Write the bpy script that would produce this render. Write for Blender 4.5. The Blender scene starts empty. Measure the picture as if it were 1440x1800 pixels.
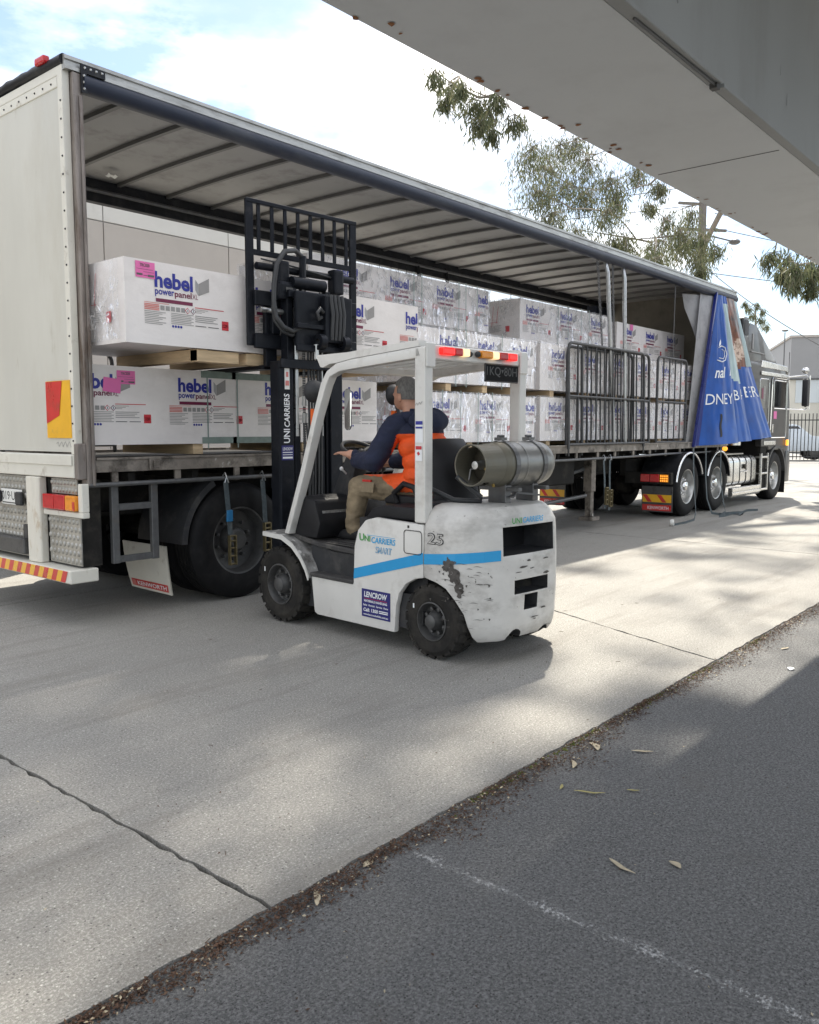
import bpy, bmesh, math, random
from mathutils import Vector, Matrix, noise
R = math.radians
rng = random.Random(7)
S = bpy.context.scene
COL = S.collection

# ---------------------------------------------------------------- camera
cam_d = bpy.data.cameras.new('camera')
cam = bpy.data.objects.new('camera', cam_d); COL.objects.link(cam)
cam.location = (0, 0, 1.5)
cam.rotation_euler = (R(90) - math.atan(144/1485), 0, R(40.3 - 90))
cam_d.sensor_fit = 'HORIZONTAL'; cam_d.sensor_width = 36; cam_d.lens = 36*1485/1440
cam_d.clip_start = 0.05; cam_d.clip_end = 2000
S.camera = cam

# ---------------------------------------------------------------- sky and sun
SUN = Vector((0.54, 0.29, 1.0)).normalized()
W = bpy.data.worlds.new('World'); S.world = W; W.use_nodes = True
wn = W.node_tree.nodes; wl = W.node_tree.links; wn.clear()
wo = wn.new('ShaderNodeOutputWorld'); bg = wn.new('ShaderNodeBackground')
sky = wn.new('ShaderNodeTexSky'); sky.sky_type = 'NISHITA'; sky.sun_disc = False
sky.sun_elevation = math.asin(SUN.z); sky.sun_rotation = math.atan2(SUN.x, SUN.y)
sky.air_density = 1.0; sky.dust_density = 1.3; sky.ozone_density = 1.5
tc = wn.new('ShaderNodeTexCoord'); mp = wn.new('ShaderNodeMapping'); mp.inputs['Scale'].default_value = (1.0, 1.0, 2.6)
mp.inputs['Location'].default_value = (15.65, 8.2, 20.9)
nz = wn.new('ShaderNodeTexNoise'); nz.inputs['Scale'].default_value = 2.3; nz.inputs['Detail'].default_value = 8; nz.inputs['Roughness'].default_value = 0.58
rp = wn.new('ShaderNodeValToRGB'); rp.color_ramp.elements[0].position = 0.39; rp.color_ramp.elements[1].position = 0.64
mx = wn.new('ShaderNodeMix'); mx.data_type = 'RGBA'
cl = wn.new('ShaderNodeTexNoise'); cl.inputs['Scale'].default_value = 5.0; cl.inputs['Detail'].default_value = 6
cr = wn.new('ShaderNodeValToRGB'); cr.color_ramp.elements[0].color = (2.9, 3.2, 3.5, 1); cr.color_ramp.elements[1].color = (11.0, 10.6, 10.0, 1)
cr.color_ramp.elements[0].position = 0.34; cr.color_ramp.elements[1].position = 0.54
wl.new(tc.outputs['Generated'], mp.inputs['Vector']); wl.new(mp.outputs['Vector'], nz.inputs['Vector']); wl.new(mp.outputs['Vector'], cl.inputs['Vector'])
wl.new(nz.outputs['Fac'], rp.inputs['Fac']); wl.new(rp.outputs['Color'], mx.inputs['Factor'])
wl.new(cl.outputs['Fac'], cr.inputs['Fac'])
tn = wn.new('ShaderNodeMix'); tn.data_type = 'RGBA'; tn.blend_type = 'MULTIPLY'; tn.inputs['Factor'].default_value = 1.0; tn.inputs['B'].default_value = (.72, .74, .76, 1)
wl.new(sky.outputs['Color'], tn.inputs['A']); wl.new(tn.outputs['Result'], mx.inputs['A']); wl.new(cr.outputs['Color'], mx.inputs['B'])
wl.new(mx.outputs['Result'], bg.inputs['Color']); bg.inputs['Strength'].default_value = 0.14
wl.new(bg.outputs['Background'], wo.inputs['Surface'])
sun_d = bpy.data.lights.new('sun', 'SUN'); sun_d.energy = 4.2; sun_d.angle = R(0.9); sun_d.color = (1.0, 0.93, 0.81)
sun = bpy.data.objects.new('sun', sun_d); COL.objects.link(sun); sun.location = (20, 18, 50)
sun.rotation_euler = (-SUN).to_track_quat('-Z', 'Y').to_euler()
S.view_settings.view_transform = 'Standard'; S.view_settings.look = 'None'
S.view_settings.exposure = 1.05; S.view_settings.gamma = 1.0
S.cycles.use_denoising = True
S.cycles.max_bounces = 8; S.cycles.transparent_max_bounces = 24

# ---------------------------------------------------------------- helpers
def V(*a): return Vector(a if len(a) > 1 else a[0])
def world_loc(o):
    p = Vector((0, 0, 0))
    while o is not None:
        p = p + Vector(o.location); o = o.parent
    return p
def tag(o, label=None, cat=None, group=None, kind=None):
    if label: o['label'] = label
    if cat: o['category'] = cat
    if group: o['group'] = group
    if kind: o['kind'] = kind
    return o
def thing(name, loc, label, cat, group=None):
    o = bpy.data.objects.new(name, None); COL.objects.link(o); o.location = loc
    o.empty_display_size = 0.1
    return tag(o, label, cat, group)
def copy_tree(o, parent=None):
    c = o.copy(); COL.objects.link(c)
    if parent is not None: c.parent = parent
    for ch in list(o.children): copy_tree(ch, c)
    return c

class MB:
    """collects shapes in world coordinates; build() links them as ONE mesh object"""
    def __init__(s): s.v = []; s.f = []; s.m = []
    def add(s, vs, fs, m=0):
        b = len(s.v); s.v.extend([tuple(p) for p in vs])
        for f in fs: s.f.append(tuple(b + i for i in f)); s.m.append(m)
        return s
    def box(s, x0, x1, y0, y1, z0, z1, m=0):
        if x1 < x0: x0, x1 = x1, x0
        if y1 < y0: y0, y1 = y1, y0
        if z1 < z0: z0, z1 = z1, z0
        return s.add([(x0,y0,z0),(x1,y0,z0),(x1,y1,z0),(x0,y1,z0),(x0,y0,z1),(x1,y0,z1),(x1,y1,z1),(x0,y1,z1)],
              [(3,2,1,0),(4,5,6,7),(0,1,5,4),(1,2,6,5),(2,3,7,6),(3,0,4,7)], m)
    def bar(s, a, b, w, h, m=0, up=(0,0,1)):
        """rectangular bar from a to b, w across, h along up"""
        a, b = V(a), V(b); d = (b - a).normalized(); u = V(up)
        if abs(d.dot(u)) > 0.98: u = V(0, 1, 0)
        r = d.cross(u).normalized(); u = r.cross(d).normalized()
        P = []
        for c in (a, b):
            for i, j in ((-1,-1),(1,-1),(1,1),(-1,1)): P.append(c + r*(i*w/2) + u*(j*h/2))
        return s.add(P, [(0,1,2,3),(7,6,5,4),(1,0,4,5),(2,1,5,6),(3,2,6,7),(0,3,7,4)], m)
    def tube(s, pts, r, n=10, m=0, cap=True):
        """round tube along a path; r a number or a list"""
        pts = [V(p) for p in pts]; k = len(pts)
        rs = r if isinstance(r, (list, tuple)) else [r]*k
        ds = []
        for i in range(k):
            d = (pts[min(i+1, k-1)] - pts[max(i-1, 0)])
            ds.append(d.normalized() if d.length > 1e-9 else V(0,0,1))
        u = ds[0].cross(V(0,0,1))
        if u.length < 0.1: u = ds[0].cross(V(0,1,0))
        u.normalize(); P = []
        for i in range(k):
            u = (u - ds[i]*u.dot(ds[i])); u.normalize(); w = ds[i].cross(u)
            for j in range(n):
                a = 2*math.pi*j/n; P.append(pts[i] + (u*math.cos(a) + w*math.sin(a))*rs[i])
        F = []
        for i in range(k-1):
            for j in range(n):
                a = i*n + j; b = i*n + (j+1) % n; F.append((a, b, b+n, a+n))
        if cap:
            F.append(tuple(range(n))[::-1]); F.append(tuple(range((k-1)*n, k*n)))
        return s.add(P, F, m)
    def lathe(s, prof, c, ax, n=32, m=0, close=False):
        """profile [(radius, along axis)] about c, axis ax"""
        c = V(c); ax = V(ax).normalized(); u = ax.cross(V(0,0,1))
        if u.length < 0.1: u = ax.cross(V(0,1,0))
        u.normalize(); w = ax.cross(u); P = []; k = len(prof)
        for (r, h) in prof:
            for j in range(n):
                a = 2*math.pi*j/n; P.append(c + ax*h + (u*math.cos(a) + w*math.sin(a))*max(r, 1e-4))
        F = []
        for i in range(k if close else k-1):
            for j in range(n):
                a = i*n + j; b = i*n + (j+1) % n; i2 = ((i+1) % k)*n
                F.append((a, b, i2 + (j+1) % n, i2 + j))
        return s.add(P, F, m)
    def prism(s, poly, ax, lo, hi, m=0):
        """polygon in the plane normal to ax ('x','y','z') extruded from lo to hi"""
        n = len(poly)
        def mk(a, b, t): return {'x': (t, a, b), 'y': (a, t, b), 'z': (a, b, t)}[ax]
        P = [mk(a, b, lo) for a, b in poly] + [mk(a, b, hi) for a, b in poly]
        F = [tuple(range(n))[::-1], tuple(range(n, 2*n))]
        for i in range(n): j = (i+1) % n; F.append((i, j, n+j, n+i))
        return s.add(P, F, m)
    def quad(s, a, b, c, d, m=0): return s.add([a, b, c, d], [(0,1,2,3)], m)
    def poly(s, pts, m=0): return s.add(pts, [tuple(range(len(pts)))], m)
    def grid(s, fn, nu, nv, m=0, mf=None):
        P = [fn(i/nu, j/nv) for j in range(nv+1) for i in range(nu+1)]; b = len(s.v); s.v.extend([tuple(p) for p in P])
        for j in range(nv):
            for i in range(nu):
                a = b + j*(nu+1) + i; s.f.append((a, a+1, a+nu+2, a+nu+1)); s.m.append(mf((i+.5)/nu, (j+.5)/nv) if mf else m)
        return s
    def dome(s, c, nrm, r, h, n=6, m=0, ry=None, up=(0,0,1)):
        c = V(c); nrm = V(nrm).normalized(); u = V(up).cross(nrm)
        if u.length < .1: u = V(1,0,0).cross(nrm)
        u.normalize(); w = nrm.cross(u); ry = ry or r
        P = [c + u*(math.cos(2*math.pi*j/n)*r) + w*(math.sin(2*math.pi*j/n)*ry) for j in range(n)]
        P += [c + nrm*h*.8 + u*(math.cos(2*math.pi*j/n)*r*.6) + w*(math.sin(2*math.pi*j/n)*ry*.6) for j in range(n)] + [c + nrm*h]
        F = [(j, (j+1) % n, n+(j+1) % n, n+j) for j in range(n)] + [(n+j, n+(j+1) % n, 2*n) for j in range(n)]
        return s.add(P, F, m)
    def sphere(s, c, r, n=10, m=0, sc=(1,1,1)):
        c = V(c); k = max(4, n//2+1); P = []; F = []
        for i in range(k+1):
            t = math.pi*i/k
            for j in range(n):
                a = 2*math.pi*j/n
                P.append(c + V(math.sin(t)*math.cos(a)*r*sc[0], math.sin(t)*math.sin(a)*r*sc[1], math.cos(t)*r*sc[2]))
        for i in range(k):
            for j in range(n): F.append((i*n+j, (i+1)*n+j, (i+1)*n+(j+1) % n, i*n+(j+1) % n))
        return s.add(P, F, m)
    def text(s, body, o, u, v, w, h, m=0, bold=0.0, shear=0.0, fn=None):
        """flat lettering filling a w x h box whose lower left corner is o"""
        P, F = text_geo(body, bold, shear); o, u, v = V(o), V(u), V(v)
        if fn: return s.add([fn(p[0]*w, p[1]*h) for p in P], F, m)
        return s.add([o + u*(p[0]*w) + v*(p[1]*h) for p in P], F, m)
    def build(s, name, mats, parent=None, at=None, bevel=0, seg=1, smooth=None, weld=False):
        if not isinstance(mats, (list, tuple)): mats = [mats]
        base = Vector(at) if at is not None else (world_loc(parent) if parent is not None else Vector((0,0,0)))
        me = bpy.data.meshes.new(name)
        sh = base
        me.from_pydata([(p[0]-sh.x, p[1]-sh.y, p[2]-sh.z) for p in s.v], [], s.f)
        for mt in mats: me.materials.append(MATS[mt] if isinstance(mt, str) else mt)
        if len(mats) > 1: me.polygons.foreach_set('material_index', s.m)
        if bevel or weld:
            bm = bmesh.new(); bm.from_mesh(me)
            if weld: bmesh.ops.remove_doubles(bm, verts=bm.verts, dist=1e-4)
            bmesh.ops.recalc_face_normals(bm, faces=bm.faces)
            if bevel:
                es = [e for e in bm.edges if len(e.link_faces) == 2 and e.calc_face_angle(0) > 0.5]
                bmesh.ops.bevel(bm, geom=es, offset=bevel, segments=seg, affect='EDGES', profile=0.6, clamp_overlap=True)
            bm.to_mesh(me); bm.free()
        if smooth is not None:
            me.polygons.foreach_set('use_smooth', [True]*len(me.polygons)); me.set_sharp_from_angle(angle=R(smooth))
        me.update()
        o = bpy.data.objects.new(name, me); COL.objects.link(o)
        if parent is not None:
            o.parent = parent; o.location = base - world_loc(parent)
        elif at is not None: o.location = base
        return o
_tx = {}
def text_geo(body, bold=0.0, shear=0.0):
    key = (body, bold, shear)
    if key in _tx: return _tx[key]
    c = bpy.data.curves.new('lettering', 'FONT'); c.body = body; c.size = 1; c.offset = bold; c.shear = shear; c.resolution_u = 3
    o = bpy.data.objects.new('lettering', c); COL.objects.link(o)
    dg = bpy.context.evaluated_depsgraph_get(); me = bpy.data.meshes.new_from_object(o.evaluated_get(dg))
    P = [tuple(v.co) for v in me.vertices]; F = [tuple(p.vertices) for p in me.polygons]
    bpy.data.objects.remove(o); bpy.data.curves.remove(c); bpy.data.meshes.remove(me)
    x0 = min(p[0] for p in P); x1 = max(p[0] for p in P); y0 = min(p[1] for p in P); y1 = max(p[1] for p in P)
    P = [((p[0]-x0)/(x1-x0), (p[1]-y0)/(y1-y0)) for p in P]
    _tx[key] = (P, F); return _tx[key]
def arc(cx, cy, r, a0, a1, n):
    return [(cx + r*math.cos(R(a0 + (a1-a0)*i/n)), cy + r*math.sin(R(a0 + (a1-a0)*i/n))) for i in range(n+1)]
def rrect(x0, x1, y0, y1, r, n=4):
    P = []
    for cx, cy, a in ((x1-r, y0+r, -90), (x1-r, y1-r, 0), (x0+r, y1-r, 90), (x0+r, y0+r, 180)): P += arc(cx, cy, r, a, a+90, n)
    return P
def bez(p0, p1, p2, n=8):
    p0, p1, p2 = V(p0), V(p1), V(p2)
    return [p0*(1-t)**2 + p1*2*t*(1-t) + p2*t*t for t in [i/n for i in range(n+1)]]

# ---------------------------------------------------------------- materials
MATS = {}
def M(name, col, rough=.5, metal=0.0, var=.12, vs=6.0, bump=0.0, bs=60.0, dirt=None, ds=3.0, dt=(.5,.7), stretch=(1,1,1), coat=0.0, dirt2=None, d2s=12.0, d2t=(.6,.66), emit=None, trans=0.0, spec=.5, rvar=.1):
    m = bpy.data.materials.new(name); m.use_nodes = True; MATS[name] = m
    n = m.node_tree.nodes; l = m.node_tree.links; b = n['Principled BSDF']
    t = n.new('ShaderNodeTexCoord'); mp = n.new('ShaderNodeMapping'); mp.inputs['Scale'].default_value = stretch
    l.new(t.outputs['Object'], mp.inputs['Vector'])
    def nse(sc, det=5.0, ro=.6):
        q = n.new('ShaderNodeTexNoise'); q.inputs['Scale'].default_value = sc; q.inputs['Detail'].default_value = det; q.inputs['Roughness'].default_value = ro
        l.new(mp.outputs['Vector'], q.inputs['Vector']); return q
    def ramp(src, a, c):
        q = n.new('ShaderNodeMapRange'); q.inputs['From Min'].default_value = a; q.inputs['From Max'].default_value = c; q.clamp = True
        l.new(src, q.inputs['Value']); return q.outputs['Result']
    def mix(fac, A, B):
        q = n.new('ShaderNodeMix'); q.data_type = 'RGBA'; l.new(fac, q.inputs['Factor'])
        for s_, i in ((A, 'A'), (B, 'B')):
            if isinstance(s_, tuple): q.inputs[i].default_value = (*s_, 1)
            else: l.new(s_, q.inputs[i])
        return q.outputs['Result']
    n1 = nse(vs)
    lo = tuple(max(0, x*(1-var)) for x in col); hi = tuple(min(1, x*(1+var)) for x in col)
    c = mix(ramp(n1.outputs['Fac'], .3, .7), lo, hi)
    if dirt: c = mix(ramp(nse(ds, 8, .68).outputs['Fac'], *dt), c, dirt)
    if dirt2: c = mix(ramp(nse(d2s, 6, .6).outputs['Fac'], *d2t), c, dirt2)
    l.new(c, b.inputs['Base Color'])
    r_ = n.new('ShaderNodeMapRange'); r_.inputs['To Min'].default_value = max(0.02, rough-rvar); r_.inputs['To Max'].default_value = min(1, rough+rvar)
    l.new(n1.outputs['Fac'], r_.inputs['Value']); l.new(r_.outputs['Result'], b.inputs['Roughness'])
    b.inputs['Metallic'].default_value = metal; b.inputs['Coat Weight'].default_value = coat; b.inputs['Specular IOR Level'].default_value = spec
    b.inputs['Transmission Weight'].default_value = trans
    if bump:
        q = n.new('ShaderNodeBump'); q.inputs['Strength'].default_value = bump; q.inputs['Distance'].default_value = .01
        l.new(nse(bs, 4).outputs['Fac'], q.inputs['Height']); l.new(q.outputs['Normal'], b.inputs['Normal'])
    if emit: b.inputs['Emission Color'].default_value = (*emit[0], 1); b.inputs['Emission Strength'].default_value = emit[1]
    return m
GR = (.09,.08,.07)
M('white_panel', (.56,.55,.495), .38, var=.06, vs=2, dirt=(.46,.43,.36), ds=1.6, dt=(.5,.85), stretch=(1,1,.3), dirt2=(.40,.37,.30), d2s=7, d2t=(.64,.8), bump=.12, bs=3)
M('white_trim', (.66,.64,.57), .45, var=.06, vs=5, dirt=(.28,.23,.17), ds=4, dt=(.58,.75), bump=.1, bs=30)
M('rusty_white', (.68,.65,.57), .5, var=.06, dirt=(.36,.22,.09), ds=3.2, dt=(.54,.72), stretch=(2,2,.8))
M('post_steel', (.24,.21,.19), .5, metal=.35, var=.25, vs=7, dirt=(.09,.055,.035), ds=5, dt=(.48,.66), stretch=(2,2,.4), bump=.15, bs=25)
M('galv', (.12,.122,.124), .4, metal=.35, var=.18, vs=20, dirt=(.14,.12,.10), ds=7, dt=(.55,.75))
M('galv_bright', (.45,.46,.46), .3, metal=.85, var=.12, vs=20)
M('coaming', (.26,.23,.20), .55, metal=.4, var=.25, vs=9, dirt=(.07,.06,.05), ds=6, dt=(.48,.65), dirt2=(.5,.48,.44), d2s=9, d2t=(.64,.68), bump=.2, bs=30)
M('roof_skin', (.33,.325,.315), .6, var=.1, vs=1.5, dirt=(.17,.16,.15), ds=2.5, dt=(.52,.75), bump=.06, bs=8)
M('roof_bow', (.14,.138,.135), .5, metal=.3, var=.1)
M('rail_alu', (.42,.42,.40), .4, metal=.5, var=.12, vs=12, dirt=(.2,.19,.17), ds=8, stretch=(.3,1,1))
M('navy_track', (.022,.028,.045), .42, var=.15, vs=4, dirt=(.06,.065,.075), ds=3, stretch=(.3,1,1), spec=0.3)
M('black_steel', (.018,.019,.022), .45, metal=.2, var=.25, vs=10, dirt=(.05,.05,.05), ds=6, dt=(.5,.75), spec=0.25)
M('mast_black', (.012,.014,.019), .4, metal=.3, var=.2, vs=14, dirt=(.035,.035,.04), ds=9, dt=(.55,.8), bump=.08, bs=60, spec=0.2)
M('chassis', (.022,.021,.020), .7, var=.3, vs=6, dirt=(.06,.055,.045), ds=3, spec=0.1)
M('rubber', (.020,.019,.018), .8, var=.25, vs=14, dirt=(.055,.05,.043), ds=5, dt=(.45,.75), bump=.12, bs=50, spec=0.2)
M('rubber_clean', (.011,.011,.012), .6, var=.2, vs=10, dirt=(.022,.021,.02), ds=5, spec=0.15)
M('rim_grey', (.09,.09,.09), .5, metal=.4, var=.2, vs=12, dirt=(.035,.032,.03), ds=6)
M('rim_alloy', (.52,.52,.51), .32, metal=.9, var=.08, vs=10, dirt=(.2,.19,.18), ds=8, dt=(.55,.8))
M('chrome', (.78,.78,.78), .1, metal=1.0, var=.04)
M('tank_alu', (.74,.73,.70), .26, metal=.9, var=.06, vs=5, dirt=(.35,.33,.3), ds=4, dt=(.6,.9))
M('truck_grey', (.032,.031,.031), .35, metal=.0, var=.08, vs=3, coat=.35, dirt=(.055,.052,.048), ds=2.5, dt=(.58,.85), spec=0.4)
M('dark_glass', (.012,.014,.016), .06, var=.05, spec=.8)
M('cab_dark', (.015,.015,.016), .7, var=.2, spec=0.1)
M('red_lens', (.50,.012,.016), .22, var=.12, vs=30, spec=.6)
M('red_lens_lit', (.75,.02,.02), .2, emit=((1,.02,.015), .55))
M('amber_lens', (.80,.28,.015), .22, var=.12, vs=30, spec=.6)
M('amber_lit', (.9,.4,.04), .2, emit=((1,.38,.04), .8))
M('clear_lit', (.9,.8,.55), .2, emit=((1,.62,.28), .5))
M('clear_lens', (.6,.58,.52), .15, var=.1)
M('marker_red', (.58,.03,.025), .3, var=.08, dirt=(.4,.05,.03), ds=8)
M('marker_yellow', (.80,.43,.02), .3, var=.06, dirt=(.5,.3,.06), ds=9, dt=(.6,.8))
M('plate_white', (.75,.75,.72), .35, var=.04)
M('ink_black', (.015,.015,.018), .5, var=.1)
M('treadplate', (.42,.41,.38), .38, metal=.7, var=.15, vs=8, dirt=(.2,.18,.15), ds=4, dt=(.5,.75))
M('curtain_blue', (.001,.068,.33), .34, var=.2, vs=2.5, coat=.08, dirt=(.006,.03,.16), ds=3, dt=(.55,.8))
M('curtain_navy', (.012,.022,.16), .3, var=.15, vs=4, coat=.2)
M('curtain_pale', (.36,.47,.48), .32, var=.06, coat=.2)
M('curtain_brown', (.16,.055,.025), .35, var=.5, vs=5, coat=.2, dirt=(.03,.018,.012), ds=3, dt=(.5,.62))
M('curtain_bread', (.55,.42,.33), .35, var=.2, vs=12, coat=.2, dirt=(.2,.12,.08), ds=14, dt=(.5,.6))
M('curtain_grey', (.36,.36,.37), .5, var=.12, vs=3, dirt=(.24,.24,.25), ds=5, bump=.1, bs=12)
M('print_white', (.78,.80,.82), .4, var=.04)
M('bulkhead', (.22,.20,.165), .65, var=.14, vs=2, dirt=(.13,.12,.10), ds=2.5, bump=.25, bs=5)
M('pack_white', (.77,.735,.72), .38, var=.06, vs=3, bump=.5, bs=4.5, stretch=(1,1,1.8), dirt=(.62,.585,.565), ds=2.2, dt=(.5,.8))
M('pack_grey', (.30,.29,.285), .6, var=.12, vs=5)
M('print_blue', (.018,.025,.28), .4, var=.04)
M('print_maroon', (.16,.012,.055), .4, var=.04)
M('print_red', (.52,.02,.035), .4, var=.04)
M('print_pink', (.62,.20,.18), .45, var=.05)
M('print_grey', (.30,.295,.29), .5, var=.06)
M('print_dark', (.10,.10,.10), .5, var=.15, vs=25)
M('pink_label', (.75,.16,.42), .5, var=.05)
M('gate_steel', (.055,.056,.058), .38, metal=.3, var=.2, vs=20, dirt=(.10,.095,.09), ds=9, dt=(.58,.75))
M('strap_green', (.22,.29,.27), .35, var=.1, vs=20)
M('board_green', (.20,.26,.235), .6, var=.2, vs=12)
M('timber', (.60,.45,.28), .75, var=.22, vs=5, stretch=(.6,.6,6), bump=.2, bs=30)
M('timber_end', (.34,.21,.11), .8, var=.2, vs=8)
M('fl_white', (.66,.65,.62), .36, var=.05, vs=4, dirt=(.40,.37,.33), ds=3, dt=(.56,.8))
M('fl_counter', (.58,.57,.545), .45, var=.1, vs=4, dirt=(.24,.225,.205), ds=2.6, dt=(.5,.80), dirt2=(.12,.11,.10), d2s=24, d2t=(.68,.72), stretch=(1,1,1.7), bump=.06, bs=25)
M('fl_scuffed', (.30,.295,.285), .5, var=.25, vs=9, dirt=(.09,.085,.08), ds=8, dt=(.45,.65), dirt2=(.6,.59,.57), d2s=14, d2t=(.6,.66))
M('scar', (.075,.068,.062), .7, var=.3, vs=20)
M('fl_blue', (.015,.30,.62), .38, var=.05, dirt=(.05,.25,.45), ds=8, dt=(.62,.85))
M('logo_green', (.045,.30,.06), .4, var=.05)
M('logo_sky', (.03,.36,.68), .4, var=.05)
M('sign_navy', (.018,.018,.15), .4, var=.05)
M('fl_dark', (.032,.033,.036), .55, var=.18, vs=10, dirt=(.085,.08,.075), ds=6, dt=(.5,.8), bump=.1, bs=70, spec=0.3)
M('fl_mat', (.06,.058,.058), .75, var=.2, vs=12, dirt=(.12,.115,.105), ds=5, bump=.3, bs=80, spec=0.2)
M('seat_vinyl', (.014,.014,.016), .5, var=.2, vs=8, bump=.06, bs=40, spec=0.25)
M('hose', (.03,.032,.035), .5, var=.2, vs=20)
M('gas_olive', (.135,.128,.10), .45, metal=.2, var=.12, vs=5, dirt=(.12,.105,.07), ds=5)
M('gas_steel', (.23,.23,.22), .36, metal=.6, var=.12, vs=5, dirt=(.13,.12,.10), ds=5, dt=(.5,.8))
M('gas_dark', (.08,.072,.055), .5, metal=.5, var=.2, dirt=(.03,.028,.025), ds=7)
M('brass', (.55,.40,.14), .3, metal=.9, var=.1)
M('orange_plastic', (.72,.12,.01), .35, var=.08)
M('mirror', (.75,.76,.77), .06, metal=1.0, var=.03)
M('navy_cloth', (.013,.018,.045), .85, var=.25, vs=9, bump=.8, bs=15, stretch=(1,1,1.8))
M('orange_cloth', (.80,.09,.008), .7, var=.16, vs=9, bump=.9, bs=13, stretch=(1,1,1.6))
M('khaki', (.23,.18,.115), .85, var=.18, vs=8, dirt=(.14,.11,.07), ds=5, bump=.9, bs=14, stretch=(1,1,1.5))
M('skin', (.56,.30,.21), .5, var=.1, vs=18, bump=.05, bs=90)
M('hair_grey', (.16,.155,.15), .8, var=.4, vs=70, bump=.5, bs=90, stretch=(1,1,.4))
M('shoe', (.016,.016,.018), .6, var=.2)
M('wall_pale', (.56,.545,.515), .75, var=.05, vs=1.2, dirt=(.46,.44,.41), ds=.7, dt=(.55,.8))
M('wall_taupe', (.40,.365,.335), .75, var=.05, vs=1.2, dirt=(.33,.30,.27), ds=.8, dt=(.55,.8))
M('bldg_grey', (.27,.27,.275), .7, var=.05, vs=.6)
M('bldg_beige', (.55,.53,.47), .7, var=.05, vs=.6)
M('bldg_window', (.50,.54,.56), .2, var=.05, vs=.5)
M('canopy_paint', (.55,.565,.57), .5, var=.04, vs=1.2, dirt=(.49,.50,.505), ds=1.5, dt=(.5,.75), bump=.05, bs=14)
M('canopy_shaded', (.25,.255,.25), .5, var=.06, vs=1.0, dirt=(.20,.20,.19), ds=1.6, dt=(.5,.75), stretch=(1,1,.3))  # shade of the inner face put into its colour, darker than the soffit paint
M('rust', (.24,.10,.035), .8, var=.3, vs=20)
M('fence_black', (.014,.015,.017), .5, var=.15)
M('car_white', (.62,.68,.74), .25, var=.03, coat=.5)
M('pole_wood', (.17,.155,.14), .85, var=.25, vs=6, stretch=(4,4,.3), bump=.4, bs=12)
M('wire', (.03,.03,.032), .6)
M('bark', (.22,.19,.16), .85, var=.3, vs=4, stretch=(3,3,.5), bump=.4, bs=10)
M('litter', (.085,.046,.028), .9, var=.5, vs=40, dirt=(.17,.12,.08), ds=30, dt=(.55,.7))
M('dry_leaf', (.50,.43,.30), .7, var=.25, vs=30, dirt=(.33,.22,.12), ds=20, dt=(.55,.7))
M('leaf_yellow', (.42,.37,.14), .65, var=.2, vs=30)
M('moss', (.12,.15,.03), .95, var=.3, vs=40)
M('strap_web', (.055,.075,.085), .7, var=.25, vs=30, dirt=(.12,.13,.13), ds=12, bump=.2, bs=120)
M('strap_blue', (.012,.16,.36), .5, var=.1)
M('ratchet', (.20,.165,.09), .4, metal=.7, var=.25, vs=30)

def leaf_mat(name, c1, c2, c3):
    m = bpy.data.materials.new(name); m.use_nodes = True; MATS[name] = m
    n = m.node_tree.nodes; l = m.node_tree.links; b = n['Principled BSDF']
    g = n.new('ShaderNodeNewGeometry'); r = n.new('ShaderNodeValToRGB'); r.color_ramp.elements[0].color = (*c1, 1); r.color_ramp.elements[1].color = (*c3, 1)
    e = r.color_ramp.elements.new(.5); e.color = (*c2, 1)
    l.new(g.outputs['Random Per Island'], r.inputs['Fac']); l.new(r.outputs['Color'], b.inputs['Base Color']); b.inputs['Roughness'].default_value = .5
    tr = n.new('ShaderNodeBsdfTranslucent'); l.new(r.outputs['Color'], tr.inputs['Color']); mx = n.new('ShaderNodeMixShader'); mx.inputs['Fac'].default_value = .48
    o = n['Material Output']; l.new(b.outputs['BSDF'], mx.inputs[1]); l.new(tr.outputs['BSDF'], mx.inputs[2]); l.new(mx.outputs['Shader'], o.inputs['Surface'])
leaf_mat('gum_leaf', (.07,.09,.045), (.12,.135,.07), (.19,.18,.10))
leaf_mat('gum_leaf_dark', (.05,.068,.035), (.085,.10,.055), (.14,.14,.075))

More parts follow.
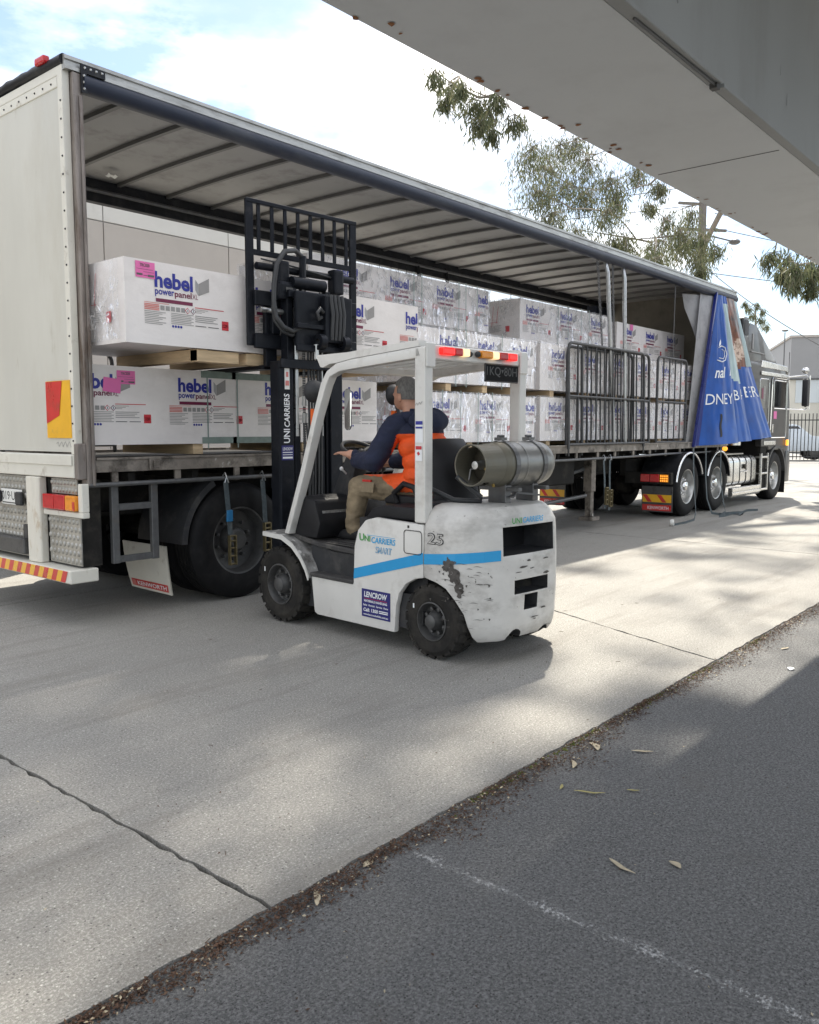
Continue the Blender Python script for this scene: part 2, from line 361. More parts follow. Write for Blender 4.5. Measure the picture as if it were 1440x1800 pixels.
def film_mat():
    m = bpy.data.materials.new('plastic_film'); m.use_nodes = True; MATS['plastic_film'] = m
    n = m.node_tree.nodes; l = m.node_tree.links; n.remove(n['Principled BSDF']); o = n['Material Output']
    t = n.new('ShaderNodeTexCoord'); mp = n.new('ShaderNodeMapping'); mp.inputs['Scale'].default_value = (1.0, 1.0, .55); mp.inputs['Rotation'].default_value = (.3, .5, .2)
    l.new(t.outputs['Object'], mp.inputs['Vector'])
    a = n.new('ShaderNodeTexNoise'); a.inputs['Scale'].default_value = 7.0; a.inputs['Detail'].default_value = 5; a.inputs['Distortion'].default_value = 1.2
    w = n.new('ShaderNodeTexNoise'); w.noise_type = 'RIDGED_MULTIFRACTAL'; w.inputs['Scale'].default_value = 3.2; w.inputs['Detail'].default_value = 4; w.inputs['Distortion'].default_value = .8
    l.new(mp.outputs['Vector'], a.inputs['Vector']); l.new(mp.outputs['Vector'], w.inputs['Vector'])
    ad = n.new('ShaderNodeMath'); ad.operation = 'ADD'; l.new(a.outputs['Fac'], ad.inputs[0]); l.new(w.outputs['Fac'], ad.inputs[1])
    bp = n.new('ShaderNodeBump'); bp.inputs['Strength'].default_value = .6; bp.inputs['Distance'].default_value = .05; l.new(ad.outputs[0], bp.inputs['Height'])
    gl = n.new('ShaderNodeBsdfGlossy'); gl.inputs['Roughness'].default_value = .16; gl.inputs['Color'].default_value = (.97,.97,.97,1)
    va = n.new('ShaderNodeVectorMath'); va.operation = 'ADD'; va.inputs[1].default_value = (0, 0, .42); l.new(bp.outputs['Normal'], va.inputs[0])   # normals bent upward so the streaks mirror bright sky
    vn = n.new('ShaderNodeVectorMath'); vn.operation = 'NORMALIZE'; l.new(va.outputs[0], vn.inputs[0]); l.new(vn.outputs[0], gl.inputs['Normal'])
    tr = n.new('ShaderNodeBsdfTransparent'); tr.inputs['Color'].default_value = (.985,.985,.985,1)
    fr = n.new('ShaderNodeFresnel'); fr.inputs['IOR'].default_value = 1.55; l.new(bp.outputs['Normal'], fr.inputs['Normal'])
    mr = n.new('ShaderNodeMapRange'); mr.inputs['From Min'].default_value = .03; mr.inputs['From Max'].default_value = .55; mr.inputs['To Min'].default_value = .05; mr.inputs['To Max'].default_value = .8
    l.new(fr.outputs['Fac'], mr.inputs['Value'])
    # thin white crease streaks, painted in to stand for glints on the film
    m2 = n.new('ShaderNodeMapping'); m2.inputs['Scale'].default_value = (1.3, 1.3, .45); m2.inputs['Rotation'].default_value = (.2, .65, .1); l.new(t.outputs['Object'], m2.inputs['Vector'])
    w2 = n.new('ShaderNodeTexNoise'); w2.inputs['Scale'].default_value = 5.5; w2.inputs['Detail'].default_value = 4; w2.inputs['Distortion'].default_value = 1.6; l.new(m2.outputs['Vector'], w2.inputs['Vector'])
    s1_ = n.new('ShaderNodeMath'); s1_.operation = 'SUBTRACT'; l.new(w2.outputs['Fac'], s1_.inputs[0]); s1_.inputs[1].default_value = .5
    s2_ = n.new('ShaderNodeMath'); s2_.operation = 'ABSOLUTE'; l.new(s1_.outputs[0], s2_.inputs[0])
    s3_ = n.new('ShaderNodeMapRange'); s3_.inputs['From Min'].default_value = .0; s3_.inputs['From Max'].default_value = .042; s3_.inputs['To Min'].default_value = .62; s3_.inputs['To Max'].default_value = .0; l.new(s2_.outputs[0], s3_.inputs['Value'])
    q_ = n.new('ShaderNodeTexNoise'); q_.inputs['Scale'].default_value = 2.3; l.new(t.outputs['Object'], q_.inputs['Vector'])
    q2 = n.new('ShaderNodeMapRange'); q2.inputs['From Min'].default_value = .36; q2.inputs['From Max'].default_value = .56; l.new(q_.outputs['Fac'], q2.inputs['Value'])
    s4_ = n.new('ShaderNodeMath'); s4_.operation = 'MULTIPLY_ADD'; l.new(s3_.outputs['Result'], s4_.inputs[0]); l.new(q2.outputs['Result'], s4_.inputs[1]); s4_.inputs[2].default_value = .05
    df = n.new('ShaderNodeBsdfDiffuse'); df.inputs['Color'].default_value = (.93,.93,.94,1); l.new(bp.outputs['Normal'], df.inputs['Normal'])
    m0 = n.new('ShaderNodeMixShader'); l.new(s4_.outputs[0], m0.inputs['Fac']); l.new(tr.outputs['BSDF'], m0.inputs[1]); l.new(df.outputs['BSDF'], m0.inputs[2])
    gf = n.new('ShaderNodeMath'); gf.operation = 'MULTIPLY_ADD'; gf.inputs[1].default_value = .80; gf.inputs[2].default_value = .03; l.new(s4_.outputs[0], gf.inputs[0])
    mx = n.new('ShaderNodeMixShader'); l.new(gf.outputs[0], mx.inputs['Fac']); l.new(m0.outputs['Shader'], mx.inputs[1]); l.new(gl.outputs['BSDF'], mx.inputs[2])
    l.new(mx.outputs['Shader'], o.inputs['Surface'])
film_mat()

def ground_mat(name, kind):
    m = bpy.data.materials.new(name); m.use_nodes = True; MATS[name] = m
    n = m.node_tree.nodes; l = m.node_tree.links; b = n['Principled BSDF']
    g = n.new('ShaderNodeNewGeometry')
    def nse(sc, det=6, ro=.6, st=None):
        q = n.new('ShaderNodeTexNoise'); q.inputs['Scale'].default_value = sc; q.inputs['Detail'].default_value = det; q.inputs['Roughness'].default_value = ro
        if st:
            mp = n.new('ShaderNodeMapping'); mp.inputs['Scale'].default_value = st; l.new(g.outputs['Position'], mp.inputs['Vector']); l.new(mp.outputs['Vector'], q.inputs['Vector'])
        else: l.new(g.outputs['Position'], q.inputs['Vector'])
        return q.outputs['Fac']
    def vor(sc):
        q = n.new('ShaderNodeTexVoronoi'); q.inputs['Scale'].default_value = sc; l.new(g.outputs['Position'], q.inputs['Vector']); return q
    def mr(src, a, c, lo=0., hi=1.):
        q = n.new('ShaderNodeMapRange'); q.inputs['From Min'].default_value = a; q.inputs['From Max'].default_value = c; q.inputs['To Min'].default_value = lo; q.inputs['To Max'].default_value = hi
        l.new(src, q.inputs['Value']); return q.outputs['Result']
    def mul(a, c):
        q = n.new('ShaderNodeMath'); q.operation = 'MULTIPLY'; l.new(a, q.inputs[0]); l.new(c, q.inputs[1]); return q.outputs[0]
    def mix(fac, A, B):
        q = n.new('ShaderNodeMix'); q.data_type = 'RGBA'; l.new(fac, q.inputs['Factor'])
        for s_, i in ((A, 'A'), (B, 'B')):
            if isinstance(s_, tuple): q.inputs[i].default_value = (*s_, 1)
            else: l.new(s_, q.inputs[i])
        return q.outputs['Result']
    if kind == 'concrete':
        c = mix(mr(nse(.8), .35, .65), (.268,.256,.232), (.352,.338,.308))
        c = mix(mr(nse(3.5, 8, .7, (.5, 1.6, 1)), .5, .78, 0, .7), c, (.205,.188,.162))
        c = mix(mr(nse(26, 6, .75), .35, .7, 0, .55), c, (.20,.195,.18))
        c = mix(mr(nse(55, 5, .85), .42, .62, 0, .8), c, (.21,.205,.19))
        c = mix(mr(nse(95, 4, .85), .48, .62, 0, .9), c, (.47,.46,.43))
        c = mix(mr(nse(120, 4, .85), .54, .66, 0, .85), c, (.12,.115,.105))
        v = vor(80); d = mr(v.outputs['Distance'], .08, .36, 1, 0)
        q = n.new('ShaderNodeSeparateColor'); l.new(v.outputs['Color'], q.inputs['Color'])
        c = mix(mul(d, mr(q.outputs['Red'], .72, .95)), c, (.68,.67,.63))
        c = mix(mul(mr(v.outputs['Distance'], .22, .34, 1, 0), mr(q.outputs['Green'], .80, .92)), c, (.10,.095,.09))
        v2 = vor(17); q2 = n.new('ShaderNodeSeparateColor'); l.new(v2.outputs['Color'], q2.inputs['Color'])
        c = mix(mul(mr(v2.outputs['Distance'], .03, .09, 1, 0), mr(q2.outputs['Red'], .86, .90)), c, (.06,.055,.05))
        c = mix(mr(nse(1.6, 7, .7), .66, .76, 0, .6), c, (.13,.115,.10))
        c = mix(mr(nse(2.2, 6, .65, (.16, 1.3, 1)), .52, .70, 0, .55), c, (.16,.146,.126))
        c = mix(mr(nse(5, 5, .6), .70, .76, 0, .5), c, (.09,.08,.07))
        hsrc = nse(80, 5, .8); bstr = .6; rough = .8
    elif kind == 'asphalt':
        c = mix(mr(nse(1.0), .3, .7), (.104,.105,.104), (.142,.142,.140))
        c = mix(mr(nse(70, 5, .8), .40, .68, 0, .8), c, (.20,.201,.20))
        c = mix(mr(nse(85, 4, .85), .46, .58, 0, .9), c, (.28,.28,.275)); c = mix(mr(nse(100, 4, .85), .52, .62, 0, .9), c, (.045,.045,.045))
        c = mix(mr(nse(2.4, 8, .7), .58, .75, 0, .6), c, (.165,.157,.146))
        v = vor(110); q = n.new('ShaderNodeSeparateColor'); l.new(v.outputs['Color'], q.inputs['Color'])
        c = mix(mul(mr(v.outputs['Distance'], .10, .34, 1, 0), mr(q.outputs['Red'], .90, .96)), c, (.36,.36,.35))
        c = mix(mul(mr(v.outputs['Distance'], .1, .45, 1, 0), mr(q.outputs['Green'], .70, .85)), c, (.018,.018,.018))
        hsrc = nse(85, 5, .85); bstr = 1.0; rough = .78
    else:
        c = mix(mr(nse(.25), .3, .7), (.24,.235,.22), (.31,.305,.29)); c = mix(mr(nse(9, 8, .7), .4, .7, 0, .6), c, (.2,.195,.185))
        hsrc = nse(60); bstr = .3; rough = .85
    l.new(c, b.inputs['Base Color']); b.inputs['Roughness'].default_value = rough
    bp = n.new('ShaderNodeBump'); bp.inputs['Strength'].default_value = bstr; bp.inputs['Distance'].default_value = .012
    l.new(hsrc, bp.inputs['Height']); l.new(bp.outputs['Normal'], b.inputs['Normal'])
ground_mat('concrete', 'concrete'); ground_mat('asphalt_mat', 'asphalt'); ground_mat('street', 'street')
def paint_mat():
    m = bpy.data.materials.new('worn_paint'); m.use_nodes = True; MATS['worn_paint'] = m
    n = m.node_tree.nodes; l = m.node_tree.links; b = n['Principled BSDF']; b.inputs['Base Color'].default_value = (.5,.5,.49,1); b.inputs['Roughness'].default_value = .7
    g = n.new('ShaderNodeNewGeometry'); t = n.new('ShaderNodeTexCoord'); q = n.new('ShaderNodeTexNoise'); q.inputs['Scale'].default_value = 95; q.inputs['Detail'].default_value = 6; q.inputs['Roughness'].default_value = .8
    l.new(g.outputs['Position'], q.inputs['Vector'])
    q2 = n.new('ShaderNodeTexNoise'); q2.inputs['Scale'].default_value = 6; q2.inputs['Detail'].default_value = 4; l.new(g.outputs['Position'], q2.inputs['Vector'])
    sp = n.new('ShaderNodeSeparateXYZ'); l.new(t.outputs['Object'], sp.inputs['Vector'])
    ab = n.new('ShaderNodeMath'); ab.operation = 'ABSOLUTE'; l.new(sp.outputs['X'], ab.inputs[0])
    ed = n.new('ShaderNodeMapRange'); ed.inputs['From Min'].default_value = 0; ed.inputs['From Max'].default_value = .06; ed.inputs['To Min'].default_value = .07; ed.inputs['To Max'].default_value = -.10; l.new(ab.outputs[0], ed.inputs['Value'])
    a1 = n.new('ShaderNodeMath'); a1.operation = 'ADD'; l.new(q.outputs['Fac'], a1.inputs[0]); l.new(ed.outputs['Result'], a1.inputs[1])
    a2 = n.new('ShaderNodeMapRange'); a2.inputs['From Min'].default_value = .35; a2.inputs['From Max'].default_value = .65; a2.inputs['To Min'].default_value = -.05; a2.inputs['To Max'].default_value = .05; l.new(q2.outputs['Fac'], a2.inputs['Value'])
    a3 = n.new('ShaderNodeMath'); a3.operation = 'ADD'; l.new(a1.outputs[0], a3.inputs[0]); l.new(a2.outputs['Result'], a3.inputs[1])
    mr = n.new('ShaderNodeMapRange'); mr.inputs['From Min'].default_value = .54; mr.inputs['From Max'].default_value = .66; mr.inputs['To Max'].default_value = .8; l.new(a3.outputs[0], mr.inputs['Value'])
    tr = n.new('ShaderNodeBsdfTransparent'); mx = n.new('ShaderNodeMixShader'); l.new(mr.outputs['Result'], mx.inputs['Fac']); l.new(tr.outputs['BSDF'], mx.inputs[1]); l.new(b.outputs['BSDF'], mx.inputs[2])
    l.new(mx.outputs['Shader'], n['Material Output'].inputs['Surface'])
paint_mat()
# ================================================================ the setting: ground
def sheet(name, x0, x1, y0, y1, z, mat, kind='structure', parent=None):
    o = MB().quad((x0,y0,z),(x1,y0,z),(x1,y1,z),(x0,y1,z)).build(name, mat, parent)
    return tag(o, kind=kind) if parent is None else o
sheet('ground', -500, 700, -500, 700, -.06, 'street')
sheet('asphalt', -30, 60, -30, 1.99, -.010, 'asphalt_mat')
M('joint_dirt', (.010,.009,.008), .9, var=.4, vs=30)
pave = MB().quad((-12,1.99,-.030),(33,1.99,-.030),(33,13.0,-.030),(-12,13.0,-.030)).build('concrete_pavement', 'joint_dirt'); tag(pave, kind='structure')
def jline(xa, ya, xb, yb, seed, n=90, amp=.009):
    r = random.Random(seed); P = []
    for i in range(n+1):
        t = i/n; P.append((xa+(xb-xa)*t + r.uniform(-amp, amp), ya+(yb-ya)*t))
    return P
YE = 1.975; YM = 7.3; YF = 12.98
xs = [(-12,-12), (-3.1,-3.1), (1.65,1.67), (5.42,7.6), (10.9,11.2), (15.6,15.6), (20.4,20.4), (26,26), (32.98,32.98)]
for k in range(len(xs)-1):
    (a0, a1), (b0, b1) = xs[k], xs[k+1]
    gap = .010
    L = jline(a0+gap, YE, a1+gap, YM-gap, 100+k); Rr = jline(b0-gap, YE, b1-gap, YM-gap, 300+k)
    r = random.Random(500+k); near = []
    nn = max(6, int((b0-a0)/.05))
    for i in range(1, nn): near.append((a0+gap+(b0-a0-2*gap)*i/nn, YE + r.uniform(-.007, .007) + .01*noise.noise(V((a0+(b0-a0)*i/nn)*3, k, 0))))
    pl = near + Rr + L[::-1]
    MB().prism([(p[0], p[1]) for p in pl], 'z', -.055, 0).build('concrete_slab', 'concrete', pave)
    MB().prism([(a1+gap, YM+gap), (b1-gap, YM+gap), (b1-gap, YF), (a1+gap, YF)], 'z', -.055, 0).build('concrete_slab', 'concrete', pave)
# kerb behind the trailer
kb = MB()
for i in range(19): kb.box(-12+i*2.0, -12+i*2.0+1.985, 13.0, 13.16, -.05, .13)
tag(kb.build('kerb', 'concrete', bevel=.015), kind='structure')
tag(MB().quad((-12,13.16,.11),(33,13.16,.11),(33,18.6,.11),(-12,18.6,.11)).build('verge', 'street'), kind='structure')
# worn parking line
pl = MB().quad((2.155,-3.5,-.0055),(2.275,-3.5,-.0055),(2.275,1.86,-.0055),(2.155,1.86,-.0055)).build('parking_line', 'worn_paint', at=(2.215, -.8, -.0055)); tag(pl, kind='structure')

# leaf litter lying in the gutter between concrete and asphalt: nobody could count it
lt = MB(); r = random.Random(3)
cnt = 0
while cnt < 15000:
    x = .6 + 11*r.random()**1.35
    w = .05 + .15*max(0, noise.noise(V(x*1.3, 3.1, 0))+.30) + .12*max(0, noise.noise(V(x*4.3, 9.1, 0)))
    d = abs(r.gauss(0, .55))
    if d > 1.6: continue
    y = YE - .012 - d*w
    cnt += 1
    s = r.uniform(.003, .0095); a = r.uniform(0, 6.28); z = -.0095 + r.uniform(.0005, .014)*(1.3-min(1, d))
    dx, dy = math.cos(a)*s, math.sin(a)*s; q = r.uniform(.3, .6)
    t = r.uniform(-.006, .006)
    lt.add([(x-dx, y-dy, z), (x+dy*q, y-dx*q, z+.002), (x+dx, y+dy, z+abs(t)), (x-dy*q, y+dx*q, z+.004)], [(0,1,2),(0,2,3)], 0 if r.random() < .93 else 1)
for i in range(1500):   # stray crumbs on the asphalt and on the concrete
    x = r.uniform(.4, 9); y = r.uniform(-1, 1.9) if i % 2 else r.uniform(2.0, 5.6); z0 = -.0095 if y < 1.97 else .0008
    s = r.uniform(.0025, .0075); a = r.uniform(0, 6.28); dx, dy = math.cos(a)*s, math.sin(a)*s; q = r.uniform(.2, .7)
    lt.add([(x-dx, y-dy, z0), (x+dy*q, y-dx*q, z0+.002), (x+dx, y+dy, z0+.003), (x-dy*q, y+dx*q, z0+.002)], [(0,1,2),(0,2,3)], 0 if r.random() < .8 else 1)
for i in range(70):    # twigs
    x = r.uniform(.9, 8); y = YE - abs(r.gauss(.04, .06)) if i % 3 else r.uniform(2.1, 5); a = r.uniform(0, 6.28); s = r.uniform(.015, .05); z0 = (-.005 if y < 1.97 else .003)
    lt.bar((x, y, z0), (x+math.cos(a)*s, y+math.sin(a)*s, z0+.003), .002, .002, 0)
o = lt.build('leaf_litter', ['litter', 'dry_leaf']); tag(o, 'dark brown crumbled leaf litter lying along the concrete edge', 'litter', kind='stuff')
ms = MB()
for i in range(420):
    x = r.choice([4.3, 5.2, 2.9, 6.1, 3.6]) + r.gauss(0, .16); y = YE - .01 - abs(r.gauss(0, .018)); s = r.uniform(.003, .008)
    ms.dome((x, y, -.0095), (0,0,1), s, s*.9, 5)
tag(ms.build('moss_cushions', 'moss'), 'small yellow green moss growing along the concrete edge', 'moss', kind='stuff')

def gum_leaf(name, x, y, L, w, ang, label, curl=.3, mat='dry_leaf', z=-.008):
    mb = MB(); n = 10
    for s_ in (0,):
        def fn(u, v):
            t = u; half = w/2*math.sin(math.pi*min(1, t*.97+.02))**.8*(1 - .35*t); bend = curl*L*(t-.5)**2
            p = V((t-.5)*L, (v-.5)*2*half + bend, .004 + .05*L*abs(math.sin(t*5))*.4 + .25*half*abs(v-.5)*2)
            return (p.x, p.y, p.z)
        mb.grid(fn, n, 2)
        mb.grid(lambda u, v: (fn(u, v)[0], fn(u, v)[1], fn(u, v)[2] - .0012), n, 2)
    o = mb.build(name, mat, smooth=60); o.location = (x, y, z); o.rotation_euler = (0, 0, ang); tag(o, label, 'leaf'); o['group'] = 'fallen gum leaves'
LV = [  # x, y, length, width, angle, label
 (2.6, 1.25, 0.125, 0.022, -1.9, 'large pale curved gum leaf alone on open asphalt', 'dry_leaf'),
 (2.74, 1.11, 0.055, 0.032, 1.2, 'short broad brown leaf on the asphalt beside the large pale leaf', 'dry_leaf'),
 (3.56, 1.85, 0.1, 0.04, 0.9, 'broad tan leaf resting at the outer edge of the litter strip', 'dry_leaf'),
 (3.64, 1.65, 0.1, 0.022, -1.0, 'slim pale leaf on asphalt just out from the litter strip', 'dry_leaf'),
 (3.3, 1.82, 0.09, 0.026, 0.6, 'pale forked leaf lying beside the litter strip on asphalt', 'dry_leaf'),
 (3.07, 1.62, 0.13, 0.016, -1.1, 'thin yellow leaf strip lying on asphalt below the forked leaf', 'leaf_yellow'),
 (3.05, 1.74, 0.05, 0.016, 0.4, 'tiny yellow leaf beside the thin yellow strip', 'leaf_yellow'),
 (3.21, 1.49, 0.055, 0.014, -1.0, 'small slim yellow leaf on bare asphalt', 'leaf_yellow'),
 (1.79, 1.91, 0.1, 0.026, 0.9, 'large cream leaf lying on the brown litter near the slab joint', 'dry_leaf'),
 (2.06, 1.93, 0.07, 0.034, 0.3, 'folded tan leaf on the litter near the end of the painted line', 'dry_leaf'),
 (5.55, 1.54, 0.07, 0.05, 0.3, 'crumpled white scrap leaf out on dark asphalt', 'print_white'),
 (6.05, 1.72, 0.09, 0.024, -0.3, 'narrow pale leaf on asphalt beside the far litter heap', 'dry_leaf')]
for (x, y, L_, w_, a_, lab, mt) in LV: gum_leaf('fallen_leaf', x, y, L_, w_, a_, lab, rng.uniform(.2, .7), mt)
# ================================================================ curtain-sided trailer
X0, X1, YN, YF2 = 3.2, 16.5, 5.95, 8.43
tr = thing('curtain_sided_trailer', (X0, 7.2, 0), 'long white curtain-sided semi-trailer with open sides loaded with wrapped packs', 'trailer')
# roof skin (shallow arch)
def arch(y): t = (y-YN)/(YF2-YN); return .02*math.sin(math.pi*t)
pr = [(YN+(YF2-YN)*i/12, 4.125+arch(YN+(YF2-YN)*i/12)) for i in range(13)]
pr2 = [(y, z-.022) for y, z in pr][::-1]
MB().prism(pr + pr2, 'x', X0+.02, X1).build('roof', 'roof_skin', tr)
for k in range(22):
    x = X0 + .07 + k*.6
    if x > X1-.1: break
    mb = MB(); pts = [(x, YN+.08+(YF2-YN-.16)*i/8, 4.083+arch(YN+.08+(YF2-YN-.16)*i/8)) for i in range(9)]
    for i in range(8): mb.bar(pts[i], pts[i+1], .04, .035)
    mb.build('roof_bow', 'roof_bow', tr)
# near roof rail and the curtain track under it
MB().prism([(YN-.035,4.06),(YN-.035,4.085),(YN-.015,4.09),(YN-.015,4.125),(YN-.03,4.13),(YN-.03,4.155),(YN+.05,4.17),(YN+.05,4.06)], 'x', X0, X1+.25).build('roof_rail', 'rail_alu', tr)
prof = [(YN+.05,4.058),(YN-.02,4.058)] + [(YN-.02-.05*math.sin(R(a)), 4.0+.058*math.cos(R(a))) for a in range(0, 181, 20)] + [(YN-.01,3.938),(YN+.05,3.945)]
MB().prism(prof, 'x', X0+.13, X1+.2).build('curtain_track', 'navy_track', tr, smooth=40)
MB().prism([(YF2-.06,3.87),(YF2+.03,3.87),(YF2+.03,4.13),(YF2-.06,4.10)], 'x', X0+.05, X1).build('roof_rail', 'black_steel', tr)
MB().tube([(X0+.1,YF2-.08,3.98),(X1-.1,YF2-.08,3.98)], .022, 8).build('curtain_track', 'galv', tr)
mb = MB().box(X0+.13, X0+.30, YN-.085, YN-.06, 3.95, 4.06)
br = MB().box(X0+.11, X0+.30, YN-.052, YN-.037, 4.06, 4.12).box(X0+.11, X0+.155, YN-.052, YN-.037, 3.92, 4.06).build('corner_bracket', 'black_steel', tr)
b2 = MB()
for i in range(4): b2.dome((X0+.14+i*.045, YN-.053, 4.095), (0,-1,0), .011, .008, 6)
for i in range(3): b2.dome((X0+.132, YN-.053, 4.04-i*.045), (0,-1,0), .011, .008, 6)
tag(b2.build('bolts', 'galv_bright', br), kind='stuff')
# rear: door panel, posts, edge strips
MB().box(X0, X0+.04, YN+.06, YF2-.02, 1.335, 3.96).build('rear_panel', 'white_panel', tr)
MB().box(X0-.008, X0+.05, YN+.01, YN+.075, 1.32, 4.06).build('edge_strip', 'white_trim', tr, bevel=.004)
MB().box(X0-.008, X0+.05, YN+.08, YF2-.02, 3.955, 4.03).build('edge_strip', 'white_trim', tr, bevel=.004)
MB().box(X0-.004, X0+.05, YN+.012, YF2, 4.034, 4.10).build('header_strip', 'white_trim', tr, bevel=.004)
hd = MB()
hd.tube([(X0+.01, YN+.0+(YF2-YN)*i/30, 4.132+arch(YN+(YF2-YN)*i/30)+rng.uniform(-.004,.004)) for i in range(31)], [.036+rng.uniform(-.004,.006) for i in range(31)], 10)
hd.build('roof_edge_seal', 'black_steel', tr, smooth=60)
rv = MB()
for i in range(20): rv.dome((X0-.008, YN+.035, 1.42+i*.128), (-1,0,0), .009, .008, 6)
for i in range(19): rv.dome((X0-.008, YN+.16+i*.125, 3.99), (-1,0,0), .009, .008, 6)
for i in range(20): rv.dome((X0-.026, YN+.09+i*.12, 1.275), (-1,0,0), .011, .008, 6)
tag(rv.build('rivets', 'ink_black', tr), kind='stuff')
MB().prism([(X0+.052,YN-.03),(X0+.13,YN-.03),(X0+.13,YN+.05),(X0+.052,YN+.05)], 'z', 1.08, 4.055).box(X0+.0525, X0+.075, YN-.042, YN-.0302, 1.08, 3.9).box(X0+.095, X0+.118, YN-.042, YN-.0302, 1.08, 3.9).build('corner_post', 'post_steel', tr, bevel=.005)
MB().prism([(X0+.06,YF2-.05),(X0+.13,YF2-.05),(X0+.13,YF2+.02),(X0+.06,YF2+.02)], 'z', 1.08, 4.05).build('corner_post', 'black_steel', tr)
MB().box(X0-.024, X0+.03, YN+.02, YF2, 1.14, 1.318).build('lower_band', 'white_trim', tr, bevel=.006)
MB().box(X0-.036, X0-.0242, YN+.03, YF2, 1.235, 1.312).build('lower_band_strip', 'white_trim', tr, bevel=.003)
MB().box(X0-.02, X0+.055, YN-.035, YN+.018, 1.13, 1.40).build('corner_guard', 'post_steel', tr, bevel=.008)
dc = MB(); y0, y1, z0, z1, xx = YN+.05, YN+.42, 1.44, 1.87, X0-.012
dc.box(xx, X0-.009, y0, y1, z0, z1, 1)
dc.poly([(xx-.003,y1-.004,z1-.004),(xx-.003,y1-.004,z0+.11),(xx-.003,y0+.17,z0+.17),(xx-.003,y0+.115,z1-.004)], 0)
dk = dc.build('reflective_marker', ['marker_red','marker_yellow'], tr); dk['label'] = 'red and yellow reflective marker plate'
# chalk scribble
sc = MB(); pts = [(X0-.003, YN+.30-.012*i, 1.395+.018*math.sin(i*1.3)+.006*math.sin(i*3.7)) for i in range(22)]
sc.tube(pts, .0014, 4); sc.build('scribble', 'print_grey', tr)
# rear lower: treadplate, centre post, lamps, plate, bumper
def tread(name, y0, y1, z0, z1, parent, nx):
    mb = MB().box(X0+.02, X0+.03, y0, y1, z0, z1); dy = (y1-y0)/nx; nz_ = int((z1-z0)/(dy*.95)); dz = (z1-z0)/nz_
    for j in range(nz_):
        for i in range(nx):
            y = y0 + dy*(i+.5+(.25 if j % 2 else -.25)); z = z0 + dz*(j+.5)
            if y0+.012 < y < y1-.012: mb.dome((X0+.02, y, z), (-1,0,0), dy*.30, .013, 8, ry=dz*.40)
    return mb.build(name, 'treadplate', parent, smooth=30)
tread('treadplate_panel', 6.73, YF2-.02, .47, 1.13, tr, 26)
tread('treadplate_panel', YN+.03, 6.46, .47, .835, tr, 8)
tread('treadplate_panel', YN+.06, 6.40, 1.015, 1.13, tr, 8)
MB().prism([(X0-.03,6.50),(X0-.05,6.53),(X0-.05,6.68),(X0-.03,6.72),(X0+.03,6.72),(X0+.03,6.50)], 'z', .455, 1.135).build('centre_post', 'rusty_white', tr, bevel=.006)
MB().box(X0-.01, X0+.05, YN-.06, 6.49, .842, .885).box(X0-.01, X0+.05, YN-.06, YN+.0, .8855, 1.10).build('lamp_surround', 'white_trim', tr, bevel=.006)
for i, (a, b, mt) in enumerate(((6.455,6.285,'red_lens'),(6.28,6.11,'red_lens'),(6.105,5.955,'amber_lens'))):
    lp = MB().box(X0-.035, X0+.02, b, a, .893, 1.008).build('tail_lamp', mt, tr, bevel=.010, seg=2)
    rim = MB(); 
    for q in ((b+.02, a-.02, .905, .910), (b+.02, a-.02, .99, .995)): rim.box(X0-.038, X0-.0352, q[0], q[1], q[2], q[3])
    rim.build('lens_ridge', mt, lp)
MB().box(X0-.037, X0-.0355, 5.958, 5.99, .90, .965).build('reflector', 'marker_red', tr)
npl = MB().box(X0-.012, X0-.004, 6.845, 7.215, .885, 1.015).build('number_plate', 'plate_white', tr, bevel=.006)
MB().text('019·UG', (X0-.0135, 7.195, .925), (0,-1,0), (0,0,1), .30, .072).quad((X0-.0135,7.19,.897),(X0-.0135,6.91,.897),(X0-.0135,6.91,.906),(X0-.0135,7.19,.906)).build('plate_lettering', 'ink_black', npl)
MB().box(X0-.045, X0-.0125, 6.80, 6.905, .89, 1.0).build('plate_lamp', 'fl_dark', tr, bevel=.01)
MB().box(X0-.045, X0-.0125, 7.19, 7.28, .90, 1.0).build('plate_lamp', 'fl_dark', tr, bevel=.01)
MB().box(X0-.06, X0-.0, 6.74, 8.2, .50, .625).build('dock_buffer', 'rim_grey', tr, bevel=.008)
MB().box(X0-.03, X0+.018, 6.735, 6.80, .627, .74).build('buffer_bracket', 'fl_dark', tr)
bp = MB().box(X0-.09, X0+.14, YN+.0, YF2, .35, .452).build('rear_bumper', 'white_trim', tr, bevel=.008)
st = MB(); w = .072; y = YN+.035; k = 0; xx = X0-.0925
while y < YF2-.1:
    a, b = y, y+w; sl = .045
    st.quad((xx,a+sl,.358),(xx,a,.446),(xx,b,.446),(xx,b+sl,.358), k % 2); y += w; k += 1
st.build('hazard_stripe', ['marker_red','marker_yellow'], bp)
mk = MB().box(X0-.05, X0-.0, 6.13, 6.27, 4.145, 4.195).build('marker_lamp', 'red_lens', tr, bevel=.012, seg=2); mk['label'] = 'orange red marker lamp on the roof edge'
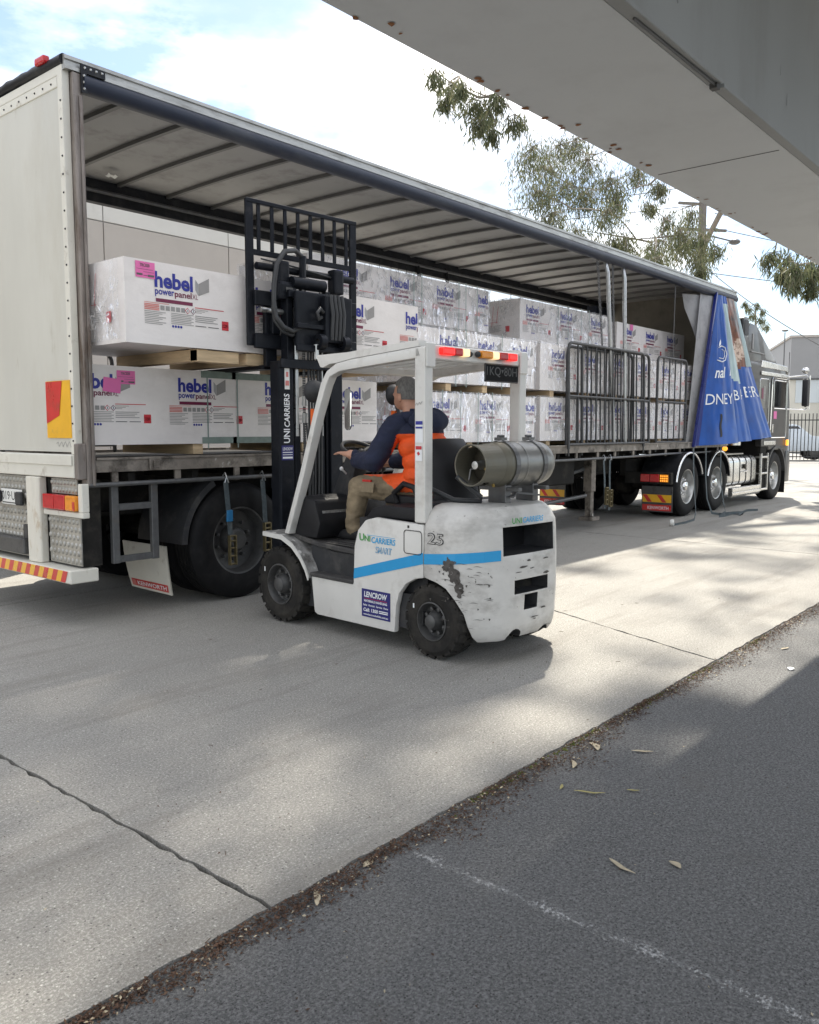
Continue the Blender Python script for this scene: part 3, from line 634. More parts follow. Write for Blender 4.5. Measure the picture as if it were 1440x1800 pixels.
# deck, coaming, tie rail
MB().box(X0+.14, X1, YN+.05, YF2-.03, 1.215, 1.262).build('deck', 'chassis', tr)
MB().prism([(YN-.02,1.18),(YN-.02,1.27),(YN-.035,1.275),(YN-.035,1.29),(YN+.05,1.29),(YN+.05,1.263),(YN-.0,1.263),(YN-.0,1.19),(YN+.03,1.18)], 'x', X0+.135, X1).build('coaming', 'coaming', tr)
MB().box(X0+.14, X1, YF2-.03, YF2+.03, 1.16, 1.29).build('coaming', 'coaming', tr)
MB().tube([(X0+.06,YN-.02,1.085),(5.0,YN-.02,1.088),(9,YN-.02,1.083),(12.3,YN-.02,1.085),(13.6,YN-.03,1.10),(X1-.2,YN-.02,1.095)], .019, 10).build('tie_rail', 'galv', tr, smooth=50)
for k in range(22):
    x = X0+.25 + k*.6 + rng.uniform(-.03,.03); MB().box(x, x+.055, YN-.008, YN+.012, 1.065, 1.178).build('rail_hanger', 'coaming', tr)
for x in (3.78, 6.2, 8.9): MB().box(x, x+.11, YN-.046, YN-.036, 1.185, 1.275).box(x+.03, x+.08, YN-.06, YN-.0461, 1.20, 1.26).build('coaming_latch', 'coaming', tr, bevel=.004)
# chassis
for y in (6.75, 7.65):
    MB().box(X0+.3, 13.2, y-.07, y+.07, 1.17, 1.205).box(X0+.3, 13.2, y-.012, y+.012, .80, 1.1695).box(X0+.3, 13.2, y-.07, y+.07, .765, .7995).build('chassis_beam', 'chassis', tr)
for k in range(22):
    x = X0+.45+k*.6; MB().box(x, x+.06, YN+.06, YF2-.06, 1.10, 1.165).build('cross_member', 'chassis', tr)
MB().box(X0+.04, X0+.2, YN+.05, YF2-.05, .46, 1.12).build('rear_crossmember', 'chassis', tr)
# wheels
def truck_wheel(parent, x, y, R_, side, rim, wid=.29, dual=True, alloy=False, hub=True, tyre='rubber_clean', alloy_hub='chrome'):
    """side -1: outer face towards -Y"""
    s = side; c = (x, y, R_); rr = R_*.57
    mb = MB()
    d0 = .03
    prof = [(rr*1.03, .012), (rr*1.03, .0), (rr*.97, .004), (rr*.93, .03), (rr*.90, .12), (rr*.42, .145 if not alloy else .10), (rr*.40, .09), (rr*.36, .07), (.001, .06)]
    mb.lathe([(r_, h) for r_, h in prof], c, (0, -s, 0), 40, 0)
    if alloy:
        for k in range(10):
            a = 2*math.pi*k/10; p = V(x+math.cos(a)*rr*.66, y - s*.118, R_+math.sin(a)*rr*.66)
            mb.lathe([(rr*.10, -.012), (rr*.10, .006), (rr*.085, .004), (.001, .006)], p, (0, s, 0), 10, 1)
        for k in range(10):
            a = 2*math.pi*(k+.5)/10; p = V(x+math.cos(a)*rr*.47, y - s*.10, R_+math.sin(a)*rr*.47); mb.lathe([(.018,-.02),(.018,.03),(.010,.04),(.001,.04)], p, (0, s, 0), 6, 2)
        mb.lathe([(rr*.34,-.02),(rr*.34,.03),(rr*.26,.07),(.001,.085)], (x, y - s*.08, R_), (0, s, 0), 20, 2)
    else:
        for k in range(10):
            a = 2*math.pi*(k+.5)/10; p = V(x+math.cos(a)*rr*.60, y - s*.13, R_+math.sin(a)*rr*.60); mb.lathe([(.016,-.01),(.016,.035),(.001,.04)], p, (0, s, 0), 6, 0)
        mb.lathe([(rr*.37,-.02),(rr*.35,.06),(rr*.27,.085),(.001,.09)], (x, y - s*.11, R_), (0, s, 0), 20, 0)
    w = mb.build('wheel', [rim, 'ink_black', alloy_hub], parent, at=(x, y, 0), smooth=35)
    t = MB(); gz = []
    prof = [(rr*1.0, .02), (rr*1.02, -.004), (rr*1.12, -.012), (R_*.80, -.018), (R_*.93, -.006), (R_*.965, .012), (R_*.995, .03)]
    for q in range(5): b0 = .03 + q*(wid-.06)/5; gz += [(R_, b0+.004), (R_, b0+(wid-.06)/5-.012), (R_-.014, b0+(wid-.06)/5-.008), (R_-.014, b0+(wid-.06)/5-.001)]
    prof += gz + [(R_*.99, wid-.03), (R_*.93, wid), (rr*1.02, wid+.01), (rr*1.0, wid-.02)]
    t.lathe(prof, c, (0, -s, 0), 48, 0)
    if dual: t.lathe([(r_, h+wid+.05) for r_, h in prof], c, (0, -s, 0), 40, 0)
    t.build('tyre', tyre, w, at=(x, y, 0), smooth=35)
    return w
for x in (4.74, 6.03, 7.32):
    truck_wheel(tr, x, 6.0, .52, -1, 'rim_grey')
    truck_wheel(tr, x, 8.38, .52, 1, 'rim_grey')
    MB().tube([(x, 6.3, .52), (x, 8.1, .52)], .075, 12).build('axle', 'chassis', tr)
    MB().box(x-.5, x+.2, 6.68, 6.82, .58, .70).build('suspension_arm', 'chassis', tr); MB().box(x-.5, x+.2, 7.58, 7.72, .58, .70).build('suspension_arm', 'chassis', tr)
# mudguard over the first axle
def guard(xc, y0, y1, r, a0, a1, name, mat, parent, t=.02, zc=.52, lip=True):
    n = 14; mb = MB(); pl = arc(xc, zc, r, a0, a1, n) + arc(xc, zc, r+t, a1, a0, n)
    mb.prism(pl, 'y', y0, y1)
    if lip: mb.prism(arc(xc, zc, r-.03, a0, a1, n) + arc(xc, zc, r+t+.004, a1, a0, n), 'y', y0-.015, y0-.0005)
    return mb.build(name, mat, parent, smooth=30)
guard(4.74, 6.0, 6.66, .60, 118, 178, 'mudguard', 'fl_dark', tr)
fl = MB()
def flap_fn(u, v):  # hanging rubber flap, slightly blown forward
    z = .54 - .42*v; return (3.98 + .03*v + .05*v*v*(.4+.6*u), 6.02 + .66*u, z)
fl.grid(flap_fn, 8, 8); fl.grid(lambda u, v: tuple(V(flap_fn(u, v)) + V(.010, 0, 0)), 8, 8)
flap = fl.build('mudflap', 'white_trim', tr, smooth=60)
def on_flap(x, z):   # x from left 0..1, z 0..1 on the red strip
    p = V(flap_fn(.06 + .88*(1-x), .80 + .15*(1-z))); return p + V(-.004, 0, 0)
mb = MB(); mb.grid(lambda u, v: tuple(on_flap(u, v)), 8, 2); mb.build('brand_strip', 'marker_red', flap)
mb = MB(); mb.text('KENWORTH', (0,0,0), (1,0,0), (0,0,1), 1, 1, bold=.02, fn=lambda a, b: V(flap_fn(.06+.88*(1-(.17+.80*a)), .80+.15*(1-(.2+.6*b)))) + V(-.008, 0, 0)); mb.build('brand_lettering', 'print_white', flap)
mb = MB(); mb.grid(lambda u, v: tuple(on_flap(.03+.09*u, .12+.76*v) + V(-.003,0,0)), 1, 1); mb.build('brand_badge', 'print_pink', flap)
# ladder rack hanging under the deck
ld = MB(); ya = 5.985
for x in (3.51, 3.86): ld.box(x-.03, x+.03, ya-.012, ya+.03, .46, 1.10)
for z in (.49, .90): ld.box(3.5405, 3.8295, ya-.008, ya+.026, z-.026, z+.026)
ld.build('load_rack', 'galv', tr, bevel=.004)
# landing legs
for y in (6.35, 8.05):
    MB().box(11.75, 11.89, y-.07, y+.07, .55, 1.19).box(11.77, 11.87, y-.05, y+.05, .16, .549).box(11.70, 11.94, y-.12, y+.12, .10, .159).build('landing_leg', 'coaming', tr, bevel=.006)
MB().tube([(11.82,6.42,.80),(11.82,7.98,.80)], .03, 8).build('landing_leg_shaft', 'chassis', tr)
MB().tube([(9.6,6.3,.62),(11.7,6.4,.90)], .028, 8).tube([(9.4,6.25,.42),(11.6,6.3,.50)], .03, 8).build('leg_brace', 'galv', tr)
MB().box(9.2, 10.9, 6.1, 6.7, .72, 1.12).build('side_locker', 'chassis', tr, bevel=.02)
MB().sphere((9.25, 5.96, 1.02), .03, 10).build('side_marker_lamp', 'amber_lit', tr)
MB().box(8.0, 8.9, 6.35, 6.75, .62, 1.0).tube([(8.0,6.9,.75),(9.3,6.9,.75)], .13, 12).build('air_tank', 'chassis', tr, smooth=40)
# front bulkhead and inside lining
MB().box(X1-.06, X1, YN+.05, YF2-.02, 1.27, 4.116).build('front_bulkhead', 'bulkhead', tr)
cd = MB()
def fold_far(u, v): return (15.2 + 1.0*u, YF2-.16 + .07*math.sin(u*19) + .04*v*math.sin(u*7), 3.95 - 2.65*v)
cd.grid(fold_far, 60, 6); cd.build('gathered_curtain', 'navy_track', tr, smooth=60)
# vertical curtain poles and their chains, near side and far side
def pole(xa, za, xb, zb, y, r=.030, mat='galv_bright'):
    MB().tube([(xa+.012, y+.10, za), (xa, y+.03, za-.10), (xa+(xb-xa)*.1, y, za-.28), (xb, y, zb)], r, 12).build('curtain_pole', mat, tr, smooth=50)
pole(11.50, 4.07, 11.84, 1.30, YN+.02); pole(12.06, 4.07, 12.22, 1.30, YN+.02)
pole(10.05, 4.08, 10.05, 1.30, YF2-.1, .03, 'black_steel'); pole(10.75, 4.08, 10.75, 1.30, YF2-.1, .03, 'black_steel')
def chain(x, y, z0, z1, sway=0):
    mb = MB(); z = z0; k = 0
    while z > z1:
        c = V(x + sway*(z0-z)/(z0-z1), y, z); L = .024; w = .010; n = 8; P = []
        ax = V(1,0,0) if k % 2 else V(0,1,0)
        P = [c + ax*(w*math.cos(2*math.pi*i/n)) + V(0,0,1)*(L*math.sin(2*math.pi*i/n)) for i in range(n)]
        mb.tube(P + [P[0]], .0042, 4, cap=False); z -= .036; k += 1
    mb.build('chain', 'galv', tr)
chain(11.20, YN+.03, 4.0, 2.72, .22); chain(11.28, YN+.05, 4.0, 2.72, .20); chain(11.68, YN+.03, 3.98, 2.75, .12); chain(11.74, YN+.05, 3.98, 2.75, .12)
MB().tube([(14.0,YN+.04,3.98),(13.98,YN+.04,2.6)], .008, 5).build('hanging_strap', 'galv', tr)
for x in (9.2, 9.45, 9.62, 9.8, 12.6): MB().tube([(x,YF2-.06,3.95),(x+.02,YF2-.06,2.6)], .006, 4).build('hanging_strap', 'black_steel', tr)
# torn scraps on the lining
MB().grid(lambda u, v: (4.72+.12*u, 7.95+.09*v, 4.055+arch(8)-.02*abs(math.sin(u*5+v*3))), 5, 3).build('lining_tear', 'plate_white', tr)
MB().grid(lambda u, v: (5.1+.28*u, 6.32+.03*v*math.sin(u*3.1)+.02*u, 4.10+arch(6.3)-.013), 6, 2).build('lining_tear', 'ink_black', tr)

# ---- gathered blue side curtain: three big overlapping folds fanning out to the bottom
FOLDS = [  # top left, top right, bottom left, bottom right (x, y), bulge
 ((15.60,YN-.04),(15.80,YN-.10),(14.80,YN-.05),(15.76,5.44),.13),
 ((15.79,YN-.03),(15.97,YN-.10),(15.66,5.62),(16.33,5.41),.08),
 ((15.96,YN-.03),(16.42,YN-.08),(16.20,5.60),(17.15,5.30),.11)]
def curtain(k, u, v):   # v 0 top, 1 bottom
    tl, tr_, bl, br_, bg_ = FOLDS[k]; e = v**1.1
    a = (tl[0]*(1-u)+tr_[0]*u, tl[1]*(1-u)+tr_[1]*u); b = (bl[0]*(1-u)+br_[0]*u, bl[1]*(1-u)+br_[1]*u)
    d = V(br_[0]-bl[0], br_[1]-bl[1], 0).normalized(); n_ = V(d.y, -d.x, 0)
    zb = (1.22+.05*u, 1.28+.02*u, 1.30+.07*u)[k]
    p = V(a[0]*(1-e)+b[0]*e, a[1]*(1-e)+b[1]*e, 3.96+(zb-3.96)*v)
    crease = .03*math.sin(math.pi*min(1, max(0, (v-.06)/.4)))*math.sin(u*9+k)
    return p + n_*(bg_*math.sin(math.pi*u**.85)*(.15+.85*e) + crease*(1-e) + .030*e*noise.noise(V(u*5+k*5, v*1.6, 2)) + .012*noise.noise(V(u*9+k, v*7, 5)))
def cu_m(k, u, v):
    if k == 0 and u < .07: return 1
    if k == 0: return 0
    if k == 1 and .05 < v < .55 + .05*u: return 2
    if k == 2 and v < .50 - .02*u: return 4 if .31 + .03*math.sin(u*8) < v < .44 + .03*math.sin(u*5+1) else 3
    return 0
def cu_n(k, u, v):
    return (curtain(k, min(1, u+.01), v) - curtain(k, max(0, u-.01), v)).cross(V(0,0,1)).normalized()
cb = MB()
for k in range(3):
    cb.grid(lambda u, v: tuple(curtain(k, u, v)), 30, 60, mf=lambda u, v: cu_m(k, u, v))
    cb.grid(lambda u, v: tuple(curtain(k, u, v) - cu_n(k, u, v)*.004), 30, 30, m=5)
    cb.grid(lambda u, v: tuple(curtain(k, 1, v) + V(.002+.05*u, .13*u*(.25+.75*v), 0)), 6, 30, m=0)     # the return of the fold behind its front edge
cb.grid(lambda u, v: (16.30+.35*u-.05*v, YN-.05-.14*math.sin(u*9)*v-.25*v*u, 3.95-1.25*v), 20, 10, m=2)
cur = cb.build('side_curtain', ['curtain_blue','curtain_navy','curtain_pale','curtain_brown','curtain_bread','curtain_grey'], tr, smooth=55); cur['label'] = 'blue printed side curtain pulled forward and bunched in folds'
def cu_text(body, k, u0, u1, v0, v1, bold=0., shear=0., clip=2.):
    P, F = text_geo(body, bold, shear); m_ = MB(); Q = []
    for a, b in P: u = u0+(u1-u0)*a; v = v1+(v0-v1)*b; Q.append((u, curtain(k, min(1, u), v) + cu_n(k, min(1, u), v)*.007))
    for f in F:
        if all(Q[i][0] <= clip for i in f): m_.add([Q[i][1] for i in f], [tuple(range(len(f)))])
    return m_.build('curtain_lettering', 'print_white', cur)
cu_text('DNEY', 0, .10, .93, .665, .735); cu_text('B', 1, .36, .66, .645, .715); cu_text('A', 1, .74, 1.08, .64, .71, clip=.98); cu_text('ER', 2, .32, .95, .625, .70)
cu_text('nal', 0, .27, .72, .485, .56, .015, .25); cu_text('F', 0, .88, 1.1, .475, .545, .015, .25, clip=.98)
def cu_pt(u, v): return curtain(0, u, v) + cu_n(0, u, v)*.008
lg = MB()
ap = [(.33,.44),(.55,.452),(.74,.44),(.82,.40),(.76,.355),(.58,.345),(.42,.355)]
lg.tube([cu_pt(*q) for q in ap], .010, 5); lg.tube([cu_pt(u, v) for u, v in ((.42,.425),(.62,.432),(.72,.41),(.70,.375),(.58,.368))], .007, 5)
lg.poly([cu_pt(*q) for q in ((.42,.345),(.47,.315),(.55,.30),(.56,.325),(.50,.342))])
lg.build('curtain_emblem', 'print_white', cur)
MB().grid(lambda u, v: tuple(cu_pt(.45+.05*u+.012*math.sin(v*9), .80+.15*v)), 2, 8).build('curtain_tear', 'ink_black', cur)
# grey inside of the curtain end hanging behind the blue edge
gi = MB(); gi.grid(lambda u, v: (15.05+.62*u - .42*v*(1-u*.6), YN+.02+.03*math.sin(u*6)+.015*v, 3.93-2.66*v), 16, 10)
gi.grid(lambda u, v: (14.72+.36*u+.12*v, YN+.22-.18*u, 3.90-(.8+.25*u)*v*(.3+.7*u)), 6, 4)
gi.build('curtain_end', 'curtain_grey', tr, smooth=60)
MB().bar((15.59,YN-.06,3.99),(14.76,YN-.06,1.20), .05, .05).build('curtain_end_pole', 'curtain_navy', cur)
# hanging ratchet straps on the prime mover end are separate things (see below)
# ================================================================ prime mover
TN, TF = 5.80, 8.22
tk = thing('prime_mover', (16.6, 7.0, 0), 'dark grey cab-over prime mover with alloy wheels and polished fuel tanks', 'truck')
for y in (6.62, 7.4): MB().box(13.5, 19.6, y-.05, y+.05, .72, 1.0).build('chassis_rail', 'chassis', tk)
MB().lathe([(.48,0),(.48,.06),(.001,.06)], (14.9, 7.0, 1.08), (0,0,1), 24).build('turntable', 'chassis', tk)
for x in (14.38, 15.76):
    truck_wheel(tk, x, TN+.03, .52, -1, 'rim_alloy', alloy=True); truck_wheel(tk, x, TF-.03, .52, 1, 'rim_alloy', alloy=True)
    MB().tube([(x,6.2,.52),(x,7.85,.52)], .09, 12).sphere((x,7.0,.52), .2, 12).build('axle', 'chassis', tk, smooth=50)
truck_wheel(tk, 19.12, TN+.03, .52, -1, 'rim_alloy', alloy=True, dual=False); truck_wheel(tk, 19.12, TF-.03, .52, 1, 'rim_alloy', alloy=True, dual=False)
MB().tube([(19.12,6.2,.5),(19.12,7.85,.5)], .07, 10).build('axle', 'chassis', tk)
for x, a0, a1 in ((14.38, 20, 170), (15.76, 10, 165)):
    for ya, yb in ((TN, TN+.64), (TF-.64, TF)):
        g_ = guard(x, ya, yb, .58, a0, a1, 'drive_mudguard', 'black_steel', tk, t=.015, lip=False)
        n = 16; MB().tube([(p[0], ya-.012, p[1]) for p in arc(x, .52, .588, a0, a1, n)], .022, 8).build('guard_trim', 'chrome', g_, smooth=50)
# rear lamps and mudflaps, one set each side
def rear_set(ya, yb, s):
    MB().box(13.42, 13.52, ya, yb+.28, .60, .795).build('lamp_bar', 'chassis', tk, bevel=.01)
    for i, (u0, u1, mt) in enumerate(((.04,.19,'amber_lens'),(.20,.36,'red_lens'),(.37,.53,'red_lens'))):
        p0, p1 = (ya+u0, ya+u1) if s < 0 else (yb-u1, yb-u0)
        l_ = MB().box(13.395, 13.42, p0, p1, .635, .765).build('rear_lamp', mt, tk, bevel=.008)
        if i == 0:
            q = MB()
            for a in range(4):
                for b in range(3): q.dome((13.394, p0+.02+a*.035, .66+b*.04), (-1,0,0), .012, .006, 6)
            q.build('lamp_diodes', 'amber_lit', l_)
    pl = MB().box(13.50, 13.512, ya+.0, yb, .13, .56).build('mudflap', 'rim_grey', tk)
    q = MB(); xx = 13.4955; n = 4; w_ = (yb-ya-.03)/n
    for i in range(n):
        a = yb-.015-w_*i; q.poly([(xx,a,.42),(xx,a-w_,.42),(xx,a-w_,.29),(xx,a,.29)], 1)
        if i % 2 == 0: q.poly([(xx-.003,a,.415),(xx-.003,a-w_*.6,.415),(xx-.003,a-w_*1.35,.295),(xx-.003,a-w_*.75,.295)], 0)
    q.build('hazard_plate', ['marker_red','marker_yellow'], pl)
    MB().quad((xx,yb-.015,.15),(xx,ya+.015,.15),(xx,ya+.015,.25),(xx,yb-.015,.25)).build('brand_strip', 'marker_red', pl)
    MB().text('KENWORTH', (xx-.003,yb-.11,.17), (0,-1,0), (0,0,1), yb-ya-.17, .055, bold=.01).build('brand_lettering', 'print_white', pl)
rear_set(5.72, 6.26, -1); rear_set(7.74, 8.28, 1)
# fuel tanks with straps, side skirt
tp = rrect(TN+.03, TN+.66, .40, .99, .13, 5)
tank = MB().prism(tp, 'x', 16.32, 17.95).build('fuel_tank', 'tank_alu', tk, bevel=.02, seg=2, smooth=40)
for x in (16.62, 16.98, 17.34, 17.66):
    MB().prism(rrect(TN+.022, TN+.668, .392, .998, .135, 5), 'x', x-.012, x+.012).build('tank_strap', 'black_steel', tank, smooth=40)
MB().lathe([(.05,0),(.05,.03),(.03,.04),(.001,.04)], (17.2, TN+.02, .78), (0,-1,0), 16).build('tank_cap', 'gas_dark', tank)
MB().tube([(17.1,TN+.0,.68),(17.3,TN+.0,.68)], .012, 8).build('tank_handle', 'chrome', tank)
MB().prism([(TN-.02,.20),(TN-.05,.24),(TN-.05,.29),(TN-.035,.30),(TN-.05,.31),(TN-.05,.38),(TN+.04,.385),(TN+.04,.20)], 'x', 16.4, 18.0).build('tank_step', 'tank_alu', tk, bevel=.004)
MB().prism(rrect(TF-.66, TF-.03, .40, .99, .13, 5), 'x', 16.32, 17.95).build('fuel_tank', 'tank_alu', tk, smooth=40)
MB().box(15.9, 17.3, TN+.08, TN+.60, 1.02, 1.045).build('tank_catwalk', 'treadplate', tk)
# cab body: sleeper + day cab
prof = [(17.22,1.32),(17.22,2.80),(17.30,2.88),(19.62,2.86),(19.80,2.72),(19.96,2.05),(20.0,1.30),(19.9,.62),(19.72,.62),(19.72,.95),(19.60,1.07),(18.62,1.07),(18.5,1.20),(18.42,1.32)]
cab = MB().prism(prof, 'y', TN, TF).build('cab', 'truck_grey', tk, bevel=.05, seg=3, smooth=35)
fair = MB().prism([(17.24,2.87),(17.24,3.50),(17.36,3.62),(17.75,3.60),(17.95,3.50),(19.20,2.90),(19.2,2.86)], 'y', TN+.06, TF-.06).build('roof_fairing', 'truck_grey', tk, bevel=.05, seg=3, smooth=35)
MB().box(17.5, 17.56, TN+.048, TN+.058, 3.12, 3.42).tube([(17.42,TN+.045,3.06),(18.2,TN+.045,3.06)], .012, 6).build('fairing_badge', 'print_grey', fair)
# air intake snorkel and exhaust stack behind the cab
MB().prism(rrect(16.88, 17.18, 2.62, 3.70, .10, 5), 'y', TN+.02, TN+.42).build('air_intake', 'truck_grey', tk, bevel=.03, seg=2, smooth=40)
MB().prism(rrect(16.93, 17.135, 3.34, 3.64, .05, 4), 'y', TN+.012, TN+.0185).build('intake_mouth', 'ink_black', tk)
MB().prism(rrect(16.868, 16.879, 3.30, 3.66, .004, 2), 'y', TN+.06, TN+.38).build('intake_grille', 'ink_black', tk)
MB().tube([(17.05,TN+.2,1.2),(17.05,TN+.2,2.62)], .14, 16).build('intake_pipe', 'tank_alu', tk, smooth=50)
for i, z in enumerate((1.6, 2.2)): MB().tube([(17.05,TN+.2,z),(17.05,TN+.2,z+.04)], .146, 16).build('pipe_band', 'chrome', tk)
# roof rail visor, door, windows
MB().box(17.9, 19.66, TN-.035, TN-.002, 2.62, 2.70).build('drip_rail', 'tank_alu', tk, bevel=.012, seg=2)
MB().prism([(17.9,2.78),(19.55,2.78),(19.70,2.70),(19.62,2.88),(17.95,2.92)], 'y', TN-.02, TN+.3).build('sun_visor', 'tank_alu', tk, bevel=.01)
def bead(pl, name, par, mat='chrome', y=TN-.006, r=.010): MB().tube([(a, y, b) for a, b in pl] + [(pl[0][0], y, pl[0][1])], r, 6, cap=False).build(name, mat, par)
door = MB().prism(rrect(18.62, 19.66, 1.34, 2.60, .06, 4), 'y', TN-.012, TN-.002).build('door', 'truck_grey', tk, smooth=40)
bead(rrect(18.62, 19.66, 1.34, 2.60, .06, 4), 'door_bead', door, y=TN-.016)
MB().prism(rrect(18.76, 19.56, 1.98, 2.53, .05, 4), 'y', TN-.020, TN-.0125).build('window_glass', 'dark_glass', door)
bead(rrect(18.74, 19.58, 1.96, 2.55, .05, 4), 'window_bead', door, y=TN-.02)
MB().box(18.66, 18.72, TN-.05, TN-.013, 1.45, 1.62).build('door_handle', 'chrome', door, bevel=.008)

MB().box(18.80, 19.0, TN-.0155, TN-.0135, 1.74, 1.90).build('door_decal', 'pink_label', door)
slp = MB().prism(rrect(17.86, 18.46, 1.95, 2.55, .07, 4), 'y', TN-.010, TN-.002).build('sleeper_panel', 'truck_grey', tk)
bead(rrect(17.86, 18.46, 1.62, 2.55, .07, 4), 'panel_bead', slp)
bead(rrect(17.86, 18.46, 1.34, 1.56, .05, 4), 'panel_bead', slp)
MB().box(18.10, 18.15, TN-.014, TN-.0105, 2.1, 2.4).box(18.16, 18.20, TN-.014, TN-.0105, 2.24, 2.4).build('panel_decal', 'print_grey', slp)
MB().box(17.98, 18.09, TN-.0135, TN-.0105, 2.14, 2.36).build('panel_decal', 'print_maroon', slp)
MB().tube([(18.52,TN-.04,1.5),(18.52,TN-.05,2.45)], .014, 8).build('grab_rail', 'chrome', tk)

# mirrors
mr_ = MB().prism(rrect(19.86, 20.06, 2.02, 2.62, .05, 4), 'y', TN-.38, TN-.26).build('door_mirror', 'ink_black', tk, bevel=.02, seg=2, smooth=40)
MB().tube([(19.72,TN-.0,2.66),(19.95,TN-.32,2.70),(19.98,TN-.34,2.66)], .016, 8).tube([(19.72,TN-.0,1.96),(19.95,TN-.32,1.94),(19.98,TN-.34,1.98)], .016, 8).tube([(20.08,TN-.36,1.96),(20.08,TN-.36,2.70)], .014, 8).build('mirror_arm', 'chrome', mr_, smooth=50)
MB().sphere((19.96,TN-.32,2.10), .10, 14, sc=(.8,.5,1)).build('spot_mirror', 'ink_black', mr_, smooth=60)
MB().lathe([(.06,0),(.075,.02),(.06,.04),(.001,.05)], (19.93,TN-.3,2.80), (-1,-.4,0), 16).build('round_mirror', 'chrome', mr_, smooth=50)
MB().tube([(19.7,TN-.02,2.75),(19.7,TN-.02,3.2)], .006, 5).build('aerial', 'black_steel', tk)
# lower cab: steps, wheel arch trim, bumper, indicator
st_ = MB().box(18.15, 18.52, TN+.02, TN+.4, .22, 1.30).build('step_well', 'chassis', tk)
for z in (.27, .60, .94): MB().box(18.12, 18.50, TN-.03, TN+.12, z-.02, z+.02).build('step', 'tank_alu', st_, bevel=.006)
MB().box(18.09, 18.13, TN-.03, TN+.02, .24, 1.02).box(18.49, 18.53, TN-.03, TN+.02, .24, 1.02).build('step_side', 'tank_alu', st_, bevel=.006)
MB().prism(rrect(18.05, 19.5, 1.16, 1.31, .03, 3), 'y', TN-.02, TN+.1).build('lower_panel', 'truck_grey', tk, bevel=.015)
MB().box(18.2, 18.95, TN-.032, TN-.021, 1.19, 1.27).build('step_tread', 'tank_alu', tk, bevel=.004)
guard(19.12, TN-.02, TN+.35, .60, 5, 178, 'front_wheel_arch', 'rim_grey', tk, t=.05, lip=False)
MB().prism([(19.72,.35),(20.03,.35),(20.06,.80),(20.0,1.05),(19.74,1.05)], 'y', TN-.02, TF+.02).build('front_bumper', 'truck_grey', tk, bevel=.03, seg=2, smooth=40)
MB().box(19.66, 19.76, TN-.07, TN-.021, 1.16, 1.29).build('indicator', 'amber_lit', tk, bevel=.02, seg=2)
MB().box(19.70, 19.72, TN-.02, TN+.5, .12, .6).build('front_mudflap', 'rubber_clean', tk)
MB().sphere((16.6,TN+.2,1.14), .05, 10).build('deck_lamp', 'amber_lit', tk)
MB().tube([(17.0,6.4,1.3),(16.7,6.3,1.9),(16.55,6.4,1.6)], .02, 8).tube([(17.0,6.6,1.3),(16.7,6.5,2.0),(16.55,6.6,1.7)], .02, 8).build('air_hose', 'marker_red', tk, smooth=60)
# ================================================================ wrapped panel packs
PMATS = ['print_blue','print_maroon','print_red','print_pink','print_grey','print_dark','print_white','pack_grey','curtain_grey']
def print_block(mb, x, zt, y, k=1.0):
    """one printed panel of the wrapping: x logo start, zt top of pack, y face (facing -Y)"""
    U, W_ = (1,0,0), (0,0,1); yy = y - .0025
    def T(b, u, z, w, h, m, bold=0.): mb.text(b, (x+u, yy, zt+z), U, W_, w, h, m, bold)
    def B(u0, u1, z0, z1, m, d=0.): mb.quad((x+u0,yy-d,zt+z0),(x+u1,yy-d,zt+z0),(x+u1,yy-d,zt+z1),(x+u0,yy-d,zt+z1), m)
    T('hebel', 0, -.185, .335, .118, 0, .035)
    T('power', .003, -.250, .165, .052, 0, .02); T('panel', .172, -.250, .150, .060, 1, .02); T('XL', .328, -.236, .052, .038, 1, .0)
    B(.008, .330, -.288, -.262, 1)
    mb.poly([(x+.358,yy,zt-.165),(x+.385,yy,zt-.205),(x+.385,yy,zt-.115),(x+.358,yy,zt-.085)], 8)
    mb.poly([(x+.387,yy,zt-.205),(x+.485,yy,zt-.165),(x+.485,yy,zt-.062),(x+.387,yy,zt-.115)], 7)
    for i in range(4): B(-.09, .035, -.315-.012*i, -.307-.012*i, 3)
    B(-.09, .12, -.300, -.296, 3); B(.25+.1, .62, -.300, -.294, 2)
    for i in range(5): B(.045+.045*i, .08+.045*i, -.345, -.312, 4)
    for i in range(8): B(-.09, .09 - .03*(i % 3), -.365-.0125*i, -.360-.0125*i, 4)
    for i in range(7): B(.135, .335 - .02*(i % 2), -.362-.0125*i, -.357-.0125*i, 4)
    for i in range(3): B(.35, .47-.03*i, -.313-.011*i, -.309-.011*i, 4)
    for i in range(4): B(.35, .56-.02*(i % 3), -.362-.014*i, -.356-.014*i, 4)
    B(.35, .45, -.437, -.431, 5); B(.47, .57, -.437, -.431, 5)
    for i, u in enumerate((.262, .312)):
        c = (x+u+.02, zt-.328); s = .024
        mb.poly([(c[0]-s,yy,c[1]),(c[0],yy,c[1]-s),(c[0]+s,yy,c[1]),(c[0],yy,c[1]+s)], 2 if i == 0 else 1)
        s = .018; mb.poly([(c[0]-s,yy-.002,c[1]),(c[0],yy-.002,c[1]-s),(c[0]+s,yy-.002,c[1]),(c[0],yy-.002,c[1]+s)], 6)
        mb.quad((c[0]-.003,yy-.004,c[1]-.009),(c[0]+.003,yy-.004,c[1]-.009),(c[0]+.003,yy-.004,c[1]+.01),(c[0]-.003,yy-.004,c[1]+.01), 5)
    for i in range(4): mb.poly([(x+.150+.024*i+.010*math.cos(a*math.pi/4), yy, zt-.455+.010*math.sin(a*math.pi/4)) for a in range(8)], 0)
    B(.60, .665, -.445, -.375, 2); T('CSR', .606, -.424, .052, .024, 6, .02)
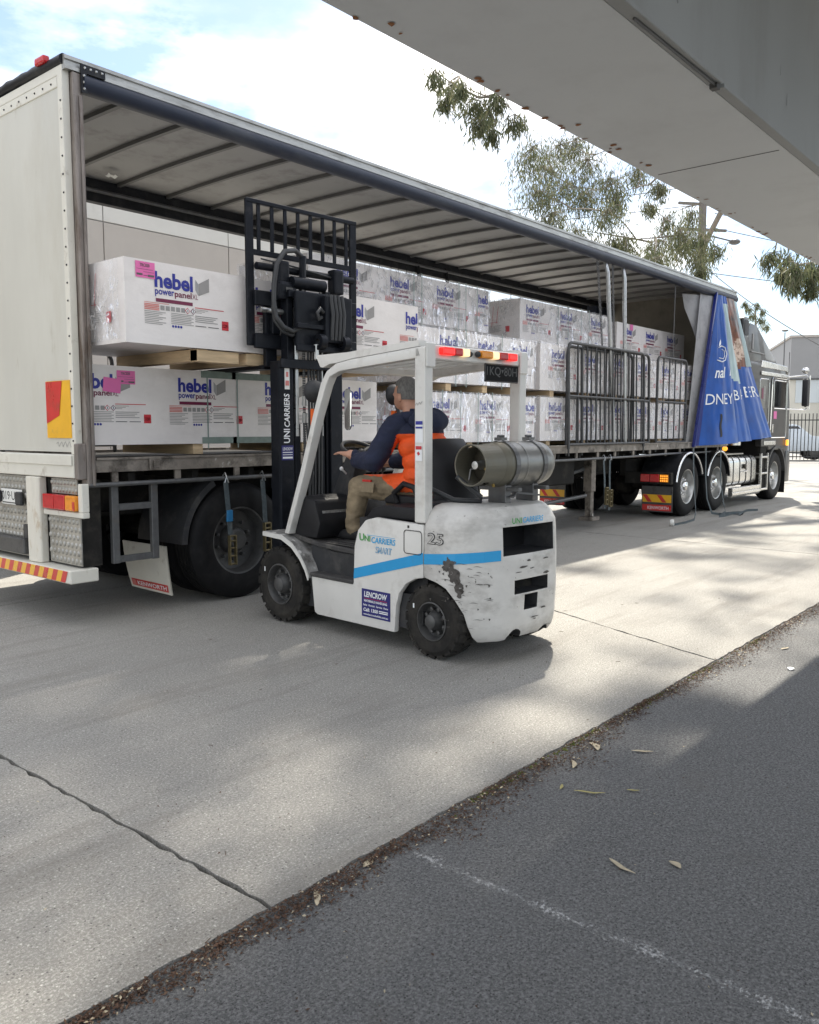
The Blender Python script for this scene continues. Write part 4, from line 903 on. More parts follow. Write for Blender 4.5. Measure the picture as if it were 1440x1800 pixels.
def end_print(mb, x, y0, y1, zt, h):
    xx = x - .0025
    for i, (a, b) in enumerate(((.30,.33),(.37,.40))):
        ya = y0+(y1-y0)*a; yb = y0+(y1-y0)*b; mb.quad((xx,yb,zt-.30-.05*i),(xx,ya+.03,zt-.33-.05*i),(xx,ya,zt-.08),(xx,yb-.03,zt-.08), 2)
    c = y0 + (y1-y0)*.14; mb.quad((xx,c+.07,zt-.45),(xx,c,zt-.45),(xx,c,zt-.37),(xx,c+.07,zt-.37), 2)
    for i in range(6): mb.quad((xx,y0+.62,zt-.36-.016*i),(xx,y0+.30+.03*(i % 2),zt-.36-.016*i),(xx,y0+.30+.03*(i % 2),zt-.354-.016*i),(xx,y0+.62,zt-.354-.016*i), 4)
    mb.quad((xx,y0+.60,zt-.31),(xx,y0+.36,zt-.31),(xx,y0+.36,zt-.304),(xx,y0+.60,zt-.304), 2)
def soft_block(x0, x1, y0, y1, z0, z1, seed, amp=.010):
    """pack body: gridded box with slightly bulging wrapped faces"""
    mb = MB(); sd = V(seed*3.7, seed*1.3, 0)
    def w(p): 
        q = V(p); e = noise.noise(q*2.1 + sd)*amp + noise.noise(q*7 + sd)*amp*.35; return q, e
    nx = max(4, int((x1-x0)/.09)); ny = 8; nz_ = 8
    def face(fn, nu, nv, nrm):
        def f2(u, v):
            q, e = w(fn(u, v)); k = min(1, 6*min(u, 1-u))*min(1, 6*min(v, 1-v)); return tuple(q + V(nrm)*(e*k))
        mb.grid(f2, nu, nv)
    face(lambda u, v: (x0+(x1-x0)*u, y0, z0+(z1-z0)*v), nx, nz_, (0,-1,0)) if False else mb.quad((x0,y0,z0),(x1,y0,z0),(x1,y0,z1),(x0,y0,z1))
    face(lambda u, v: (x0, y1-(y1-y0)*u, z0+(z1-z0)*v), ny, nz_, (-1,0,0))
    face(lambda u, v: (x1, y0+(y1-y0)*u, z0+(z1-z0)*v), ny, nz_, (1,0,0))
    face(lambda u, v: (x1-(x1-x0)*u, y1, z0+(z1-z0)*v), nx, nz_, (0,1,0))
    face(lambda u, v: (x0+(x1-x0)*u, y0+(y1-y0)*v, z1), nx, ny, (0,0,1))
    face(lambda u, v: (x0+(x1-x0)*u, y1-(y1-y0)*v, z0), nx, ny, (0,0,-1))
    return mb
def film(x0, x1, y0, y1, z0, z1, seed, parent, amp=.016, loose_end=False):
    """clear stretch film: crumpled shell standing off the pack"""
    mb = MB(); o = .018; sd = V(seed*5.1, 2.2, seed); X_, Y_, Z_ = (x0-o, x1+o), (y0-o, y1+o), (z0+.0, z1+o)
    def disp(p, n_, u, v):
        q = V(p); cx = V(x0 + (x1-x0)*(.25+.5*((seed*37) % 10)/10), y0, z1 - .1)
        d = q - cx; ang = math.atan2(d.z, d.x + d.y); rr = d.length
        rid = abs(noise.noise(V(ang*4.0, rr*.7, seed)))*min(1, rr*1.6) + .6*abs(noise.noise(q*4.0 + sd)) + .3*abs(noise.noise(q*11 + sd))
        k = min(1, 10*min(u, 1-u))*min(1, 10*min(v, 1-v)); return tuple(q + V(n_)*((rid-.35)*amp*2.0*k))
    nx = max(10, int((x1-x0)/.045)); nz_ = 14
    mb.grid(lambda u, v: disp((X_[0]+(X_[1]-X_[0])*u, Y_[0], Z_[0]+(Z_[1]-Z_[0])*v), (0,-1,0), u, v), nx, nz_)
    mb.grid(lambda u, v: disp((X_[0], Y_[1]-(Y_[1]-Y_[0])*u, Z_[0]+(Z_[1]-Z_[0])*v), (-1,0,0), u, v), 24, nz_)
    mb.grid(lambda u, v: disp((X_[0]+(X_[1]-X_[0])*u, Y_[0]+(Y_[1]-Y_[0])*v, Z_[1]), (0,0,1), u, v), nx, 16)
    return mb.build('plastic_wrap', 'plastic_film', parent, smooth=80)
def pack(x0, x1, y0, y1, z0, z1, label, logo0=.2, pitch=.94, seed=1, wrap=True, straps=(), bearers=(), ends=True, bh=.09, boards=False, group=None, by=None):
    p = thing('panel_pack', ((x0+x1)/2, (y0+y1)/2, z0 - (bh if bearers else 0)), label, 'pack', group or 'wrapped panel packs')
    soft_block(x0, x1, y0, y1, z0, z1, seed).build('block', 'pack_white', p, smooth=40)
    pm = MB(); u = x0 + logo0
    while u < x1 - .02:
        q = MB(); print_block(q, u, z1, y0); pm = MB()
        if True:
            for f, m in zip(q.f, q.m):        # the print runs off the edge of the pack
                if all(x0+.004 < q.v[i][0] < x1-.004 for i in f): pm.add([q.v[i] for i in f], [tuple(range(len(f)))], m)
        if pm.f: pm.build('printed_panel', PMATS, p)
        u += pitch
    if ends: pm = MB(); end_print(pm, x0 - .011, y0, y1, z1, z1-z0); pm.build('printed_end', PMATS, p)
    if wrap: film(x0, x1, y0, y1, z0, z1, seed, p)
    for s in straps:
        o = .030 if wrap else .006
        MB().box(x0+s-.006, x0+s+.006, y0-o, y0-o+.002, z0-.04, z1+o).box(x0+s-.006, x0+s+.006, y0-o, y1, z1+o, z1+o+.002).build('strap', 'strap_green', p)
    for bx in bearers:
        MB().box(x0+bx, x0+bx+.10, (by or y0)+.02, y1-.02, z0-bh, z0-.003).build('bearer', 'timber', p, bevel=.003)
    if boards:
        for s0, s1 in zip(straps[:-1], straps[1:]):
            a, b = x0+s0-.06, x0+s1-.02
            MB().box(a, b, y0-.012, y0-.0035, z0+.0, z0+.055).build('corner_board', 'board_green', p); MB().box(a, b, y0-.012, y0-.0035, z1-.055, z1+.004).box(a, b, y0-.0034, y0+.05, z1+.0005, z1+.004).build('corner_board', 'board_green', p)
    return p
def pink(parent, x, z, y, w, h, rot=0., lettered=True, name='pink_label'):
    c = math.cos(rot); s = math.sin(rot); U = V(c,0,s); W_ = V(-s,0,c); o = V(x,y,z)
    l_ = MB().add([o, o+U*w, o+U*w+W_*h, o+W_*h], [(0,1,2,3)]).build(name, 'pink_label', parent)
    if lettered:
        q = V(0,-.002,0); m = MB().text('TRC020', o+U*(w*.22)+W_*(h*.68)+q, U, W_, w*.5, h*.2, bold=.02)
        for a, b, cc, d in ((.05,.9,.52,.54),(.05,.35,.14,.26),(.4,.95,.36,.38),(.62,.95,.10,.22),(.4,.6,.14,.17)): m.add([o+U*(w*a)+W_*(h*cc)+q, o+U*(w*b)+W_*(h*cc)+q, o+U*(w*b)+W_*(h*d)+q, o+U*(w*a)+W_*(h*d)+q], [(0,1,2,3)])
        m.build('label_lettering', 'print_dark', l_)
# the pack on the forks
LP = pack(3.37, 6.64, 5.52, 6.72, 2.13, 2.73, 'white panel pack raised on the forks, pink label at its corner', .245, .945, 1, wrap=False, bearers=(.62, 1.15, 2.2, 2.75), bh=.095)
# timber bearers below run along the pack as well
for a, b in ((.62, 1.02), (1.10, 1.62)): MB().box(3.37+a, 3.37+b, 5.535, 5.63, 2.03, 2.122).build('bearer', 'timber', LP, bevel=.003)
pink(LP, 3.46, 2.60, 5.516, .16, .115)
fe = MB()   # crumpled film gathered at the open end
def fe_fn(u, v):
    y = 5.53+1.15*u; z = 2.15+.57*v; k = math.sin(math.pi*u)*math.sin(math.pi*v); q = V(0, y*6, z*6)
    return (3.345 - .012 - .07*k*abs(noise.noise(q)) - .03*abs(noise.noise(q*2.7)), y, z)
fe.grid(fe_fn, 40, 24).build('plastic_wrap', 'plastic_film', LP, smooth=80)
MB().grid(lambda u, v: (3.352-.002*math.sin(v*9), 5.95+.35*u, 2.28+.36*v), 6, 6).build('pack_core', 'pack_grey', LP)
# deck packs
A = pack(3.36, 6.60, 6.05, 7.2, 1.385, 2.0, 'panel pack alone on the deck by the rear post, two pink labels', -.13, .93, 2, wrap=False, straps=(1.09, 1.41, 2.0), bearers=(.95, 2.2), boards=True)
pink(A, 3.60, 1.86, 6.046, .16, .105); pink(A, 3.545-.07, 1.80, 6.042, .15, .11, -.10, lettered=False)
pack(7.25, 9.72, 6.06, 7.22, 1.355, 1.93, 'film-wrapped panel pack on the deck behind the driver', .28, .94, 3, straps=(.45,.80,1.15,1.45), bearers=(.2, 1.0, 1.9), bh=.065)
pack(7.20, 9.70, 6.06, 7.22, 2.045, 2.65, 'film-wrapped panel pack in second tier, on timber bearers behind driver', .48, .75, 4, straps=(.75,.95,1.7), bearers=(.62, 1.35, 2.0))
pack(9.86, 12.35, 6.06, 7.22, 1.355, 1.945, 'film-wrapped panel pack on the deck behind the large gate', .22, .92, 5, bearers=(.2, 1.2, 2.1), bh=.065)
pack(9.84, 12.38, 6.06, 7.22, 2.04, 2.66, 'film-wrapped panel pack in second tier behind the large gate', .30, .92, 6, bearers=(.3, 1.3, 2.2))
pack(12.5, 15.0, 6.06, 7.22, 1.355, 1.945, 'film-wrapped panel pack on the deck behind the small gate', .3, .92, 7, bearers=(.2, 1.2, 2.1), bh=.065)
pack(12.5, 15.0, 6.06, 7.22, 2.04, 2.64, 'film-wrapped panel pack in second tier behind the small gate', .3, .92, 8, bearers=(.3, 1.3, 2.2))
pack(6.25, 9.55, 6.70, 7.85, 2.80, 3.36, 'top-tier panel pack behind the load backrest, loosely film wrapped', .42, .88, 9, straps=(1.7,1.85,2.6,2.75,3.0), bearers=(.3, 1.6, 2.8), bh=.11)
pack(10.20, 12.95, 6.62, 7.80, 2.76, 3.34, 'top-tier panel pack under glossy crumpled film with a red-striped end', .16, .95, 10, straps=(1.0,1.3,1.7,1.95), bearers=(.3, 1.3, 2.3), bh=.095)
E3 = pack(13.15, 15.95, 6.62, 7.80, 2.76, 3.30, 'top-tier panel pack against the front bulkhead, pink label at top', .22, .9, 11, wrap=False, bearers=(.3, 1.3, 2.3), bh=.095)
pink(E3, 13.62, 3.20, 6.612, .12, .10, lettered=False)
pack(7.3, 9.7, 7.26, 8.36, 1.355, 1.93, 'film-wrapped panel pack on the far side of the deck, lower tier', .3, .92, 12, bearers=(.3, 2.0), bh=.065)
pack(7.3, 9.7, 7.26, 8.36, 2.045, 2.65, 'film-wrapped panel pack on the far side of the deck, second tier', .3, .92, 13, bearers=(.3, 2.0))
pack(9.86, 14.9, 7.26, 8.36, 1.355, 2.64, 'tall film-wrapped block of panels on the far side of the deck', .3, .92, 14, wrap=False, bearers=(.3, 2.0, 4.0), bh=.065)

# ================================================================ loose side gates stacked against the load
def side_gate(x0, x1, y, z0, z1, label, lean=.0, bars=9, dx=0., group='tubular side gates'):
    gt = thing('side_gate', ((x0+x1)/2, y, z0), label, 'gate', group); r_ = .022; c = .10
    def P(x, z): return (x, y + lean*(z-z0), z)
    fr = [P(x0, z0), P(x0, z1-c)] + [P(a, b) for a, b in arc(x0+c, z1-c, c, 180, 90, 5)[1:]] + [P(a, b) for a, b in arc(x1-c, z1-c, c, 90, 0, 5)] + [P(x1, z0)]
    MB().tube(fr, r_, 10).build('frame', 'gate_steel', gt, smooth=50)
    zm = z0 + (z1-z0)*.50
    for z in (z0+.06, zm): MB().tube([P(x0, z), P(x1, z)], .018, 8).build('rail', 'gate_steel', gt, smooth=50)
    for i in range(1, bars):
        x = x0 + (x1-x0)*i/bars; MB().tube([P(x, z0+.05), P(x, z1-.01)], .013, 8).build('bar', 'gate_steel', gt, smooth=50)
    for x in (x0, x1): MB().tube([P(x, z0-.10), P(x, z0+.01)], .014, 8).build('foot_pin', 'gate_steel', gt)
    return gt
side_gate(10.35, 12.72, YN-.055, 1.24, 2.70, 'front tubular steel gate of the stacked pair leaning on the load', .02, 9)
side_gate(10.85, 13.06, YN+.015, 1.24, 2.70, 'rear tubular steel gate of the stacked pair leaning on the load', .02, 8)
side_gate(10.48, 12.50, YN+.06, 1.24, 2.66, 'tubular steel gate tucked innermost behind the stacked pair', .0, 7)
side_gate(13.30, 14.48, YN-.0, 1.24, 2.70, 'small tubular steel gate standing beside the blue curtain', .0, 5)
side_gate(3.75, 4.95, YF2-.03, 1.28, 2.32, 'dark tubular gate on the far side of the deck', .0, 5)
# dark post behind the far gate
pb = thing('stacked_crate', (4.4, 9.4, 0), 'dark blue crate stack standing beyond the trailer', 'crate')
MB().box(4.1, 4.75, 9.1, 9.7, 0, 1.2).build('lower_crate', 'navy_track', pb, bevel=.02); MB().box(4.12, 4.73, 9.12, 9.68, 1.2, 2.48).build('upper_crate', 'navy_track', pb, bevel=.02)

# ================================================================ ratchet straps
def strap(name, pts, w, label, ratchet=None, hook=None, mat='strap_web', nrm=(0,-1,0)):
    t = thing(name, pts[0], label, 'strap', 'load straps'); mb = MB(); pts = [V(p) for p in pts]; P = []
    for i, p in enumerate(pts):
        d = (pts[min(i+1, len(pts)-1)] - pts[max(i-1, 0)]).normalized(); n_ = V(nrm); 
        if abs(d.dot(n_)) > .9: n_ = V(0,0,1)
        s_ = d.cross(n_).normalized(); n2 = s_.cross(d).normalized()
        P += [p + s_*(w/2) + n2*.0015, p - s_*(w/2) + n2*.0015, p - s_*(w/2) - n2*.0015, p + s_*(w/2) - n2*.0015]
    F = []
    for i in range(len(pts)-1):
        for j in range(4): a = i*4+j; b = i*4+(j+1) % 4; F.append((a, b, b+4, a+4))
    mb.add(P, F).build('webbing', mat, t, smooth=60)
    if hook:
        p = V(hook); MB().tube([p+V(-.02,-.02,-.05), p+V(0,-.02,.0), p+V(0,.0,.035), p+V(0,.03,.01)], .006, 6).tube([p+V(.02,-.02,-.05), p+V(0,-.02,.0)], .006, 6).build('hook', 'galv_bright', t)
    if ratchet:
        p = V(ratchet); rt_ = MB()
        for sx in (-.032, .032): rt_.box(p.x+sx-.004, p.x+sx+.004, p.y-.035, p.y+.005, p.z-.13, p.z+.13)
        for dz in (-.12, -.05, .02, .08, .125): rt_.tube([(p.x-.032,p.y-.02,p.z+dz),(p.x+.032,p.y-.02,p.z+dz)], .010, 8)
        rt_.build('ratchet', 'ratchet', t, bevel=.002)
    return t
s1 = strap('ratchet_strap', [(4.515,YN-.045,1.06),(4.53,YN-.05,.85),(4.545,YN-.05,.70),(4.55,YN-.05,.60)], .05, 'dark hanging ratchet strap with a blue sleeve over the trailer tyre', (4.56,YN-.05,.46), (4.51,YN-.045,1.10))
MB().box(4.515, 4.575, YN-.062, YN-.04, .71, .81).build('sleeve', 'strap_blue', s1, bevel=.004)
strap('ratchet_strap', [(4.92,YN-.045,1.06),(4.935,YN-.05,.85),(4.94,YN-.05,.72),(4.945,YN-.05,.66)], .05, 'dark hanging ratchet strap without a sleeve over the trailer tyre', (4.95,YN-.05,.54), (4.92,YN-.045,1.10))
strap('ratchet_strap', [(11.42,YN-.04,1.06),(11.44,YN-.05,.8),(11.46,YN-.05,.5),(11.47,YN-.05,.34)], .05, 'pair of webbing tails with rusty ratchet beside the landing leg', (11.47,YN-.06,.52), (11.42,YN-.04,1.10), 'strap_web')
strap('ratchet_strap', [(11.62,YN-.04,1.06),(11.60,YN-.05,.8),(11.62,YN-.05,.5),(11.60,YN-.05,.30)], .05, 'pale webbing strap with ratchet nearer the drive wheels than the rusty one', (11.62,YN-.05,.48), (11.62,YN-.04,1.10), 'strap_web')
strap('loose_strap', [(14.28,YN-.25,1.2),(14.27,5.68,.8),(14.2,5.62,.4),(14.02,5.52,.12),(13.7,5.42,.012),(13.2,5.36,.012),(12.75,5.38,.012)], .05, 'long loose strap running down the rear drive wheel onto concrete', mat='strap_web')
strap('loose_strap', [(14.75,5.66,1.2),(14.72,5.64,.7),(14.66,5.58,.3),(14.70,5.50,.05),(14.9,5.40,.02),(15.2,5.30,.03),(15.5,5.25,.015),(15.9,5.30,.02),(16.2,5.2,.012)], .05, 'loose strap piled in loops on concrete between the drive wheels', mat='strap_web')
strap('loose_strap', [(15.35,5.62,1.2),(15.33,5.60,.6),(15.30,5.52,.2),(15.15,5.42,.02),(14.8,5.32,.06),(14.5,5.30,.012),(14.9,5.22,.05),(15.3,5.16,.012),(14.95,5.12,.03)], .05, 'loose strap hanging beside the front drive wheel, tail folded on concrete', mat='strap_web')
cf = thing('strap_roll', (12.72,5.38,0), 'small white rolled strap end lying on the concrete', 'strap')
MB().lathe([(.012,-.025),(.05,-.025),(.055,0),(.05,.025),(.012,.025)], (12.72,5.38,.055), (.3,-1,.1), 16, close=True).build('coil', 'plate_white', cf, smooth=50)
# ================================================================ forklift (local frame: x right, y forward, then turned into place)
FO = V(4.738, 3.264, 0); FA = R(-4.8)
def settle(o):
    p = Vector(o.location); c, s = math.cos(FA), math.sin(FA)
    o.location = (FO.x + p.x*c - p.y*s, FO.y + p.x*s + p.y*c, p.z); o.rotation_euler = (0, 0, FA)
fk = thing('forklift', (0, .85, 0), 'white counterbalance forklift with blue stripe and scuffed rear, mast raised', 'forklift')
fk_base = Vector(fk.location)
L = -.53
# chassis and side panels
MB().box(-.485, .485, .20, 1.95, .16, .40).box(-.44, .44, .2, 1.30, .40, .62).build('chassis', 'fl_dark', fk)
sp = [(1.335,.415),(1.30,.135),(1.26,.12),(.43,.125),(.415,.30),(.385,.40),(.32,.475),(.23,.52),(.155,.535),(.155,.885),(.62,.90),(.72,.875),(.80,.80),(.84,.68),(.852,.43)]
for s in (-1, 1):
    a, b = sorted((s*.53, s*.485))
    pn = MB().prism(sp, 'x', a, b).build('side_panel', 'fl_white', fk, bevel=.012, seg=2, smooth=35)
    if s < 0:
        e = L - .003
        MB().add([(e,.845,.447),(e,.155,.628),(e,.155,.702),(e,.838,.522)], [(0,1,2,3)]).build('stripe', 'fl_blue', pn)
        U, W_ = (0,-1,0), (0,0,1)
        q = MB().text('U', (e,.780,.728), U, W_, .050, .052, 0, .02).text('NI', (e,.725,.728), U, W_, .058, .040, 0, .02).text('CARRIERS', (e,.655,.722), U, W_, .240, .042, 1, .02, .12)
        q.quad((e,.70,.772),(e,.42,.770),(e,.42,.773),(e,.70,.775), 1); q.build('maker_lettering', ['logo_green','logo_sky'], pn)
        sm = MB().text('SMART', (e,.615,.655), U, W_, .165, .045, 0, .015, .1).text('SMART', (e-.002,.613,.659), U, W_, .158, .036, 1, -.012, .1); sm.build('model_lettering', ['logo_sky','fl_white'], pn)
        cov = rrect(.168, .333, .685, .84, .022, 4); MB().tube([(e, a_, b_) for a_, b_ in cov] + [(e, *cov[0])], .0028, 4, cap=False).build('access_cover', 'ink_black', pn)
        MB().box(e, L+.001, .285, .30, .855, .872).build('latch', 'ink_black', pn)
        sg = MB().box(L-.006, L-.001, .468, .755, .193, .39).build('hire_sign', 'sign_navy', fk); e2 = L-.0085
        tx = MB().text('LENCROW', (e2,.728,.335), U, W_, .235, .040, 0, .03, .12).text('MATERIALS HANDLING', (e2,.728,.300), U, W_, .235, .017, 0, .03).text('Sales  Rentals  Service  Parts', (e2,.738,.272), U, W_, .255, .014, 0, .02, .15)
        tx.text('Call: 1300', (e2,.735,.232), U, W_, .150, .025, 0, .03, .1).text('www.lencrowforklifts.com.au', (e2,.735,.206), U, W_, .25, .014, 0, .02)
        for i in range(2): tx.quad((e2,.575,.236+.012*i),(e2,.485,.236+.012*i),(e2,.485,.243+.012*i),(e2,.575,.243+.012*i))
        tx.quad((e2,.728,.3235),(e2,.493,.3235),(e2,.493,.3265),(e2,.728,.3265), 1); tx.build('sign_lettering', ['print_white','print_red'], sg)
# black hood pad, floor, steps
MB().prism([(.20,.895),(.16,.93),(.20,.985),(.60,.985),(.72,.955),(.80,.87),(.84,.74),(.80,.70),(.70,.86),(.60,.893)], 'x', -.47, .47).build('hood_pad', 'seat_vinyl', fk, bevel=.02, seg=2, smooth=40)
MB().box(-.484, .484, .17, .83, .60, .885).build('engine_hood', 'fl_dark', fk)
MB().prism([(.84,.64),(1.30,.655),(1.62,.70),(1.62,.66),(1.30,.62),(.84,.60)], 'x', -.47, .47).build('floor_mat', 'fl_mat', fk, bevel=.006)
for i in range(14): MB().box(-.45+i*.068, -.425+i*.068, .90, 1.28, .655, .662).build('mat_rib', 'fl_mat', fk)
MB().prism([(.845,.60),(1.15,.60),(1.42,.64),(1.40,.42),(.848,.42)], 'x', -.455, -.44).build('step_riser', 'fl_dark', fk)
MB().box(-.545, -.44, .848, 1.34, .405, .435).build('step', 'fl_mat', fk, bevel=.008)
MB().box(.44, .545, .848, 1.34, .405, .435).build('step', 'fl_mat', fk, bevel=.008)
# front fenders
fd = [(1.33,.41),(1.365,.48),(1.43,.56),(1.53,.64),(1.66,.690),(1.90,.700)]
for s in (-1, 1):
    mb = MB(); x0, x1 = sorted((s*.555, s*.36))
    pl = fd + [(y, z-.018) for y, z in fd[::-1]]
    f_ = mb.prism(pl, 'x', x0, x1).build('fender', 'fl_scuffed', fk, smooth=40)
    MB().prism(fd + [(y+.004, z-.035) for y, z in fd[::-1]], 'x', *sorted((s*.566, s*.5555))).build('fender_lip', 'fl_white', f_, smooth=40)
# wheels
def fork_wheel(x, y, R_, s, wid, rr, lugs):
    c = (x, y, R_); mb = MB()
    mb.lathe([(rr*1.04,.0),(rr*1.04,-.008),(rr*.98,-.010),(rr*.92,.008),(rr*.88,.05),(rr*.80,.06),(rr*.52,.055),(rr*.50,.02),(rr*.40,.0),(rr*.36,-.02),(rr*.2,-.03),(.001,-.03)], c, (-s,0,0), 32)
    for k in range(8):
        a = 2*math.pi*(k+.5)/8; mb.lathe([(.014,-.01),(.014,.03),(.001,.034)], (x - s*.055, y+math.cos(a)*rr*.66, R_+math.sin(a)*rr*.66), (s,0,0), 6)
    w = mb.build('wheel', 'rim_grey', fk, smooth=35)
    t = MB(); t.lathe([(rr*1.0,.02),(rr*1.03,.0),(rr*1.14,-.006),(R_*.80,-.012),(R_*.90,.0),(R_*.945,.018),(R_*.945,wid-.018),(R_*.9,wid),(rr*1.1,wid+.005),(rr*1.0,wid-.02)], c, (-s,0,0), 44)
    for k in range(lugs):
        for half in (0, 1):
            a0 = 2*math.pi*(k + .5*half)/lugs; da = 2*math.pi/lugs*.36; P = []
            h0, h1 = (-.002, wid*.52) if not half else (wid*.48, wid+.002)
            tw = 2*math.pi/lugs*.25
            for (h, ta) in ((h0, 0), (h1, tw if not half else tw)):
                hh = h
                for r_ in (R_*.90, R_*1.0 if 0 < hh < wid else R_*.975):
                    for q in (-1, 1): a = a0 + ta*(1 if not half else -1)*0 + (tw if (h == h1) == (not half) else 0) + q*da; P.append((x - s*hh, y + math.cos(a)*r_, R_ + math.sin(a)*r_))
            t.add(P, [(0,1,3,2),(4,6,7,5),(0,4,5,1),(2,3,7,6),(0,2,6,4),(1,5,7,3)])
    t.build('tyre', 'rubber', w)
    if s < 0: MB().box(x - .0135, x-.0125, y+R_*.62-.006, y+R_*.62+.006, R_*1.28, R_*1.40).build('tyre_mark', 'print_white', w)
fork_wheel(-.555, 1.69, .30, -1, .19, .155, 22); fork_wheel(.555, 1.69, .30, 1, .19, .155, 22)
fork_wheel(-.505, .10, .252, -1, .165, .125, 20); fork_wheel(.505, .10, .252, 1, .165, .125, 20)
MB().tube([(-.4,.085,.25),(.4,.085,.25)], .06, 10).tube([(-.4,1.69,.30),(.4,1.69,.30)], .09, 10).build('axle', 'chassis', fk)
MB().box(-.38, .38, -.18, .30, .20, .60).build('rear_bay', 'chassis', fk)
# counterweight
PL = [(-.53,.150),(-.53,.06),(-.53,-.03),(-.508,-.10),(-.46,-.175),(-.395,-.24),(-.285,-.305),(-.15,-.312),(0,-.315)]
FULL = PL + [(-x, y) for x, y in PL[-2::-1]]
ZS = [(.14,.05,-.185),(.18,.02,-.18),(.25,.008,-.165),(.33,.006,-.145),(.42,.0,-.10),(.49,-.0,-.04),(.52,-.0,.04),(.538,.0,.13),(.545,.0,.15),(.66,.0,.15),(.80,.006,.15),(.895,.012,.15),(.965,.05,.15),(1.005,.10,.15),(1.02,.17,.15)]
def cw_ring(ins, yf):
    P = []
    for x, y in FULL:
        n_ = V(x, (y-.15)*1.15, 0); k = max(0, 1 - ins/ max(.2, n_.length)); px_ = x*k; py = .15 + (y-.15)*k
        P.append((px_, min(py, 9)))
    # front boundary follows the wheel arch on the flanks
    def cut(x, y):
        if y <= yf: return (x, y)
        for (xa, ya), (xb, yb) in zip(P[:-1], P[1:]):       # slide the point along the outline to the arch
            if xa <= 0 and (ya-yf)*(yb-yf) <= 0 and ya != yb:
                t = (yf-ya)/(yb-ya); xx = xa+(xb-xa)*t; return (xx if x < 0 else -xx, yf)
        return (x, yf)
    return [cut(x, y) for x, y in P]
mb = MB(); n = len(FULL)
for z, ins, yf in ZS:
    for x, y in cw_ring(ins, yf): mb.v.append((x, y, z))
for i in range(len(ZS)-1):
    for j in range(n-1): mb.f.append((i*n+j, i*n+j+1, (i+1)*n+j+1, (i+1)*n+j)); mb.m.append(0)
    mb.f.append((i*n+n-1, i*n, (i+1)*n, (i+1)*n+n-1)); mb.m.append(0)
mb.f.append(tuple(range(n))[::-1]); mb.m.append(0); mb.f.append(tuple(range((len(ZS)-1)*n, len(ZS)*n))); mb.m.append(0)
cw = mb.build('counterweight', ['fl_counter', 'fl_dark'], fk)
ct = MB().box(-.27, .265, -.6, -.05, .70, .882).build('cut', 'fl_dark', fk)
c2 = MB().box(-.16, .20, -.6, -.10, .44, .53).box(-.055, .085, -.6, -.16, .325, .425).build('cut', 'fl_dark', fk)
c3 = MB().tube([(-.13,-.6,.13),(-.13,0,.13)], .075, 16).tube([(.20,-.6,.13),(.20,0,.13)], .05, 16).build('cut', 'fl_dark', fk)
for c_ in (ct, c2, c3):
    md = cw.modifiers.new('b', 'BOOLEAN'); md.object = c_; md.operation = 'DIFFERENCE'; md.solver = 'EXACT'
bv = cw.modifiers.new('v', 'BEVEL'); bv.width = .010; bv.segments = 2; bv.limit_method = 'ANGLE'; bv.angle_limit = R(38)
dg = bpy.context.evaluated_depsgraph_get(); me = bpy.data.meshes.new_from_object(cw.evaluated_get(dg)); cw.modifiers.clear(); cw.data = me
for c_ in (ct, c2, c3): bpy.data.objects.remove(c_)
me.polygons.foreach_set('use_smooth', [True]*len(me.polygons)); me.set_sharp_from_angle(angle=R(28))
# dark sheet painting in the shade inside the window recess
MB().box(-.262, .258, -.06, -.056, .705, .878).build('recess_shade', 'cab_dark', cw)
def cw_pt(s, z, off=.004):   # s 0..1 from the front left edge to the middle of the rear face
    ins = 0
    for (za, ia, _), (zb, ib, _2) in zip(ZS[:-1], ZS[1:]):
        if za <= z <= zb: ins = ia + (ib-ia)*(z-za)/(zb-za)
    t = s*(len(PL)-1); i = min(int(t), len(PL)-2); f = t-i; x = PL[i][0]*(1-f)+PL[i+1][0]*f; y = PL[i][1]*(1-f)+PL[i+1][1]*f
    n_ = V(x, (y-.15)*1.15, 0); k = max(0, 1 - ins/max(.2, n_.length)); p = V(x*k, .15+(y-.15)*k, z)
    d = V(PL[i+1][0]-PL[i][0], PL[i+1][1]-PL[i][1], 0); nn = V(d.y, -d.x, 0).normalized()
    if nn.dot(V(x, y-.3, 0)) < 0: nn = -nn
    return p + nn*off
LEN = [0]
for (xa, ya), (xb, yb) in zip(PL[:-1], PL[1:]): LEN.append(LEN[-1] + math.hypot(xb-xa, yb-ya))
def s_at(d):   # arclength to parameter
    for i in range(len(LEN)-1):
        if LEN[i] <= d <= LEN[i+1]: return (i + (d-LEN[i])/(LEN[i+1]-LEN[i]))/(len(LEN)-1)
    return 1
DC = LEN[6]
MB().grid(lambda u, v: tuple(cw_pt(s_at(.004+(DC-.012)*u), .628+.06*u-.015*u*u + .068*v)), 24, 2).build('stripe', 'fl_blue', cw)
t25 = MB().text('25', (0,0,0), (1,0,0), (0,0,1), 1, 1, bold=.03, fn=lambda a, b: cw_pt(s_at(.03+.145*a), .765+.075*b)); t25.text('25', (0,0,0), (1,0,0), (0,0,1), 1, 1, 1, bold=-.01, fn=lambda a, b: cw_pt(s_at(.036+.133*a), .770+.065*b, .0065)); t25.build('capacity_lettering', ['ink_black','fl_counter'], cw)
